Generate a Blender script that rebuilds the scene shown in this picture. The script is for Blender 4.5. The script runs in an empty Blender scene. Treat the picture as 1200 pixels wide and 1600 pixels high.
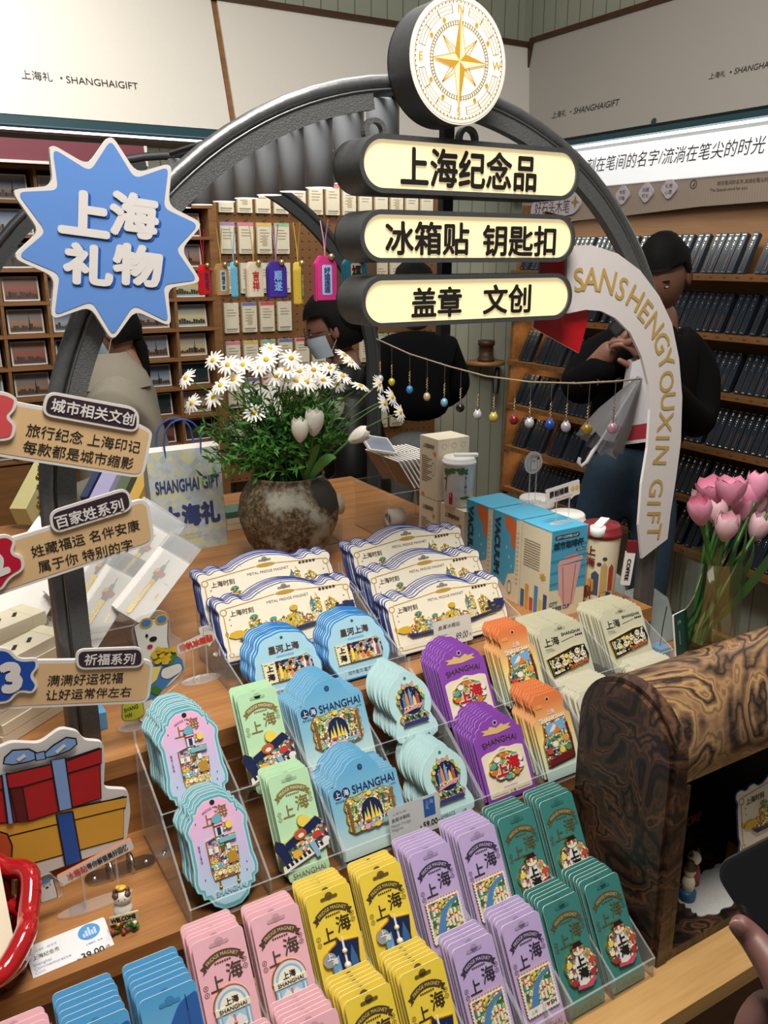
import bpy, math, random
from math import sin, cos, pi, radians, sqrt, atan2
from mathutils import Vector, Matrix
SC = bpy.context.scene
COL = SC.collection
rnd = random.Random(7)

# ------------------------------------------------------------------ camera, light, exposure
F = 1350.0; PITCH = radians(16.5); YAW = radians(30.94); EYE = Vector((0, 0, 1.6))
cd = bpy.data.cameras.new('camera'); cam = bpy.data.objects.new('camera', cd); COL.objects.link(cam)
cam.location = EYE; cam.rotation_euler = (pi/2 - PITCH, 0, -YAW)
cd.sensor_fit = 'VERTICAL'; cd.sensor_height = 36; cd.lens = F/1600*36; cd.clip_start = .02
SC.camera = cam
SC.view_settings.view_transform = 'Standard'; SC.view_settings.look = 'None'
SC.view_settings.exposure = 0.0; SC.view_settings.gamma = 1; SC.view_settings.use_curve_mapping = False
W = bpy.data.worlds.new('world'); SC.world = W; W.use_nodes = True
W.node_tree.nodes['Background'].inputs[0].default_value = (1, .97, .92, 1)
W.node_tree.nodes['Background'].inputs[1].default_value = .14

def area(name, loc, size, power, target, col=(1, .94, .85), size_y=None, spread=180):
    l = bpy.data.lights.new(name, 'AREA'); l.energy = power; l.size = size; l.color = col
    if size_y: l.shape = 'RECTANGLE'; l.size_y = size_y
    l.spread = radians(spread)
    o = bpy.data.objects.new(name, l); COL.objects.link(o); o.location = loc
    o.rotation_euler = (Vector(target)-Vector(loc)).to_track_quat('-Z', 'Y').to_euler()
    return o
area('ceiling_light', (.35, .45, 3.0), .7, 56, (.6, 1.1, .8))
area('ceiling_light', (.9, 1.6, 3.0), .6, 17, (.9, 1.7, .9))
area('ceiling_light', (.2, 2.6, 3.3), .5, 10, (.4, 3.7, 2.1), spread=100)
area('ceiling_light', (1.7, 2.3, 3.2), .7, 4.5, (2.2, 3.0, 1.2))
area('ceiling_light', (1.9, 1.4, 3.2), .7, 4.5, (2.9, 2.4, 1.3))

# ------------------------------------------------------------------ pixel rays on real planes
_f = Vector((sin(YAW)*cos(PITCH), cos(YAW)*cos(PITCH), -sin(PITCH)))
_r = Vector((cos(YAW), -sin(YAW), 0)); _u = _r.cross(_f)
def ray(x, y): return _f + _r*((x-600)/F) - _u*((y-800)/F)
def onY(x, y, Y): d = ray(x, y); return EYE + d*(Y/d.y)
def onX(x, y, X): d = ray(x, y); return EYE + d*(X/d.x)
def onZ(x, y, Z): d = ray(x, y); return EYE + d*((Z-1.6)/d.z)
def at(x, y, t): return EYE + ray(x, y)*t
def hit(T, x, y):
    i = T.inverted(); o = i @ EYE; d = i.to_3x3() @ ray(x, y); p = o - d*(o.z/d.z); return (p.x, p.y)
def hits(T, pts): return [hit(T, x, y) for x, y in pts]
def XZ(Y, pts): return [(onY(x, y, Y).x, onY(x, y, Y).z) for x, y in pts]

# ------------------------------------------------------------------ materials
def lin(c):
    if isinstance(c, str):
        c = [int(c[i:i+2], 16)/255 for i in (1, 3, 5)]
        c = [v/12.92 if v <= .04045 else ((v+.055)/1.055)**2.4 for v in c]
    return (c[0], c[1], c[2], 1)
MATS = {}
def newmat(name):
    m = bpy.data.materials.new(name); m.use_nodes = True
    nt = m.node_tree; b = nt.nodes['Principled BSDF']; MATS[name] = m
    return m, nt, b
def nd(nt, kind, **kw):
    n = nt.nodes.new(kind)
    for k, v in kw.items():
        if k.startswith('_'): setattr(n, k[1:], v)
        else: n.inputs[k].default_value = v
    return n
def ramp(nt, fac, stops, interp='LINEAR'):
    n = nt.nodes.new('ShaderNodeValToRGB'); n.color_ramp.interpolation = interp
    e = n.color_ramp.elements
    while len(e) < len(stops): e.new(0.5)
    for i, (p, c) in enumerate(stops): e[i].position = p; e[i].color = lin(c)
    nt.links.new(fac, n.inputs[0]); return n.outputs[0]
def mat(name, col, rough=.5, metal=0, emit=0, var=.05, scale=60, bump=0, coat=0, spec=.5):
    if name in MATS: return MATS[name]
    m, nt, b = newmat(name); c = lin(col)
    tc = nd(nt, 'ShaderNodeTexCoord')
    nz = nd(nt, 'ShaderNodeTexNoise', Scale=scale, Detail=3.0); nt.links.new(tc.outputs['Object'], nz.inputs['Vector'])
    mx = nd(nt, 'ShaderNodeMix', _data_type='RGBA')
    mx.inputs[6].default_value = tuple(v*(1-var) for v in c[:3])+(1,); mx.inputs[7].default_value = tuple(min(1, v*(1+var)) for v in c[:3])+(1,)
    nt.links.new(nz.outputs[0], mx.inputs[0]); nt.links.new(mx.outputs[2], b.inputs['Base Color'])
    b.inputs['Roughness'].default_value = rough; b.inputs['Metallic'].default_value = metal
    b.inputs['Coat Weight'].default_value = coat; b.inputs['Specular IOR Level'].default_value = spec
    if emit:
        nt.links.new(mx.outputs[2], b.inputs['Emission Color']); b.inputs['Emission Strength'].default_value = emit
    if bump:
        bp = nd(nt, 'ShaderNodeBump', Strength=bump, Distance=.002); nt.links.new(nz.outputs[0], bp.inputs['Height'])
        nt.links.new(bp.outputs[0], b.inputs['Normal'])
    return m
def gradmat(name, stops, axis=1, lo=0, hi=.15, rough=.45):
    m, nt, b = newmat(name)
    tc = nd(nt, 'ShaderNodeTexCoord'); sp = nd(nt, 'ShaderNodeSeparateXYZ'); nt.links.new(tc.outputs['Object'], sp.inputs[0])
    mr = nd(nt, 'ShaderNodeMapRange'); mr.inputs[1].default_value = lo; mr.inputs[2].default_value = hi
    nt.links.new(sp.outputs[axis], mr.inputs[0]); nt.links.new(ramp(nt, mr.outputs[0], stops), b.inputs['Base Color'])
    b.inputs['Roughness'].default_value = rough
    return m
def wood(name, dark, light, axis=0, scale=1.0, rough=.45):
    m, nt, b = newmat(name)
    tc = nd(nt, 'ShaderNodeTexCoord'); mp = nd(nt, 'ShaderNodeMapping'); nt.links.new(tc.outputs['Object'], mp.inputs[0])
    s = [22*scale]*3; s[axis] = 1.6*scale; mp.inputs['Scale'].default_value = s
    n1 = nd(nt, 'ShaderNodeTexNoise', Scale=1.5, Detail=6.0, Distortion=.6); nt.links.new(mp.outputs[0], n1.inputs['Vector'])
    n2 = nd(nt, 'ShaderNodeTexNoise', Scale=9.0, Detail=4.0); nt.links.new(mp.outputs[0], n2.inputs['Vector'])
    ad = nd(nt, 'ShaderNodeMix', _data_type='FLOAT'); ad.inputs[0].default_value = .35
    nt.links.new(n1.outputs[0], ad.inputs[2]); nt.links.new(n2.outputs[0], ad.inputs[3])
    nt.links.new(ramp(nt, ad.outputs[0], [(.3, dark), (.7, light)]), b.inputs['Base Color'])
    b.inputs['Roughness'].default_value = rough
    return m
def burl(name, stops, scale=5.0, rough=.32, k=5.0):
    m, nt, b = newmat(name)
    tc = nd(nt, 'ShaderNodeTexCoord'); mp = nd(nt, 'ShaderNodeMapping'); nt.links.new(tc.outputs['Object'], mp.inputs[0])
    mp.inputs['Scale'].default_value = (.8, 1.5, 1.2)
    n1 = nd(nt, 'ShaderNodeTexNoise', Scale=scale, Detail=2.5, Distortion=1.6, Roughness=.45); nt.links.new(mp.outputs[0], n1.inputs['Vector'])
    n2 = nd(nt, 'ShaderNodeTexNoise', Scale=scale*14, Detail=4.0); nt.links.new(mp.outputs[0], n2.inputs['Vector'])
    mu = nd(nt, 'ShaderNodeMath', _operation='MULTIPLY'); mu.inputs[1].default_value = k; nt.links.new(n1.outputs[0], mu.inputs[0])
    ma = nd(nt, 'ShaderNodeMath', _operation='MULTIPLY_ADD'); ma.inputs[1].default_value = .25
    nt.links.new(n2.outputs[0], ma.inputs[0]); nt.links.new(mu.outputs[0], ma.inputs[2])
    pp = nd(nt, 'ShaderNodeMath', _operation='PINGPONG'); pp.inputs[1].default_value = .5; nt.links.new(ma.outputs[0], pp.inputs[0])
    m2 = nd(nt, 'ShaderNodeMath', _operation='MULTIPLY'); m2.inputs[1].default_value = 2; nt.links.new(pp.outputs[0], m2.inputs[0])
    nt.links.new(ramp(nt, m2.outputs[0], stops), b.inputs['Base Color'])
    b.inputs['Roughness'].default_value = rough
    return m
def enamel(name, pal, scale=230.0, edge='#c9a64a', seed=0.0):
    if name in MATS: return MATS[name]
    m, nt, b = newmat(name)
    tc = nd(nt, 'ShaderNodeTexCoord'); mp = nd(nt, 'ShaderNodeMapping'); nt.links.new(tc.outputs['Object'], mp.inputs[0])
    mp.inputs['Location'].default_value = (seed, seed*1.7, 0)
    v = nd(nt, 'ShaderNodeTexVoronoi', Scale=scale); e = nd(nt, 'ShaderNodeTexVoronoi', Scale=scale, _feature='DISTANCE_TO_EDGE')
    for q in (v, e): nt.links.new(mp.outputs[0], q.inputs['Vector'])
    sp = nd(nt, 'ShaderNodeSeparateColor'); nt.links.new(v.outputs['Color'], sp.inputs[0])
    n = len(pal); c = ramp(nt, sp.outputs[0], [(i/n, p) for i, p in enumerate(pal)], 'CONSTANT')
    lt = nd(nt, 'ShaderNodeMath', _operation='LESS_THAN'); lt.inputs[1].default_value = .05; nt.links.new(e.outputs['Distance'], lt.inputs[0])
    mx = nd(nt, 'ShaderNodeMix', _data_type='RGBA'); mx.inputs[7].default_value = lin(edge)
    nt.links.new(lt.outputs[0], mx.inputs[0]); nt.links.new(c, mx.inputs[6]); nt.links.new(mx.outputs[2], b.inputs['Base Color'])
    nt.links.new(lt.outputs[0], b.inputs['Metallic'])
    b.inputs['Roughness'].default_value = .25
    return m
def clear(name, tint, gloss=.5, rough=.04, fac=None, mixcol=None, mixfac=0.0):
    m = bpy.data.materials.new(name); m.use_nodes = True; nt = m.node_tree; nt.nodes.clear(); MATS[name] = m
    out = nd(nt, 'ShaderNodeOutputMaterial'); tr = nd(nt, 'ShaderNodeBsdfTransparent'); tr.inputs[0].default_value = lin(tint)
    gl = nd(nt, 'ShaderNodeBsdfGlossy', Roughness=rough); lw = nd(nt, 'ShaderNodeLayerWeight', Blend=.25)
    mu = nd(nt, 'ShaderNodeMath', _operation='MULTIPLY'); mu.inputs[1].default_value = gloss; nt.links.new(lw.outputs['Fresnel'], mu.inputs[0])
    mx = nd(nt, 'ShaderNodeMixShader'); nt.links.new(mu.outputs[0], mx.inputs[0])
    src = tr.outputs[0]
    if mixfac:
        df = nd(nt, 'ShaderNodeBsdfDiffuse'); df.inputs[0].default_value = lin(mixcol)
        m2 = nd(nt, 'ShaderNodeMixShader'); m2.inputs[0].default_value = mixfac
        nt.links.new(tr.outputs[0], m2.inputs[1]); nt.links.new(df.outputs[0], m2.inputs[2]); src = m2.outputs[0]
    nt.links.new(src, mx.inputs[1]); nt.links.new(gl.outputs[0], mx.inputs[2]); nt.links.new(mx.outputs[0], out.inputs[0])
    return m

# ------------------------------------------------------------------ mesh builder
TXT = {}
def text_geo(body, bold=0.0, shear=0.0):
    k = (body, bold, shear)
    if k in TXT: return TXT[k]
    c = bpy.data.curves.new('t', 'FONT'); c.body = body; c.offset = bold; c.shear = shear; c.resolution_u = 3
    o = bpy.data.objects.new('t', c); COL.objects.link(o)
    dg = bpy.context.evaluated_depsgraph_get(); dg.update()
    me = bpy.data.meshes.new_from_object(o.evaluated_get(dg))
    vs = [tuple(v.co) for v in me.vertices]; fs = [tuple(p.vertices) for p in me.polygons]
    bpy.data.objects.remove(o); bpy.data.meshes.remove(me); bpy.data.curves.remove(c)
    if not vs: vs = [(0, 0, 0)]
    x0 = min(v[0] for v in vs); x1 = max(v[0] for v in vs); y0 = min(v[1] for v in vs); y1 = max(v[1] for v in vs)
    TXT[k] = (vs, fs, x0, x1, y0, y1); return TXT[k]
def rot2(p, a, c=(0, 0)):
    x, y = p[0]-c[0], p[1]-c[1]; return (c[0]+x*cos(a)-y*sin(a), c[1]+x*sin(a)+y*cos(a))
def rrect(w, h, r, cx=0, cy=0, n=4):
    o = []
    for sx, sy, a0 in ((1, -1, -pi/2), (1, 1, 0), (-1, 1, pi/2), (-1, -1, pi)):
        for i in range(n+1):
            a = a0 + pi/2*i/n; o.append((cx+sx*(w/2-r)+r*cos(a), cy+sy*(h/2-r)+r*sin(a)))
    return o
def ell(rx, ry, cx=0, cy=0, n=20, a0=0, a1=2*pi):
    full = abs(a1-a0-2*pi) < 1e-6
    return [(cx+rx*cos(a0+(a1-a0)*i/(n if full else n-1)), cy+ry*sin(a0+(a1-a0)*i/(n if full else n-1))) for i in range(n)]
def rounded(pts, r, n=4):
    out = []; N = len(pts)
    for i in range(N):
        a, b, c = Vector(pts[i-1]), Vector(pts[i]), Vector(pts[(i+1) % N])
        u, v = (a-b), (c-b); d = min(r, u.length*.45, v.length*.45)
        p, q = b+u.normalized()*d, b+v.normalized()*d
        for k in range(n+1):
            t = k/n; out.append(tuple(p*(1-t)**2 + b*2*t*(1-t) + q*t*t))
    return out
def inset(pts, d):
    N = len(pts); A = sum(pts[i][0]*pts[(i+1) % N][1]-pts[(i+1) % N][0]*pts[i][1] for i in range(N))
    s = 1 if A > 0 else -1; out = []
    for i in range(N):
        a, b, c = Vector(pts[i-1]), Vector(pts[i]), Vector(pts[(i+1) % N])
        t = (c-a)
        if t.length < 1e-9: t = b-a
        t.normalize(); out.append((b.x - s*t.y*d, b.y + s*t.x*d))
    return out
FY = lambda y: Matrix.Translation((0, y, 0)) @ Matrix.Rotation(pi/2, 4, 'X')
def FX(x): return Matrix(((0, 0, -1, x), (-1, 0, 0, 0), (0, 1, 0, 0), (0, 0, 0, 1)))
class MB:
    def __init__(s): s.v = []; s.f = []; s.m = []; s.sm = []; s.mats = []; s.T = Matrix()
    def mi(s, m):
        if m not in s.mats: s.mats.append(m)
        return s.mats.index(m)
    def add(s, vs, fs, m, smooth=False):
        o = len(s.v); s.v += [tuple(s.T @ Vector(v)) for v in vs]; k = s.mi(m)
        for f in fs: s.f.append(tuple(i+o for i in f)); s.m.append(k); s.sm.append(smooth)
        return s
    def box(s, x0, x1, y0, y1, z0, z1, m, em=None, th=.006):
        vs = [(x, y, z) for z in (z0, z1) for y in (y0, y1) for x in (x0, x1)]
        fs = [(0, 2, 3, 1), (4, 5, 7, 6), (0, 1, 5, 4), (2, 6, 7, 3), (0, 4, 6, 2), (1, 3, 7, 5)]
        if em is None: return s.add(vs, fs, m)
        dx, dy, dz = x1-x0, y1-y0, z1-z0
        for f, (a, b) in zip(fs, ((dx, dy), (dx, dy), (dx, dz), (dx, dz), (dy, dz), (dy, dz))):
            o = [vs[i] for i in f]; s.add(o, [(0, 1, 2, 3)], em if min(a, b) < th else m)
        return s
    def prism(s, pts, z0, z1, m, side=None, back=None):
        n = len(pts)
        A = sum(pts[i][0]*pts[(i+1) % n][1]-pts[(i+1) % n][0]*pts[i][1] for i in range(n))
        if A < 0: pts = pts[::-1]
        s.add([(x, y, z1) for x, y in pts], [tuple(range(n))], m)
        if z0 is None: return s
        s.add([(x, y, z0) for x, y in pts], [tuple(range(n))[::-1]], back or side or m)
        vs = [(x, y, z0) for x, y in pts]+[(x, y, z1) for x, y in pts]
        s.add(vs, [(i, (i+1) % n, n+(i+1) % n, n+i) for i in range(n)], side or m)
        return s
    def flat(s, pts, z, m): return s.prism(pts, None, z, m)
    def disc(s, cx, cy, r, z, m, n=12): return s.prism(ell(r, r, cx, cy, n), None, z, m)
    def ring(s, cx, cy, r0, r1, z, m, n=24, a0=0, a1=2*pi, ry=1.0):
        vs = []
        for i in range(n+1):
            a = a0+(a1-a0)*i/n; vs += [(cx+r0*cos(a), cy+r0*sin(a)*ry, z), (cx+r1*cos(a), cy+r1*sin(a)*ry, z)]
        return s.add(vs, [(2*i, 2*i+1, 2*i+3, 2*i+2) for i in range(n)], m)
    def line(s, a, b, w, z, m):
        a, b = Vector(a), Vector(b); t = (b-a).normalized(); n = Vector((-t.y, t.x))*w/2
        return s.add([(*(a-n), z), (*(b-n), z), (*(b+n), z), (*(a+n), z)], [(0, 1, 2, 3)], m)
    def tube(s, path, r, m, n=8, caps=True, smooth=True):
        P = [Vector(p) for p in path]; N = len(P); rs = r if isinstance(r, (list, tuple)) else [r]*N
        vs = []; up = None
        for i in range(N):
            t = (P[min(i+1, N-1)]-P[max(i-1, 0)])
            t = t.normalized() if t.length > 1e-9 else Vector((0, 0, 1))
            if up is None: up = t.orthogonal().normalized()
            up = (up - t*up.dot(t)); up = up.normalized() if up.length > 1e-6 else t.orthogonal().normalized()
            w = t.cross(up)
            for k in range(n):
                a = 2*pi*k/n; vs.append(tuple(P[i]+(up*cos(a)+w*sin(a))*rs[i]))
        fs = [(i*n+k, i*n+(k+1) % n, (i+1)*n+(k+1) % n, (i+1)*n+k) for i in range(N-1) for k in range(n)]
        s.add(vs, fs, m, smooth)
        if caps: s.add(vs[:n], [tuple(range(n))[::-1]], m); s.add(vs[-n:], [tuple(range(n))], m)
        return s
    def lathe(s, prof, m, c=(0, 0, 0), n=24, smooth=True, ry=1.0):
        vs = [(c[0]+r*cos(2*pi*k/n), c[1]+r*ry*sin(2*pi*k/n), c[2]+z) for r, z in prof for k in range(n)]
        fs = [(i*n+k, i*n+(k+1) % n, (i+1)*n+(k+1) % n, (i+1)*n+k) for i in range(len(prof)-1) for k in range(n)]
        return s.add(vs, fs, m, smooth)
    def ball(s, c, r, m, n=14, k=8):
        rx, ry, rz = (r, r, r) if not isinstance(r, (tuple, list)) else r
        vs = []
        for i in range(k+1):
            p = -pi/2+pi*i/k
            for j in range(n): a = 2*pi*j/n; vs.append((c[0]+rx*cos(p)*cos(a), c[1]+ry*cos(p)*sin(a), c[2]+rz*sin(p)))
        return s.add(vs, [(i*n+j, i*n+(j+1) % n, (i+1)*n+(j+1) % n, (i+1)*n+j) for i in range(k) for j in range(n)], m, True)
    def text(s, body, cx, cy, m, h=None, w=None, z=0.0, bold=0.0, rot=0.0, shear=0.0, bend=None, wrap=None, skew=0.0):
        vs, fs, x0, x1, y0, y1 = text_geo(body, 0.0, shear)
        if bold:
            ks = 8 if bold > .03 else 5; b2 = [(0, 0)]+[(bold*cos(2*pi*k/ks), bold*sin(2*pi*k/ks)) for k in range(ks)]; nv = len(vs)
            vs = [(v[0]+bx, v[1]+by, 3e-5*j) for j, (bx, by) in enumerate(b2) for v in vs]; fs = [tuple(i+nv*k for i in f) for k in range(ks+1) for f in fs]
            x0 -= bold; x1 += bold; y0 -= bold; y1 += bold
        gw, gh = max(x1-x0, 1e-6), max(y1-y0, 1e-6)
        if h is None: sy = sx = w/gw
        elif w is None: sx = sy = h/gh
        else: sx, sy = w/gw, h/gh
        out = []
        for v in vs:
            x, y = (v[0]-(x0+x1)/2)*sx, (v[1]-(y0+y1)/2)*sy
            y += x*skew
            if bend: a = x/bend; x, y = (bend+y)*sin(a), (bend+y)*cos(a)-bend
            x, y = rot2((x, y), rot)
            x += cx; y += cy
            out.append((wrap*sin(x/wrap), y, wrap*cos(x/wrap)) if wrap else (x, y, z+v[2]*bool(bold)))
        return s.add(out, fs, m)
    def mesh(s, name):
        me = bpy.data.meshes.new(name); me.from_pydata(s.v, [], s.f)
        for m in s.mats: me.materials.append(m)
        me.polygons.foreach_set('material_index', s.m); me.polygons.foreach_set('use_smooth', s.sm)
        me.update(); return me
    def build(s, name, parent=None, base=True):
        """World-space geometry; a top-level mesh gets its origin at the middle of its base."""
        loc = Vector((0, 0, 0))
        if parent is None and base and s.v:
            xs, ys, zs = zip(*s.v); loc = Vector(((min(xs)+max(xs))/2, (min(ys)+max(ys))/2, min(zs)))
            s.v = [(x-loc.x, y-loc.y, z-loc.z) for x, y, z in s.v]
        o = bpy.data.objects.new(name, s.mesh(name)); COL.objects.link(o); o.location = loc
        if parent is not None:
            o.parent = parent; q = parent; t = Vector((0, 0, 0))
            while q is not None: t += q.location; q = q.parent
            o.location = -t
        return o
def tag(o, label=None, cat=None, group=None, kind=None):
    if label: o['label'] = label
    if cat: o['category'] = cat
    if group: o['group'] = group
    if kind: o['kind'] = kind
    return o
def empty(name, loc, label, cat, group=None):
    o = bpy.data.objects.new(name, None); COL.objects.link(o); o.location = loc; o.empty_display_size = .05
    return tag(o, label, cat, group)
def local(name, mb, parent):
    """A part whose geometry is already in its parent's own frame."""
    o = bpy.data.objects.new(name, mb.mesh(name)); COL.objects.link(o); o.parent = parent; return o
ORD = ['first', 'second', 'third', 'fourth', 'fifth', 'sixth', 'seventh', 'eighth', 'ninth', 'tenth', 'eleventh', 'twelfth', 'thirteenth',
       'fourteenth', 'fifteenth', 'sixteenth', 'seventeenth', 'eighteenth', 'nineteenth', 'twentieth', 'twenty-first', 'twenty-second',
       'twenty-third', 'twenty-fourth', 'twenty-fifth', 'twenty-sixth', 'twenty-seventh', 'twenty-eighth', 'twenty-ninth', 'thirtieth']
# ------------------------------------------------------------------ shared materials
oak = wood('oak', '#8a5a30', '#b98450', 0); oakY = wood('oak_depth', '#8a5a30', '#b98450', 1)
ash = wood('ash', '#b98d55', '#d2a970', 0); shelfwood = wood('shelf_wood', '#6f4a28', '#916538', 0, rough=.55)
shelfwoodY = wood('shelf_wood_depth', '#6f4a28', '#916539', 1, rough=.55)
darkwood = wood('dark_wood', '#3a2415', '#553721', 0)
steel = mat('steel', '#7b7d7f', .36, .75, var=.25, scale=160, bump=.15)
steel_dark = mat('dark_steel', '#3f4245', .5, .5, var=.2, scale=200, bump=.2)
hammered = mat('hammered_steel', '#686a6b', .5, .45, var=.4, scale=420, bump=.5)
grey = mat('grey_paint', '#989ea5', .5, var=.04)
black = mat('black', '#101114', .5); ink = mat('ink', '#16120f', .6); white = mat('white', '#e9e7e3', .55)
navy = mat('navy', '#1f2d5c', .5); gold = mat('gold', '#c8a14a', .3, .85, var=.12, scale=200); goldink = mat('gold_ink', '#a98a45', .4, .3)
brownink = mat('brown_ink', '#4a3423', .6); red = mat('red', '#bb1b24', .45); cream = mat('cream', '#efe4cb', .55)
paper = mat('paper', '#e8e2d0', .7, var=.03); edgew = mat('card_edge', '#f1eee6', .7)
acr = clear('acrylic', '#fbfbfb', .16); acre = clear('acrylic_edge', '#ffffff', .35, mixcol='#e8eef0', mixfac=.26)
glassm = clear('glass', '#f6faf6', .35, .02); film = clear('plastic_film', '#fafafa', .8, .12, mixcol='#ffffff', mixfac=.16)
filmtop = clear('film_flap', '#f6f6f6', .8, .18, mixcol='#dfe3e6', mixfac=.24)
led = mat('led', '#ffffff', .5, emit=3.0, var=0)
chrome = mat('chrome', '#c9c6bf', .22, 1.0, var=.08)
def panelled(name, col, axis, pitch=.085):
    m, nt, b = newmat(name)
    tc = nd(nt, 'ShaderNodeTexCoord'); sp = nd(nt, 'ShaderNodeSeparateXYZ'); nt.links.new(tc.outputs['Object'], sp.inputs[0])
    d = nd(nt, 'ShaderNodeMath', _operation='DIVIDE'); d.inputs[1].default_value = pitch; nt.links.new(sp.outputs[axis], d.inputs[0])
    fr = nd(nt, 'ShaderNodeMath', _operation='FRACT'); nt.links.new(d.outputs[0], fr.inputs[0])
    c = ramp(nt, fr.outputs[0], [(0, '#4f524a'), (.05, col), (.95, col), (1, '#4f524a')])
    nt.links.new(c, b.inputs['Base Color']); b.inputs['Roughness'].default_value = .6
    return m
panX = panelled('panelling', '#a5a999', 0); panY = panelled('panelling_side', '#a5a999', 1)
M4 = Matrix.Translation; TB = M4((0, 0, 0))
def leanT(loc, lean):      # faces -Y, leaning back by lean
    return M4(loc) @ Matrix.Rotation(pi/2-lean, 4, 'X')
def leanX(loc, l):         # faces -X, leaning back
    return Matrix(((0, sin(l), -cos(l), loc[0]), (-1, 0, 0, loc[1]), (0, cos(l), sin(l), loc[2]), (0, 0, 0, 1)))

# ------------------------------------------------------------------ room shell
def struct(name, mb): return tag(mb.build(name, base=False), kind='structure')
floor_m = wood('floor_boards', '#5b4632', '#7b6248', 1, .4)
struct('floor', MB().box(-2.5, 3.2, -1.5, 3.9, -.05, 0, floor_m))
struct('wall_back', MB().box(-2.5, 3.25, 3.8, 3.9, 0, 3.3, panX))
struct('wall_right', MB().box(3.1, 3.25, -.5, 3.8, 0, 3.3, panY))

# ------------------------------------------------------------------ slanted sign canopies high on both walls
board_white = mat('board_white', '#dedad2', .6, var=.02)
teal_paint = mat('teal_paint', '#1d4652', .4)
Tl = leanT((0, 3.53, 2.082), math.atan2(.16, .5))
def canopy_panel(x0, x1, label, words=None):
    mb = MB(); mb.T = Tl
    mb.prism([(x0, 0), (x1, 0), (x1, .525), (x0, .525)], -.03, 0, board_white)
    if words:
        (cx, cy, w) = words
        mb.text('上海礼', cx-.36*w, cy, ink, w=.25*w, z=.002); mb.disc(cx-.16*w, cy, .004, .002, ink)
        mb.text('SHANGHAIGIFT', cx+.19*w, cy-.003, ink, w=.62*w, z=.002)
    return tag(mb.build('canopy_panel'), label, 'sign panel', 'white canopy panels')
a = hit(Tl, 30, 117); b = hit(Tl, 215, 133)
canopy_panel(-1.6, 1.405, 'white slanted canopy panel with small black lettering above the postcard cubbies', ((a[0]+b[0])/2, (a[1]+b[1])/2, b[0]-a[0]))
canopy_panel(1.432, 3.06, 'blank white slanted canopy panel above the pegboard behind the arch')
mb = MB(); mb.T = Tl; mb.box(-1.6, 3.06, .525, .55, -.05, .012, darkwood); mb.box(1.405, 1.432, 0, .525, -.03, -.01, shelfwood)
tag(mb.build('canopy_trim'), 'dark wooden trim rail along top of the left canopy panels', 'trim', None)
mb = MB(); mb.box(-1.6, 3.06, 3.5, 3.58, 2.046, 2.074, teal_paint); mb.box(-1.6, 3.06, 3.6, 3.8, 2.03, 2.1, darkwood)
o = tag(mb.build('canopy_beam'), 'teal beam with light strip under the left canopy', 'beam')
MB().box(-1.6, 3.06, 3.51, 3.53, 2.03, 2.036, led).build('light_strip', o)
area('canopy_strip_light', (.8, 3.52, 2.025), 3.4, 6, (.8, 3.62, 1.2), (1, .93, .82), .03)
Tr = leanX((2.95, 0, 2.125), math.atan2(.1, .475)); L = .485
mb = MB(); mb.T = Tr
mb.prism([(-3.66, 0), (-1.2, 0), (-1.2, L), (-3.66, L)], -.03, 0, mat('board_white_shaded', '#b3aea8', .6, var=.02))  # white board like the left one; its dimmer light is mixed into the colour
for p, q in (((862, 181), (969, 159)), ((1107, 122), (1232, 92))):
    a, b = hit(Tr, *p), hit(Tr, *q); w = b[0]-a[0]; cx, cy = (a[0]+b[0])/2, (a[1]+b[1])/2
    mb.text('上海礼', cx-.38*w, cy, ink, w=.22*w, z=.002); mb.disc(cx-.2*w, cy, .004, .002, ink); mb.text('SHANGHAIGIFT', cx+.17*w, cy, ink, w=.64*w, z=.002)
p = hit(Tr, 1022, 190); mb.disc(*p, .014, .003, teal_paint, 16)
tag(mb.build('canopy_panel'), 'white slanted canopy panel, shade in its colour, lettered twice above the pen box shelves', 'sign panel')
mb = MB(); mb.T = Tr; mb.box(-3.69, -1.2, L, L+.025, -.05, .01, darkwood); mb.box(-3.69, -3.66, 0, L, -.04, .01, darkwood)
tag(mb.build('canopy_trim'), 'dark wooden trim around the right canopy panel', 'trim')
mb = MB(); mb.box(2.92, 3.0, 1.2, 3.66, 2.085, 2.108, teal_paint); mb.box(3.0, 3.1, 1.2, 3.66, 1.9, 2.14, board_white)
o = tag(mb.build('canopy_beam'), 'teal beam with light strip above the backlit slogan panel', 'beam')
MB().box(2.93, 2.95, 1.2, 3.66, 2.072, 2.08, led).build('light_strip', o)
area('canopy_strip_light', (2.86, 2.4, 1.74), 2.2, 3.5, (3.0, 2.4, 1.1), (1, .9, .75), .03)
# backlit slogan panel
Ts = leanX((2.955, 0, 1.85), 0)
mb = MB(); mb.T = Ts; mb.prism([(-3.66, .052), (-1.2, .052), (-1.2, .208), (-3.66, .208)], -.04, 0, mat('backlit', '#f1f3f6', .5, emit=.55, var=.01))
a, b = hit(Ts, 932, 262), hit(Ts, 1196, 219); w = b[0]-a[0]
mb.text('刻在笔间的名字/流淌在笔尖的时光', b[0]-w*.535, (a[1]+b[1])/2, ink, w=w*1.08, h=.062, z=.002, shear=.2)
tag(mb.build('slogan_panel'), 'backlit white panel with black slogan above the pen boxes', 'sign')
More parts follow.
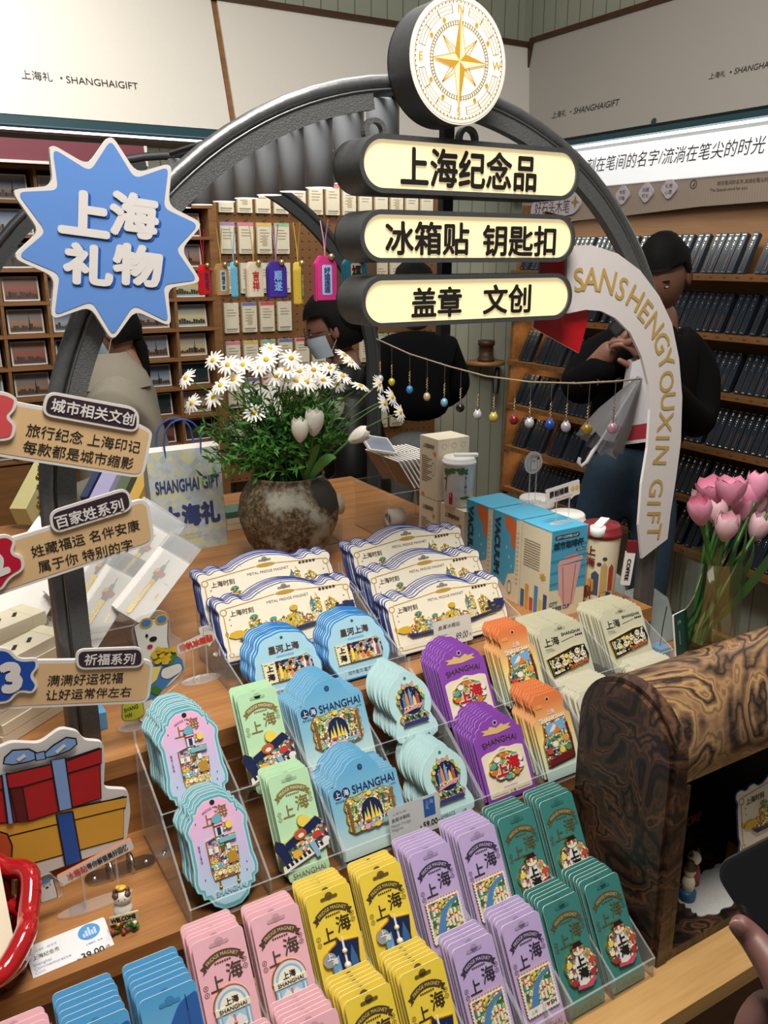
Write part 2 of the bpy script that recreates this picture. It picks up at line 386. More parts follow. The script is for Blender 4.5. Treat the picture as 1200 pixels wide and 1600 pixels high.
# striped header board
Th = leanX((2.97, 0, 1.63), 0); st = panelled('striped_card', '#a89a8d', 1, .012)
mb = MB(); mb.T = Th; mb.prism([(-3.6, .09), (-3.6, .27), (-1.2, .27), (-1.2, .15), (-1.9, .14), (-2.2, .165), (-2.5, .16), (-2.9, .14), (-3.2, .13)], -.01, 0, st)
for t, p, wd in (('刻在笔间的名字,流淌在笔尖的时光', (1166, 283), .26), ('The Special word for you', (1138, 296), .17)):
    q = hit(Th, *p); mb.text(t, q[0], q[1], brownink, w=wd, z=.002)
p = hit(Th, 1084, 288); mb.ring(*p, .014, .017, .002, brownink); mb.flat([(p[0]-.006, p[1]-.009), (p[0]+.008, p[1]+.009), (p[0]+.006, p[1]-.004)], .002, brownink)
tag(mb.build('header_board'), 'beige striped header board above the topmost pen box row', 'sign')
plaque_m = mat('plaque', '#c9c3cc', .6)
for i, (px_, py_, a_, b_, lab) in enumerate(((975, 305, '书写', '印象', '书写'), (1012, 301, '珍藏', '时光', '珍藏'), (1048, 295, '礼物', '心意', '礼物'))):
    c = hit(Th, px_, py_); mb = MB(); mb.T = Th
    pts = [(c[0]+.036*cos(t)*(1+.1*cos(4*t)), c[1]+.036*sin(t)*(1+.1*cos(4*t))) for t in [2*pi*k/32 for k in range(32)]]
    mb.prism(pts, .002, .012, plaque_m); mb.text(a_, c[0], c[1]+.011, brownink, w=.036, z=.013); mb.text(b_, c[0], c[1]-.013, brownink, w=.036, z=.013)
    tag(mb.build('name_plaque'), 'small scalloped lilac plaque reading %s on the striped header' % lab, 'plaque', 'scalloped plaques')
mb = MB(); mb.T = Th; c = hit(Th, 868, 322)
pts = [(c[0]+x, c[1]+y) for x, y in ((-.17, -.05), (-.16, .02), (-.1, .035), (0, .04), (.08, .06), (.16, .05), (.19, .0), (.15, -.04), (.02, -.055))]
mb.prism(rounded(pts, .03), .002, .014, plaque_m); mb.text('好石头木笔', c[0]-.01, c[1]-.005, brownink, w=.25, h=.06, z=.015, shear=.1)
mb.flat([(c[0]+.15+.028*(1 if k % 2 == 0 else .4)*cos(pi/2+k*pi/4), c[1]+.01+.028*(1 if k % 2 == 0 else .4)*sin(pi/2+k*pi/4)) for k in range(8)], .0155, goldink)
tag(mb.build('logo_board'), 'cut-out lilac logo board with brown writing and gold star', 'sign')

# ------------------------------------------------------------------ pen box shelves on the right wall
XS = 2.86; ZS = [1.534-.222*i for i in range(6)]
root = empty('pen_shelf', (XS, 2.6, ZS[-1]-.03), 'stepped wooden wall shelf holding rows of navy pen boxes', 'shelf')
MB().box(3.02, 3.09, 1.3, 3.52, ZS[-1]-.05, 1.84, wood('warm_board', '#6b4a28', '#8a6236', 1, .5)).build('back_panel', root)
mb = MB(); mb.T = Matrix(((1, 0, 0, 0), (0, 0, -1, 3.535), (0, 1, 0, 0), (0, 0, 0, 1)))
mb.prism([(XS-.02, ZS[-1]-.05), (3.09, ZS[-1]-.05), (3.09, 1.84), (XS+.06, 1.84), (XS+.03, 1.5)], 0, .02, shelfwoodY); mb.build('side_panel', root)
for i, z in enumerate(ZS):
    mb = MB(); mb.box(XS-.02, 3.03, 1.3, 3.51, z-.024, z, shelfwoodY)
    mb.T = leanX((XS-.021, 0, z-.012), 0)
    for k in range(36):
        mb.text('¥', -3.44+k*.06, 0, brownink, h=.007, w=.018)
    mb.build('shelf_board', root)
pen_navy = mat('pen_box_navy', '#1a2634', .55, var=.1, scale=30, spec=.35); pen_dark = mat('pen_slit', '#07090c', .5); pen_wood = mat('pen_wood', '#4a3029', .5); silver = mat('silver', '#d8d2bf', .25, .9)
def penbox(kind):
    mb = MB(); w = .0265
    mb.prism(rrect(w, .165, .003, 0, .0825), -.022, 0, pen_navy)
    mb.prism(rrect(.007, .012, .003, 0, .141), 0, .0012, silver); mb.box(-.008, .008, .155, .158, 0, .0006, silver)
    for k in range(4): mb.disc(.0, .125-.009*k, .0016 if k != 1 else .0032, .0007, silver, 6)
    mb.flat([(-.0045, .012), (.0045, .012), (.0045, .075), (0, .082), (-.0045, .075)], .0005, pen_dark)
    if kind: mb.box(-.0028, .0028, .014, .07, .0005, .0014, pen_wood)
    mb.box(-.004, .004, .004, .007, 0, .001, silver)
    return mb.mesh('pen_box')
PB = [penbox(0), penbox(1)]; rowname = ['top', 'second', 'third', 'fourth', 'fifth', 'lowest']
Rlean = leanX((0, 0, 0), radians(26)).to_3x3().to_4x4()
for i, z in enumerate(ZS):
    y = 3.49; n = 0
    while y > 1.96:
        y -= .0305 + (.018 if rnd.random() < .12 else 0) + (.04 if rnd.random() < .03 else 0)
        o = bpy.data.objects.new('pen_box', PB[rnd.random() < .45]); COL.objects.link(o)
        o.matrix_world = M4((XS+.004+rnd.random()*.004, y, z+.004)) @ Rlean
        k = n % 30
        tag(o, 'navy pen box, %s from the %s on the %s pen shelf' % (ORD[k], 'corner end' if n < 30 else 'middle upright', rowname[i]), 'pen box', 'navy pen boxes on the wall shelf'); n += 1
for i in (1, 2, 3, 4, 5):
    area('shelf_light', (2.93, 3.42, ZS[i]+.19), .05, .22, (2.95, 3.44, ZS[i]), (1, .72, .4))

# ------------------------------------------------------------------ postcard cubbies on the back wall
YC = 3.6; ZR = [1.919-.123*k for k in range(10)]; XC = [1.32-.1675*k for k in range(9)]
root = empty('postcard_cabinet', (.6, YC, ZR[-1]-.6), 'wooden wall cabinet of small open cubbies filled with postcards', 'cabinet')
MB().box(XC[-1], 1.34, 3.76, 3.8, .25, 1.93, darkwood).build('back_panel', root)
for z in ZR: MB().box(XC[-1], 1.33, YC, 3.76, z-.008, z+.004, shelfwood).build('shelf_board', root)
for x in XC: MB().box(x-.006, x+.006 if x < 1.3 else x+.03, YC+.002, 3.76, .8, 1.92, shelfwood).build('divider', root)
MB().box(XC[-1], 1.35, YC, 3.76, .25, .81, shelfwood).build('base_cabinet', root)
def pic(name, stops): return gradmat('picture_'+name, stops, 1, 0, .09)
PICS = [('dusk skyline', pic('dusk', [(0, '#2f2625'), (.35, '#a57a58'), (.7, '#a39a98'), (1, '#8a97a8')]), 1), ('watercolour street', pic('water', [(0, '#7fb7b4'), (.5, '#e6d9a6'), (1, '#8fc0d8')]), 0),
        ('night riverfront', pic('night', [(0, '#1c1a1e'), (.4, '#5a3a1c'), (.6, '#1d2430'), (1, '#10161f')]), 1), ('blue tower sketch', pic('blue', [(0, '#55616e'), (.4, '#9fb0bf'), (1, '#4d6fa3')]), 1),
        ('sunset bay', pic('sunset', [(0, '#3a2a36'), (.5, '#a8604c'), (1, '#b9a294')]), 0), ('pale old buildings', pic('old', [(0, '#b79a6a'), (.5, '#cfc2a0'), (1, '#b9c6cf')]), 1), ('teal evening', pic('teal', [(0, '#0f1114'), (.5, '#16323b'), (1, '#27606b')]), 0),
        ('panorama from above', pic('pano', [(0, '#8a4f3a'), (.4, '#9a8f8c'), (.7, '#7e98b6'), (1, '#cdbfae')]), 1)]
PCM = []
for nm, pm, tower in PICS:
    mb = MB(); mb.prism([(-.066, 0), (.066, 0), (.066, .093), (-.066, .093)], -.022, 0, edgew); mb.flat([(-.06, .006), (.06, .006), (.06, .087), (-.06, .087)], .0005, pm)
    for k in range(11):
        h = rnd.uniform(.008, .026); x = -.058+k*.0105; mb.flat([(x, .012), (x+.0095, .012), (x+.0095, .012+h), (x, .012+h)], .0009, [darkwood, brownink, steel_dark][k % 3])
    if tower: mb.flat([(.009, .012), (.017, .012), (.0145, .05), (.013, .075), (.0115, .05)], .0011, ink)
    PCM.append(mb.mesh('postcard_pack'))
pl = leanT((0, 0, 0), radians(9)).to_3x3().to_4x4()
order = [0, 3, 2, 5, 1, 4, 6, 7, 2, 5, 0, 4, 7, 3, 6, 1]
for r in range(9):
    for c in range(7):
        x = XC[c]-.084; k = (order[(r*5+c*3) % 16])
        o = bpy.data.objects.new('postcard_pack', PCM[k]); COL.objects.link(o); o.matrix_world = M4((x+rnd.uniform(-.006, .006), 3.665, ZR[r+1]+.006)) @ pl
        tag(o, '%s postcard pack in %s cubby row from top, %s from the pegboard' % (PICS[k][0], ORD[r], ORD[c]), 'postcards', 'postcard packs in the cubbies')
mb = MB(); mb.box(-1.2, 1.04, 3.5, 3.62, 1.925, 2.0, mat('canopy_red', '#7a3a48', .5)); mb.box(-1.2, 1.045, 3.495, 3.505, 1.918, 1.928, white); mb.box(1.036, 1.046, 3.495, 3.62, 1.92, 2.0, white)
tag(mb.build('valance'), 'dusky red box valance above the postcard cubbies', 'valance')

# ------------------------------------------------------------------ pegboard with hanging memo packs
pegm, nt, bs = newmat('pegboard')
tc = nd(nt, 'ShaderNodeTexCoord'); vm = nd(nt, 'ShaderNodeVectorMath', _operation='SCALE'); vm.inputs['Scale'].default_value = 1/.035; nt.links.new(tc.outputs['Object'], vm.inputs[0])
vf = nd(nt, 'ShaderNodeVectorMath', _operation='FRACTION'); nt.links.new(vm.outputs[0], vf.inputs[0]); vs_ = nd(nt, 'ShaderNodeVectorMath', _operation='SUBTRACT'); vs_.inputs[1].default_value = (.5, 0, .5); nt.links.new(vf.outputs[0], vs_.inputs[0])
vl = nd(nt, 'ShaderNodeVectorMath', _operation='MULTIPLY'); vl.inputs[1].default_value = (1, 0, 1); nt.links.new(vs_.outputs[0], vl.inputs[0]); vn = nd(nt, 'ShaderNodeVectorMath', _operation='LENGTH'); nt.links.new(vl.outputs[0], vn.inputs[0])
nt.links.new(ramp(nt, vn.outputs['Value'], [(.0, '#1d120a'), (.1, '#1d120a'), (.12, '#7a5330')]), bs.inputs['Base Color']); bs.inputs['Roughness'].default_value = .6
root = empty('pegboard', (1.9, 3.66, .7), 'brown perforated pegboard hung with rows of cream memo packs', 'pegboard')
MB().box(1.352, 2.5, 3.66, 3.69, .6, 2.05, pegm).build('board', root)
heads = [mat('head_'+n, c, .6) for n, c in (('purple', '#a88ab8'), ('pink', '#d77f97'), ('yellow', '#d8bd62'), ('green', '#8dc09a'), ('blue', '#6d79ad'), ('red', '#d0525e'), ('none', '#e3dcc6'))]; hn = ['purple', 'pink', 'yellow', 'green', 'blue', 'red', 'plain']
packm = mat('memo_paper', '#dcd6bf', .65, var=.06, scale=40); inkg = mat('grey_ink', '#8f8a7c', .7)
def memo(k, v):
    mb = MB(); mb.prism([(-.033, -.128), (.033, -.128), (.033, 0), (-.033, 0)], -.016, 0, packm)
    if k < 6: mb.flat([(-.033, -.014), (.033, -.014), (.033, 0), (-.033, 0)], .0005, heads[k])
    for j in range(3+v): mb.line((-.022, -.03-.012*j), (.01+.004*((j*7) % 4), -.03-.012*j), .003, .0006, inkg)
    mb.line((-.026, -.112), (.026, -.112), .006, .0006, inkg); mb.line((-.026, -.121), (.02, -.121), .003, .0006, inkg)
    if v == 2: mb.flat([(-.012, -.095), (.012, -.095), (.01, -.06), (0, -.045), (-.01, -.06)], .0007, mat('sketch', '#b9ab90', .7))
    return mb.mesh('memo_pack')
MM = {(k, v): memo(k, v) for k in range(7) for v in range(3)}
plain = leanT((0, 0, 0), 0)
rows = [(1.905, range(13)), (1.738, [0, 1, 2, 3]), (1.572, [0, 1, 2, 3, 7, 8, 9, 10, 11]), (1.405, [0, 1, 2, 3]), (1.24, [0, 1, 2, 3, 4, 5, 8, 9, 10]), (1.075, range(11)), (.91, range(11))]
hk = MB(); hc = 0
for r, (z, cols) in enumerate(rows):
    for c in cols:
        x = 1.41+c*.0845; k = [6, 6, 4, 6, 6, 1, 6][(r+c*2) % 7] if r in (0, 2) else (c+r*2) % 7; v = (c*2+r) % 3
        if r == 1: k = c
        if r == 3: k = [6, 4, 5, 6][c]
        o = bpy.data.objects.new('memo_pack', MM[(k, v)]); COL.objects.link(o); o.matrix_world = M4((x, 3.642, z)) @ plain
        tag(o, 'cream memo pack with %s top, %s pegboard row, %s from the cubbies' % (hn[k], ORD[r], ORD[c]), 'memo pack', 'memo packs on the pegboard')
        hk.tube([(x, 3.66, z+.006), (x, 3.625, z+.006), (x, 3.62, z+.012)], .0018, steel_dark, 5); hc += 1
tag(hk.build('hooks', root), kind='stuff')
mb = MB(); mb.box(1.93, 2.14, 3.635, 3.655, 1.37, 1.66, mat('poster_brown', '#5a4330', .6, var=.5, scale=12)); mb.box(1.9, 2.2, 3.62, 3.63, 1.425, 1.44, steel_dark)
tag(mb.build('wood_print'), 'brown wood-grain print hung on the pegboard behind the pink charm', 'picture')
# corner shelf with a jar
mb = MB(); c = onX(745, 603, 2.72); T0 = c
mb.lathe([(.0, 0), (.105, 0), (.105, .018), (0, .018)], wood('shelf_round', '#8a5f38', '#a97c4e', 0), (2.86, 3.72, 1.045), 28)
tag(mb.build('corner_shelf'), 'small round wooden shelf fixed in the panelled corner', 'shelf')
mb = MB(); mb.lathe([(0, 0), (.045, 0), (.045, .02), (.038, .02), (.038, .085), (.045, .085), (.045, .11), (0, .11)], mat('jar_wood', '#46301f', .5), (2.85, 3.7, 1.063), 20)
tag(mb.build('wooden_jar'), 'dark wooden jar standing on the round corner shelf', 'jar')
mb = MB(); mb.tube([(2.9, 3.66, 1.03), (2.87, 3.63, .95), (2.86, 3.62, .9)], [.012, .02, .014], black, 8)
tag(mb.build('dark_handle'), 'black rounded handle hanging below the round corner shelf', 'handle')
# ------------------------------------------------------------------ stepped display table
ZA, ZB, ZD = .895, .757, .618          # deck heights: top, middle, front
YA, YB, YF = 1.15, .93, .592           # front edges
root = empty('display_table', (.6, 1.5, 0), 'stepped oak display table carrying the magnets, vase and arch', 'table')
MB().box(-.6, 1.345, YA, 2.46, ZA-.03, ZA, oak).build('upper_deck', root)
MB().box(-.6, 1.335, YA+.012, 2.44, ZB, ZA-.03, oak).build('riser', root)
MB().box(-.6, 1.63, YB, 1.25, ZB-.03, ZB, oak).build('middle_deck', root); MB().box(1.335, 1.5, 1.25, 1.5, ZB-.03, ZB, oak).build('middle_deck', root)
MB().box(-.6, 1.62, YB+.012, 1.2, ZD, ZB-.03, darkwood).build('riser', root)
MB().box(-.6, 1.63, YF, 1.2, ZD-.028, ZD, ash).build('front_deck', root)
MB().box(-.58, 1.6, YF+.04, 1.24, .06, ZD-.028, darkwood).build('body', root); MB().box(-.58, 1.33, 1.24, 2.43, .06, ZB, darkwood).build('body', root)
MB().box(-.55, 1.3, YF+.08, 2.4, 0, .06, black).build('plinth', root)

# ------------------------------------------------------------------ barrel arch of steel tube over the table
CX, CZ, RA = .787, 1.25, .6; Y1, Y2 = 1.2, 2.35
root = empty('steel_arch', (CX, 1.8, ZB), 'grey steel double arch standing over the display table', 'arch')
def arc(r, y, a0, a1, n=40): return [(CX+r*cos(a0+(a1-a0)*i/n), y, CZ+r*sin(a0+(a1-a0)*i/n)) for i in range(n+1)]
def bar(r0, r1, y0, y1, a0, a1, m, legs=(None, None), n=40):
    mb = MB(); vs = []
    pts = [(a0+(a1-a0)*i/n) for i in range(n+1)]
    P = [((CX+r0*cos(a), CZ+r0*sin(a)), (CX+r1*cos(a), CZ+r1*sin(a))) for a in pts]
    if legs[0] is not None: P.insert(0, ((P[0][0][0], legs[0]), (P[0][1][0], legs[0])))
    if legs[1] is not None: P.append(((P[-1][0][0], legs[1]), (P[-1][1][0], legs[1])))
    for p, q in P: vs += [(p[0], y0, p[1]), (q[0], y0, q[1]), (q[0], y1, q[1]), (p[0], y1, p[1])]
    N = len(P)
    fs = [(i*4+k, i*4+(k+1) % 4, (i+1)*4+(k+1) % 4, (i+1)*4+k) for i in range(N-1) for k in range(4)] + [(3, 2, 1, 0), tuple(range(4*N-4, 4*N))]
    return mb.add(vs, fs, m)
for y, m1, m2 in ((Y1, steel, hammered), (Y2, steel_dark, steel_dark)):
    path = [(CX+RA, y, ZB if y < 2 else 0)] + arc(RA, y, 0, pi) + [(CX-RA, y, ZA)]
    MB().tube(path, .0105, m1, 12).build('arch_tube', root)
    bar(RA-.037, RA-.0115, y-.009, y+.009, 0, radians(80), m2, (ZB if y < 2 else 0, None)).build('arch_band', root)
    bar(RA-.037, RA-.0115, y-.009, y+.009, radians(99), pi, m2, (None, ZA)).build('arch_band', root)
mb = MB()
for dy in (-.006,): mb.tube(arc(RA-.0115, Y1-.0095, .3, pi-.3, 60), .0018, steel, 5)
mb.build('weld_strip', root)
for x, s in ((CX-.085, -1), (CX+.085, 1)):
    mb = MB(); mb.T = FY(Y1); c = (x, CZ+.527)
    mb.ring(*c, .012, .019, .006, hammered); mb.ring(*c, .012, .019, -.006, hammered)
    o1, i1 = ell(.019, .019, *c, 24), ell(.012, .012, *c, 24)
    for o_ in (o1, i1): mb.add([(px_, py_, z) for z in (-.006, .006) for px_, py_ in o_], [(k, (k+1) % 24, 24+(k+1) % 24, 24+k) for k in range(24)], hammered)
    mb.build('scroll_ring', root)
mb = MB(); mb.tube([(CX, Y1-.06, CZ+RA+.005), (CX, Y2, CZ+RA-.005)], .016, steel_dark, 12); mb.build('ridge_tube', root)
MB().tube([(CX-.03, Y1+.03, 1.852), (CX-.03, Y2-.03, 1.852)], .007, black, 8).build('lamp_rail', root)

# cup lamps along the ridge
lampglow = mat('lamp_glow', '#fff6ea', .5, emit=2.2, var=0)
YL = [1.30, 1.415, 1.53, 1.645, 1.76, 1.885, 2.02, 2.17, 2.33]
for i, y in enumerate(YL):
    mb = MB(); mb.lathe([(.0, .118), (.0255, .118), (.0268, .115), (.0268, 0), (.0245, 0), (.0245, .01)], grey, (CX-.01, y, 1.722), 24)
    o = tag(mb.build('cup_lamp'), 'grey cylindrical cup lamp, %s along the ridge from the compass' % ORD[i], 'lamp', 'cup lamps under the arch ridge')
    MB().lathe([(0, -.0004), (.0255, -.0004)], lampglow, (CX-.01, y, 1.722), 24).build('diffuser', o)
    MB().tube([(CX-.01, y, 1.839), (CX-.01, y, 1.85), (CX-.006, y, 1.856)], .002, black, 6).build('hook', o)

# ------------------------------------------------------------------ lit sign boxes and compass
face = mat('sign_face', '#f8e3b0', .4, emit=.62, var=.02, scale=8); facerim = mat('sign_rim', '#515355', .5, .35, var=.2, scale=150, bump=.15)
root = empty('sign_post', (.863, 1.21, 1.45), 'dark vertical steel post hanging below the compass behind the signs', 'post')
MB().box(.853, .873, 1.235, 1.25, 1.47, 1.86, steel_dark).build('post', root)
YS = 1.15
for (lx, rx, ty, by, txt, (t0, t1, u0, u1), lab) in (
        ((562, 252), (906, 273), (731, 219), (731, 307), [('上海纪念品', 631, 846, 233, 297)], (0, 0, 0, 0), 'upper lit stadium sign box reading 上海纪念品 below the compass'),
        ((563, 371), (899, 371), (727.5, 331), (727.5, 410), [('冰箱贴', 604, 737, 345, 400), ('钥匙扣', 756, 872, 351, 402)], (0, 0, 0, 0), 'middle lit stadium sign box reading 冰箱贴 钥匙扣'),
        ((565, 472.5), (894, 462), (727.5, 429), (727.5, 506), [('盖章', 644, 724, 447, 497), ('文创', 756, 832, 443, 491)], (0, 0, 0, 0), 'lowest lit stadium sign box reading 盖章 文创')):
    l, r_, t, b = onY(*lx, YS), onY(*rx, YS), onY(*ty, YS), onY(*by, YS)
    cx, cz, w, h = (l.x+r_.x)/2, (t.z+b.z)/2, r_.x-l.x, t.z-b.z
    T = FY(YS); mb = MB(); mb.T = T
    o_ = rrect(w, h, h/2-.0005, cx, cz, 12); i_ = inset(o_, .007); n = len(o_)
    mb.add([(x, y, z) for z in (-.082, 0) for x, y in o_], [(k, (k+1) % n, n+(k+1) % n, n+k) for k in range(n)], facerim, True)
    mb.add([(x, y, 0) for x, y in o_]+[(x, y, 0) for x, y in i_], [(k, (k+1) % n, n+(k+1) % n, n+k) for k in range(n)], facerim)
    mb.add([(x, y, z) for z in (-.004, 0) for x, y in i_], [((k+1) % n, k, n+k, n+(k+1) % n) for k in range(n)], facerim)
    mb.prism(o_, -.082, -.078, facerim)
    o = tag(mb.build('sign_box'), lab, 'sign', 'lit sign boxes')
    mb = MB(); mb.T = T; mb.prism(i_, -.02, -.004, face); mb.build('lit_face', o)
    for s_, x0, x1, y0, y1 in txt:
        mb = MB(); mb.T = T
        A, B = onY(x0, (y0+y1)/2-(0 if len(txt) == 1 else 0), YS), onY(x1, (y0+y1)/2, YS); C_, D_ = onY((x0+x1)/2, y0, YS), onY((x0+x1)/2, y1, YS)
        mb.text(s_, (C_.x+D_.x)/2, (C_.z+D_.z)/2, ink, w=(B.x-A.x)*.99, h=(C_.z-D_.z)*.97, z=-.002, bold=.03); mb.build('lettering', o)
# compass
YK = 1.13; c = onY(717, 95.5, YK); R = (onY(717, -6, YK).z-onY(717, 198, YK).z)/2
T = FY(YK); mb = MB(); mb.T = T; cx, cz = c.x, c.z
o_ = ell(R, R, cx, cz, 64)
mb.add([(x, y, z) for z in (-.06, .0) for x, y in o_], [(k, (k+1) % 64, 64+(k+1) % 64, 64+k) for k in range(64)], facerim, True); mb.prism(o_, -.06, -.056, facerim)
o = tag(mb.build('compass_sign'), 'round lit compass sign with gold rose on top of the arch', 'sign')
mb = MB(); mb.T = T; mb.flat(ell(R*.965, R*.965, cx, cz, 64), .001, mat('compass_face', '#faf0d8', .4, emit=.42, var=.02)); mb.ring(cx, cz, R*.9, R, .0005, mat('compass_rim', '#e9dfd0', .4, emit=.1, var=0), 64); mb.build('lit_face', o)
mb = MB(); mb.T = T; z = .002; lnk = mat('compass_ink', '#6b5528', .5); gd = mat('compass_gold', '#c9962e', .4, emit=.12); gd2 = mat('compass_pale', '#f0ddb0', .4, emit=.35)
for a, b_ in ((.905, .915), (.60, .61), (.54, .55)): mb.ring(cx, cz, R*a, R*b_, z, lnk, 64)
for k in range(72):
    a = 2*pi*k/72; mb.line((cx+R*.55*cos(a), cz+R*.55*sin(a)), (cx+R*.6*cos(a), cz+R*.6*sin(a)), .0012, z, lnk)
    mb.disc(cx+R*.89*cos(a), cz+R*.89*sin(a), .0012, z, lnk, 5)
for q in range(4):
    a0, a1 = q*pi/2+.22, (q+1)*pi/2-.22
    for r0 in (.72, .78, .84): mb.ring(cx, cz, R*r0, R*(r0+.008), z, lnk, 16, a0, a1)
    for k in range(4): a = a0+(a1-a0)*k/3; mb.line((cx+R*.72*cos(a), cz+R*.72*sin(a)), (cx+R*.85*cos(a), cz+R*.85*sin(a)), .001, z, lnk)
    for a in (q*pi/2+.52, (q+1)*pi/2-.52): mb.disc(cx+R*.67*cos(a), cz+R*.67*sin(a), .0035, z, gd2, 8); mb.disc(cx+R*.67*cos(a), cz+R*.67*sin(a), .003, z+.0003, gd, 8)
for k in range(4):
    a = pi/4+k*pi/2
    for s in (1, -1): mb.line((cx+R*.12*cos(a+s*.9), cz+R*.12*sin(a+s*.9)), (cx+R*.5*cos(a), cz+R*.5*sin(a)), .0012, z, gd)
    mb.line((cx, cz), (cx+R*.5*cos(a), cz+R*.5*sin(a)), .0012, z, gd)
for k in range(4):
    a = k*pi/2; tip = (cx+R*(.76 if k % 2 else .58)*cos(a), cz+R*(.76 if k % 2 else .58)*sin(a))
    for s, m in ((1, gd), (-1, gd2)):
        mb.flat([(cx, cz), (cx+R*.16*cos(a+s*pi/4), cz+R*.16*sin(a+s*pi/4)), tip], z+.0006, m)
    mb.line(tip, (cx+R*.16*cos(a-pi/4), cz+R*.16*sin(a-pi/4)), .001, z+.0008, gd)
for t, a in (('N', pi/2), ('S', -pi/2), ('W', 0), ('E', pi)): mb.text(t, cx+R*.79*cos(a), cz+R*.79*sin(a), gd, h=R*.13, z=z+.0004, bold=.01)
mb.build('compass_rose', o)

# ------------------------------------------------------------------ blue starburst board
YT = 1.168; board_edge = mat('board_edge', '#dcd8d6', .5, var=.02); sky = mat('star_blue', '#5f8ed6', .5, var=.02)
pts = XZ(YT, [(173, 208), (138, 258), (76, 222), (83, 290), (16, 296), (62, 361), (18, 402), (85, 432), (79, 500), (141, 479), (176, 534), (211, 485), (268, 511), (262, 450), (316, 441), (283, 390), (318, 349), (263, 321), (269, 254), (213, 270)])
mb = MB(); mb.T = FY(YT); mb.prism(rounded(pts, .012), -.01, 0, board_edge); mb.flat(rounded(inset(pts, .0075), .009), .0006, sky)
o = tag(mb.build('star_board'), 'blue starburst board with white rim and four white characters on left arch leg', 'sign')
shadow_blue = mat('letter_blue', '#1f57b0', .5); mb = MB(); mb.T = FY(YT)
for t, x0, x1, y0, y1 in (('上', 94, 169, 297, 371), ('海', 173, 245, 300, 374), ('礼', 101, 174, 379, 449), ('物', 178, 251, 380, 450)):
    A, B = onY(x0, y1, YT), onY(x1, y0, YT)
    for dx, dz, m, zz in ((.0035, -.0022, shadow_blue, .0012), (0, 0, board_edge, .0024)):
        mb.text(t, (A.x+B.x)/2+dx, (A.z+B.z)/2+dz, m, w=B.x-A.x, h=(B.z-A.z)*.95, z=zz, bold=.05, rot=-.12)
mb.build('lettering', o)

# ------------------------------------------------------------------ tan arrow boards on the left leg
tan = mat('tan_board', '#d7b588', .5, var=.02); plum = mat('plum', '#33222e', .5)
def arrow_board(y, tanpts, pillpts, pill, lines, blob, blobcol, digit, label):
    tp = rounded(XZ(y, tanpts), .016); pp = rounded(XZ(y, pillpts), .0165, 8); bp = rounded(XZ(y, blob), .014)
    mb = MB(); mb.T = FY(y)
    mb.prism(tp, -.007, 0, board_edge); mb.flat(inset(tp, .0045), .0005, tan)
    o = tag(mb.build('arrow_board'), label, 'sign')
    mb = MB(); mb.T = FY(y); mb.prism(pp, .0005, .004, board_edge); mb.flat(inset(pp, .0035), .0045, plum)
    def put(t, cx, cy, w, rt, m, z, bold):
        c_, s_ = cos(radians(rt))*w/2, sin(radians(rt))*w/2; A, B = onY(cx-c_, cy+s_, y), onY(cx+c_, cy-s_, y)
        mb.text(t, (A.x+B.x)/2, (A.z+B.z)/2, m, w=sqrt((B.x-A.x)**2+(B.z-A.z)**2), z=z, bold=bold, rot=atan2(B.z-A.z, B.x-A.x))
    put(*pill, board_edge, .0052, .025)
    mb.build('caption_pill', o)
    mb = MB(); mb.T = FY(y)
    for ln in lines: put(*ln, ink, .001, .006)
    mb.build('handwriting', o)
    mb = MB(); mb.T = FY(y); mb.prism(bp, .0005, .005, board_edge); mb.flat(inset(bp, .004), .0056, mat('blob_'+blobcol, blobcol, .5))
    t, cx, cy, h, rt = digit; A, B = onY(cx, cy-h/2, y), onY(cx, cy+h/2, y); mb.text(t, A.x, (A.z+B.z)/2, board_edge, h=A.z-B.z, z=.0064, bold=.07, rot=radians(rt))
    mb.build('number_splash', o)
E_ = -75
arrow_board(1.163, [(E_, 603), (24, 628), (222, 664), (239, 674), (224, 748), (E_, 702)], [(72, 610), (216, 637), (216, 676), (63, 648)], ('城市相关文创', 144, 643, 132, -10.5),
            [('旅行纪念 上海印记', 130, 685, 180, -9), ('每款都是城市缩影', 122, 711, 174, -9)], [(-40, 608), (10, 612), (28, 622), (22, 641), (12, 650), (25, 662), (20, 686), (-40, 692)], '#cf4c50', ('1', -22, 652, 40, -6), 'topmost tan arrow board captioned 城市相关文创, tilted down')
arrow_board(1.155, [(E_, 862), (24, 839), (222, 780), (233, 788), (243, 848), (E_, 955)], [(74, 799), (199, 760), (208, 795), (82, 834)], ('百家姓系列', 138, 801, 110, 15.5),
            [('姓藏福运 名伴安康', 133, 841, 174, 14.5), ('属于你 特别的字', 133, 868, 152, 14)], [(-40, 842), (10, 833), (25, 842), (18, 862), (36, 868), (38, 888), (14, 902), (4, 920), (-40, 925)], '#b3102e', ('2', -8, 880, 40, 15), 'middle tan arrow board captioned 百家姓系列, tilted up')
arrow_board(1.159, [(E_, 1033), (60, 1032), (225, 1030), (240, 1036), (233, 1098), (E_, 1112)], [(117, 1013), (223, 1009), (224, 1041), (118, 1045)], ('祈福系列', 170, 1028, 79, 1.2),
            [('满满好运祝福', 133, 1061, 118, 2.5), ('让好运常伴左右', 138, 1083, 133, 2.5)], [(-40, 1008), (14, 1011), (28, 1028), (58, 1026), (60, 1040), (49, 1052), (60, 1068), (50, 1082), (28, 1078), (14, 1096), (-40, 1100)], '#1248a6', ('3', 13, 1056, 50, 0), 'lowest tan arrow board captioned 祈福系列 with blue number splash')

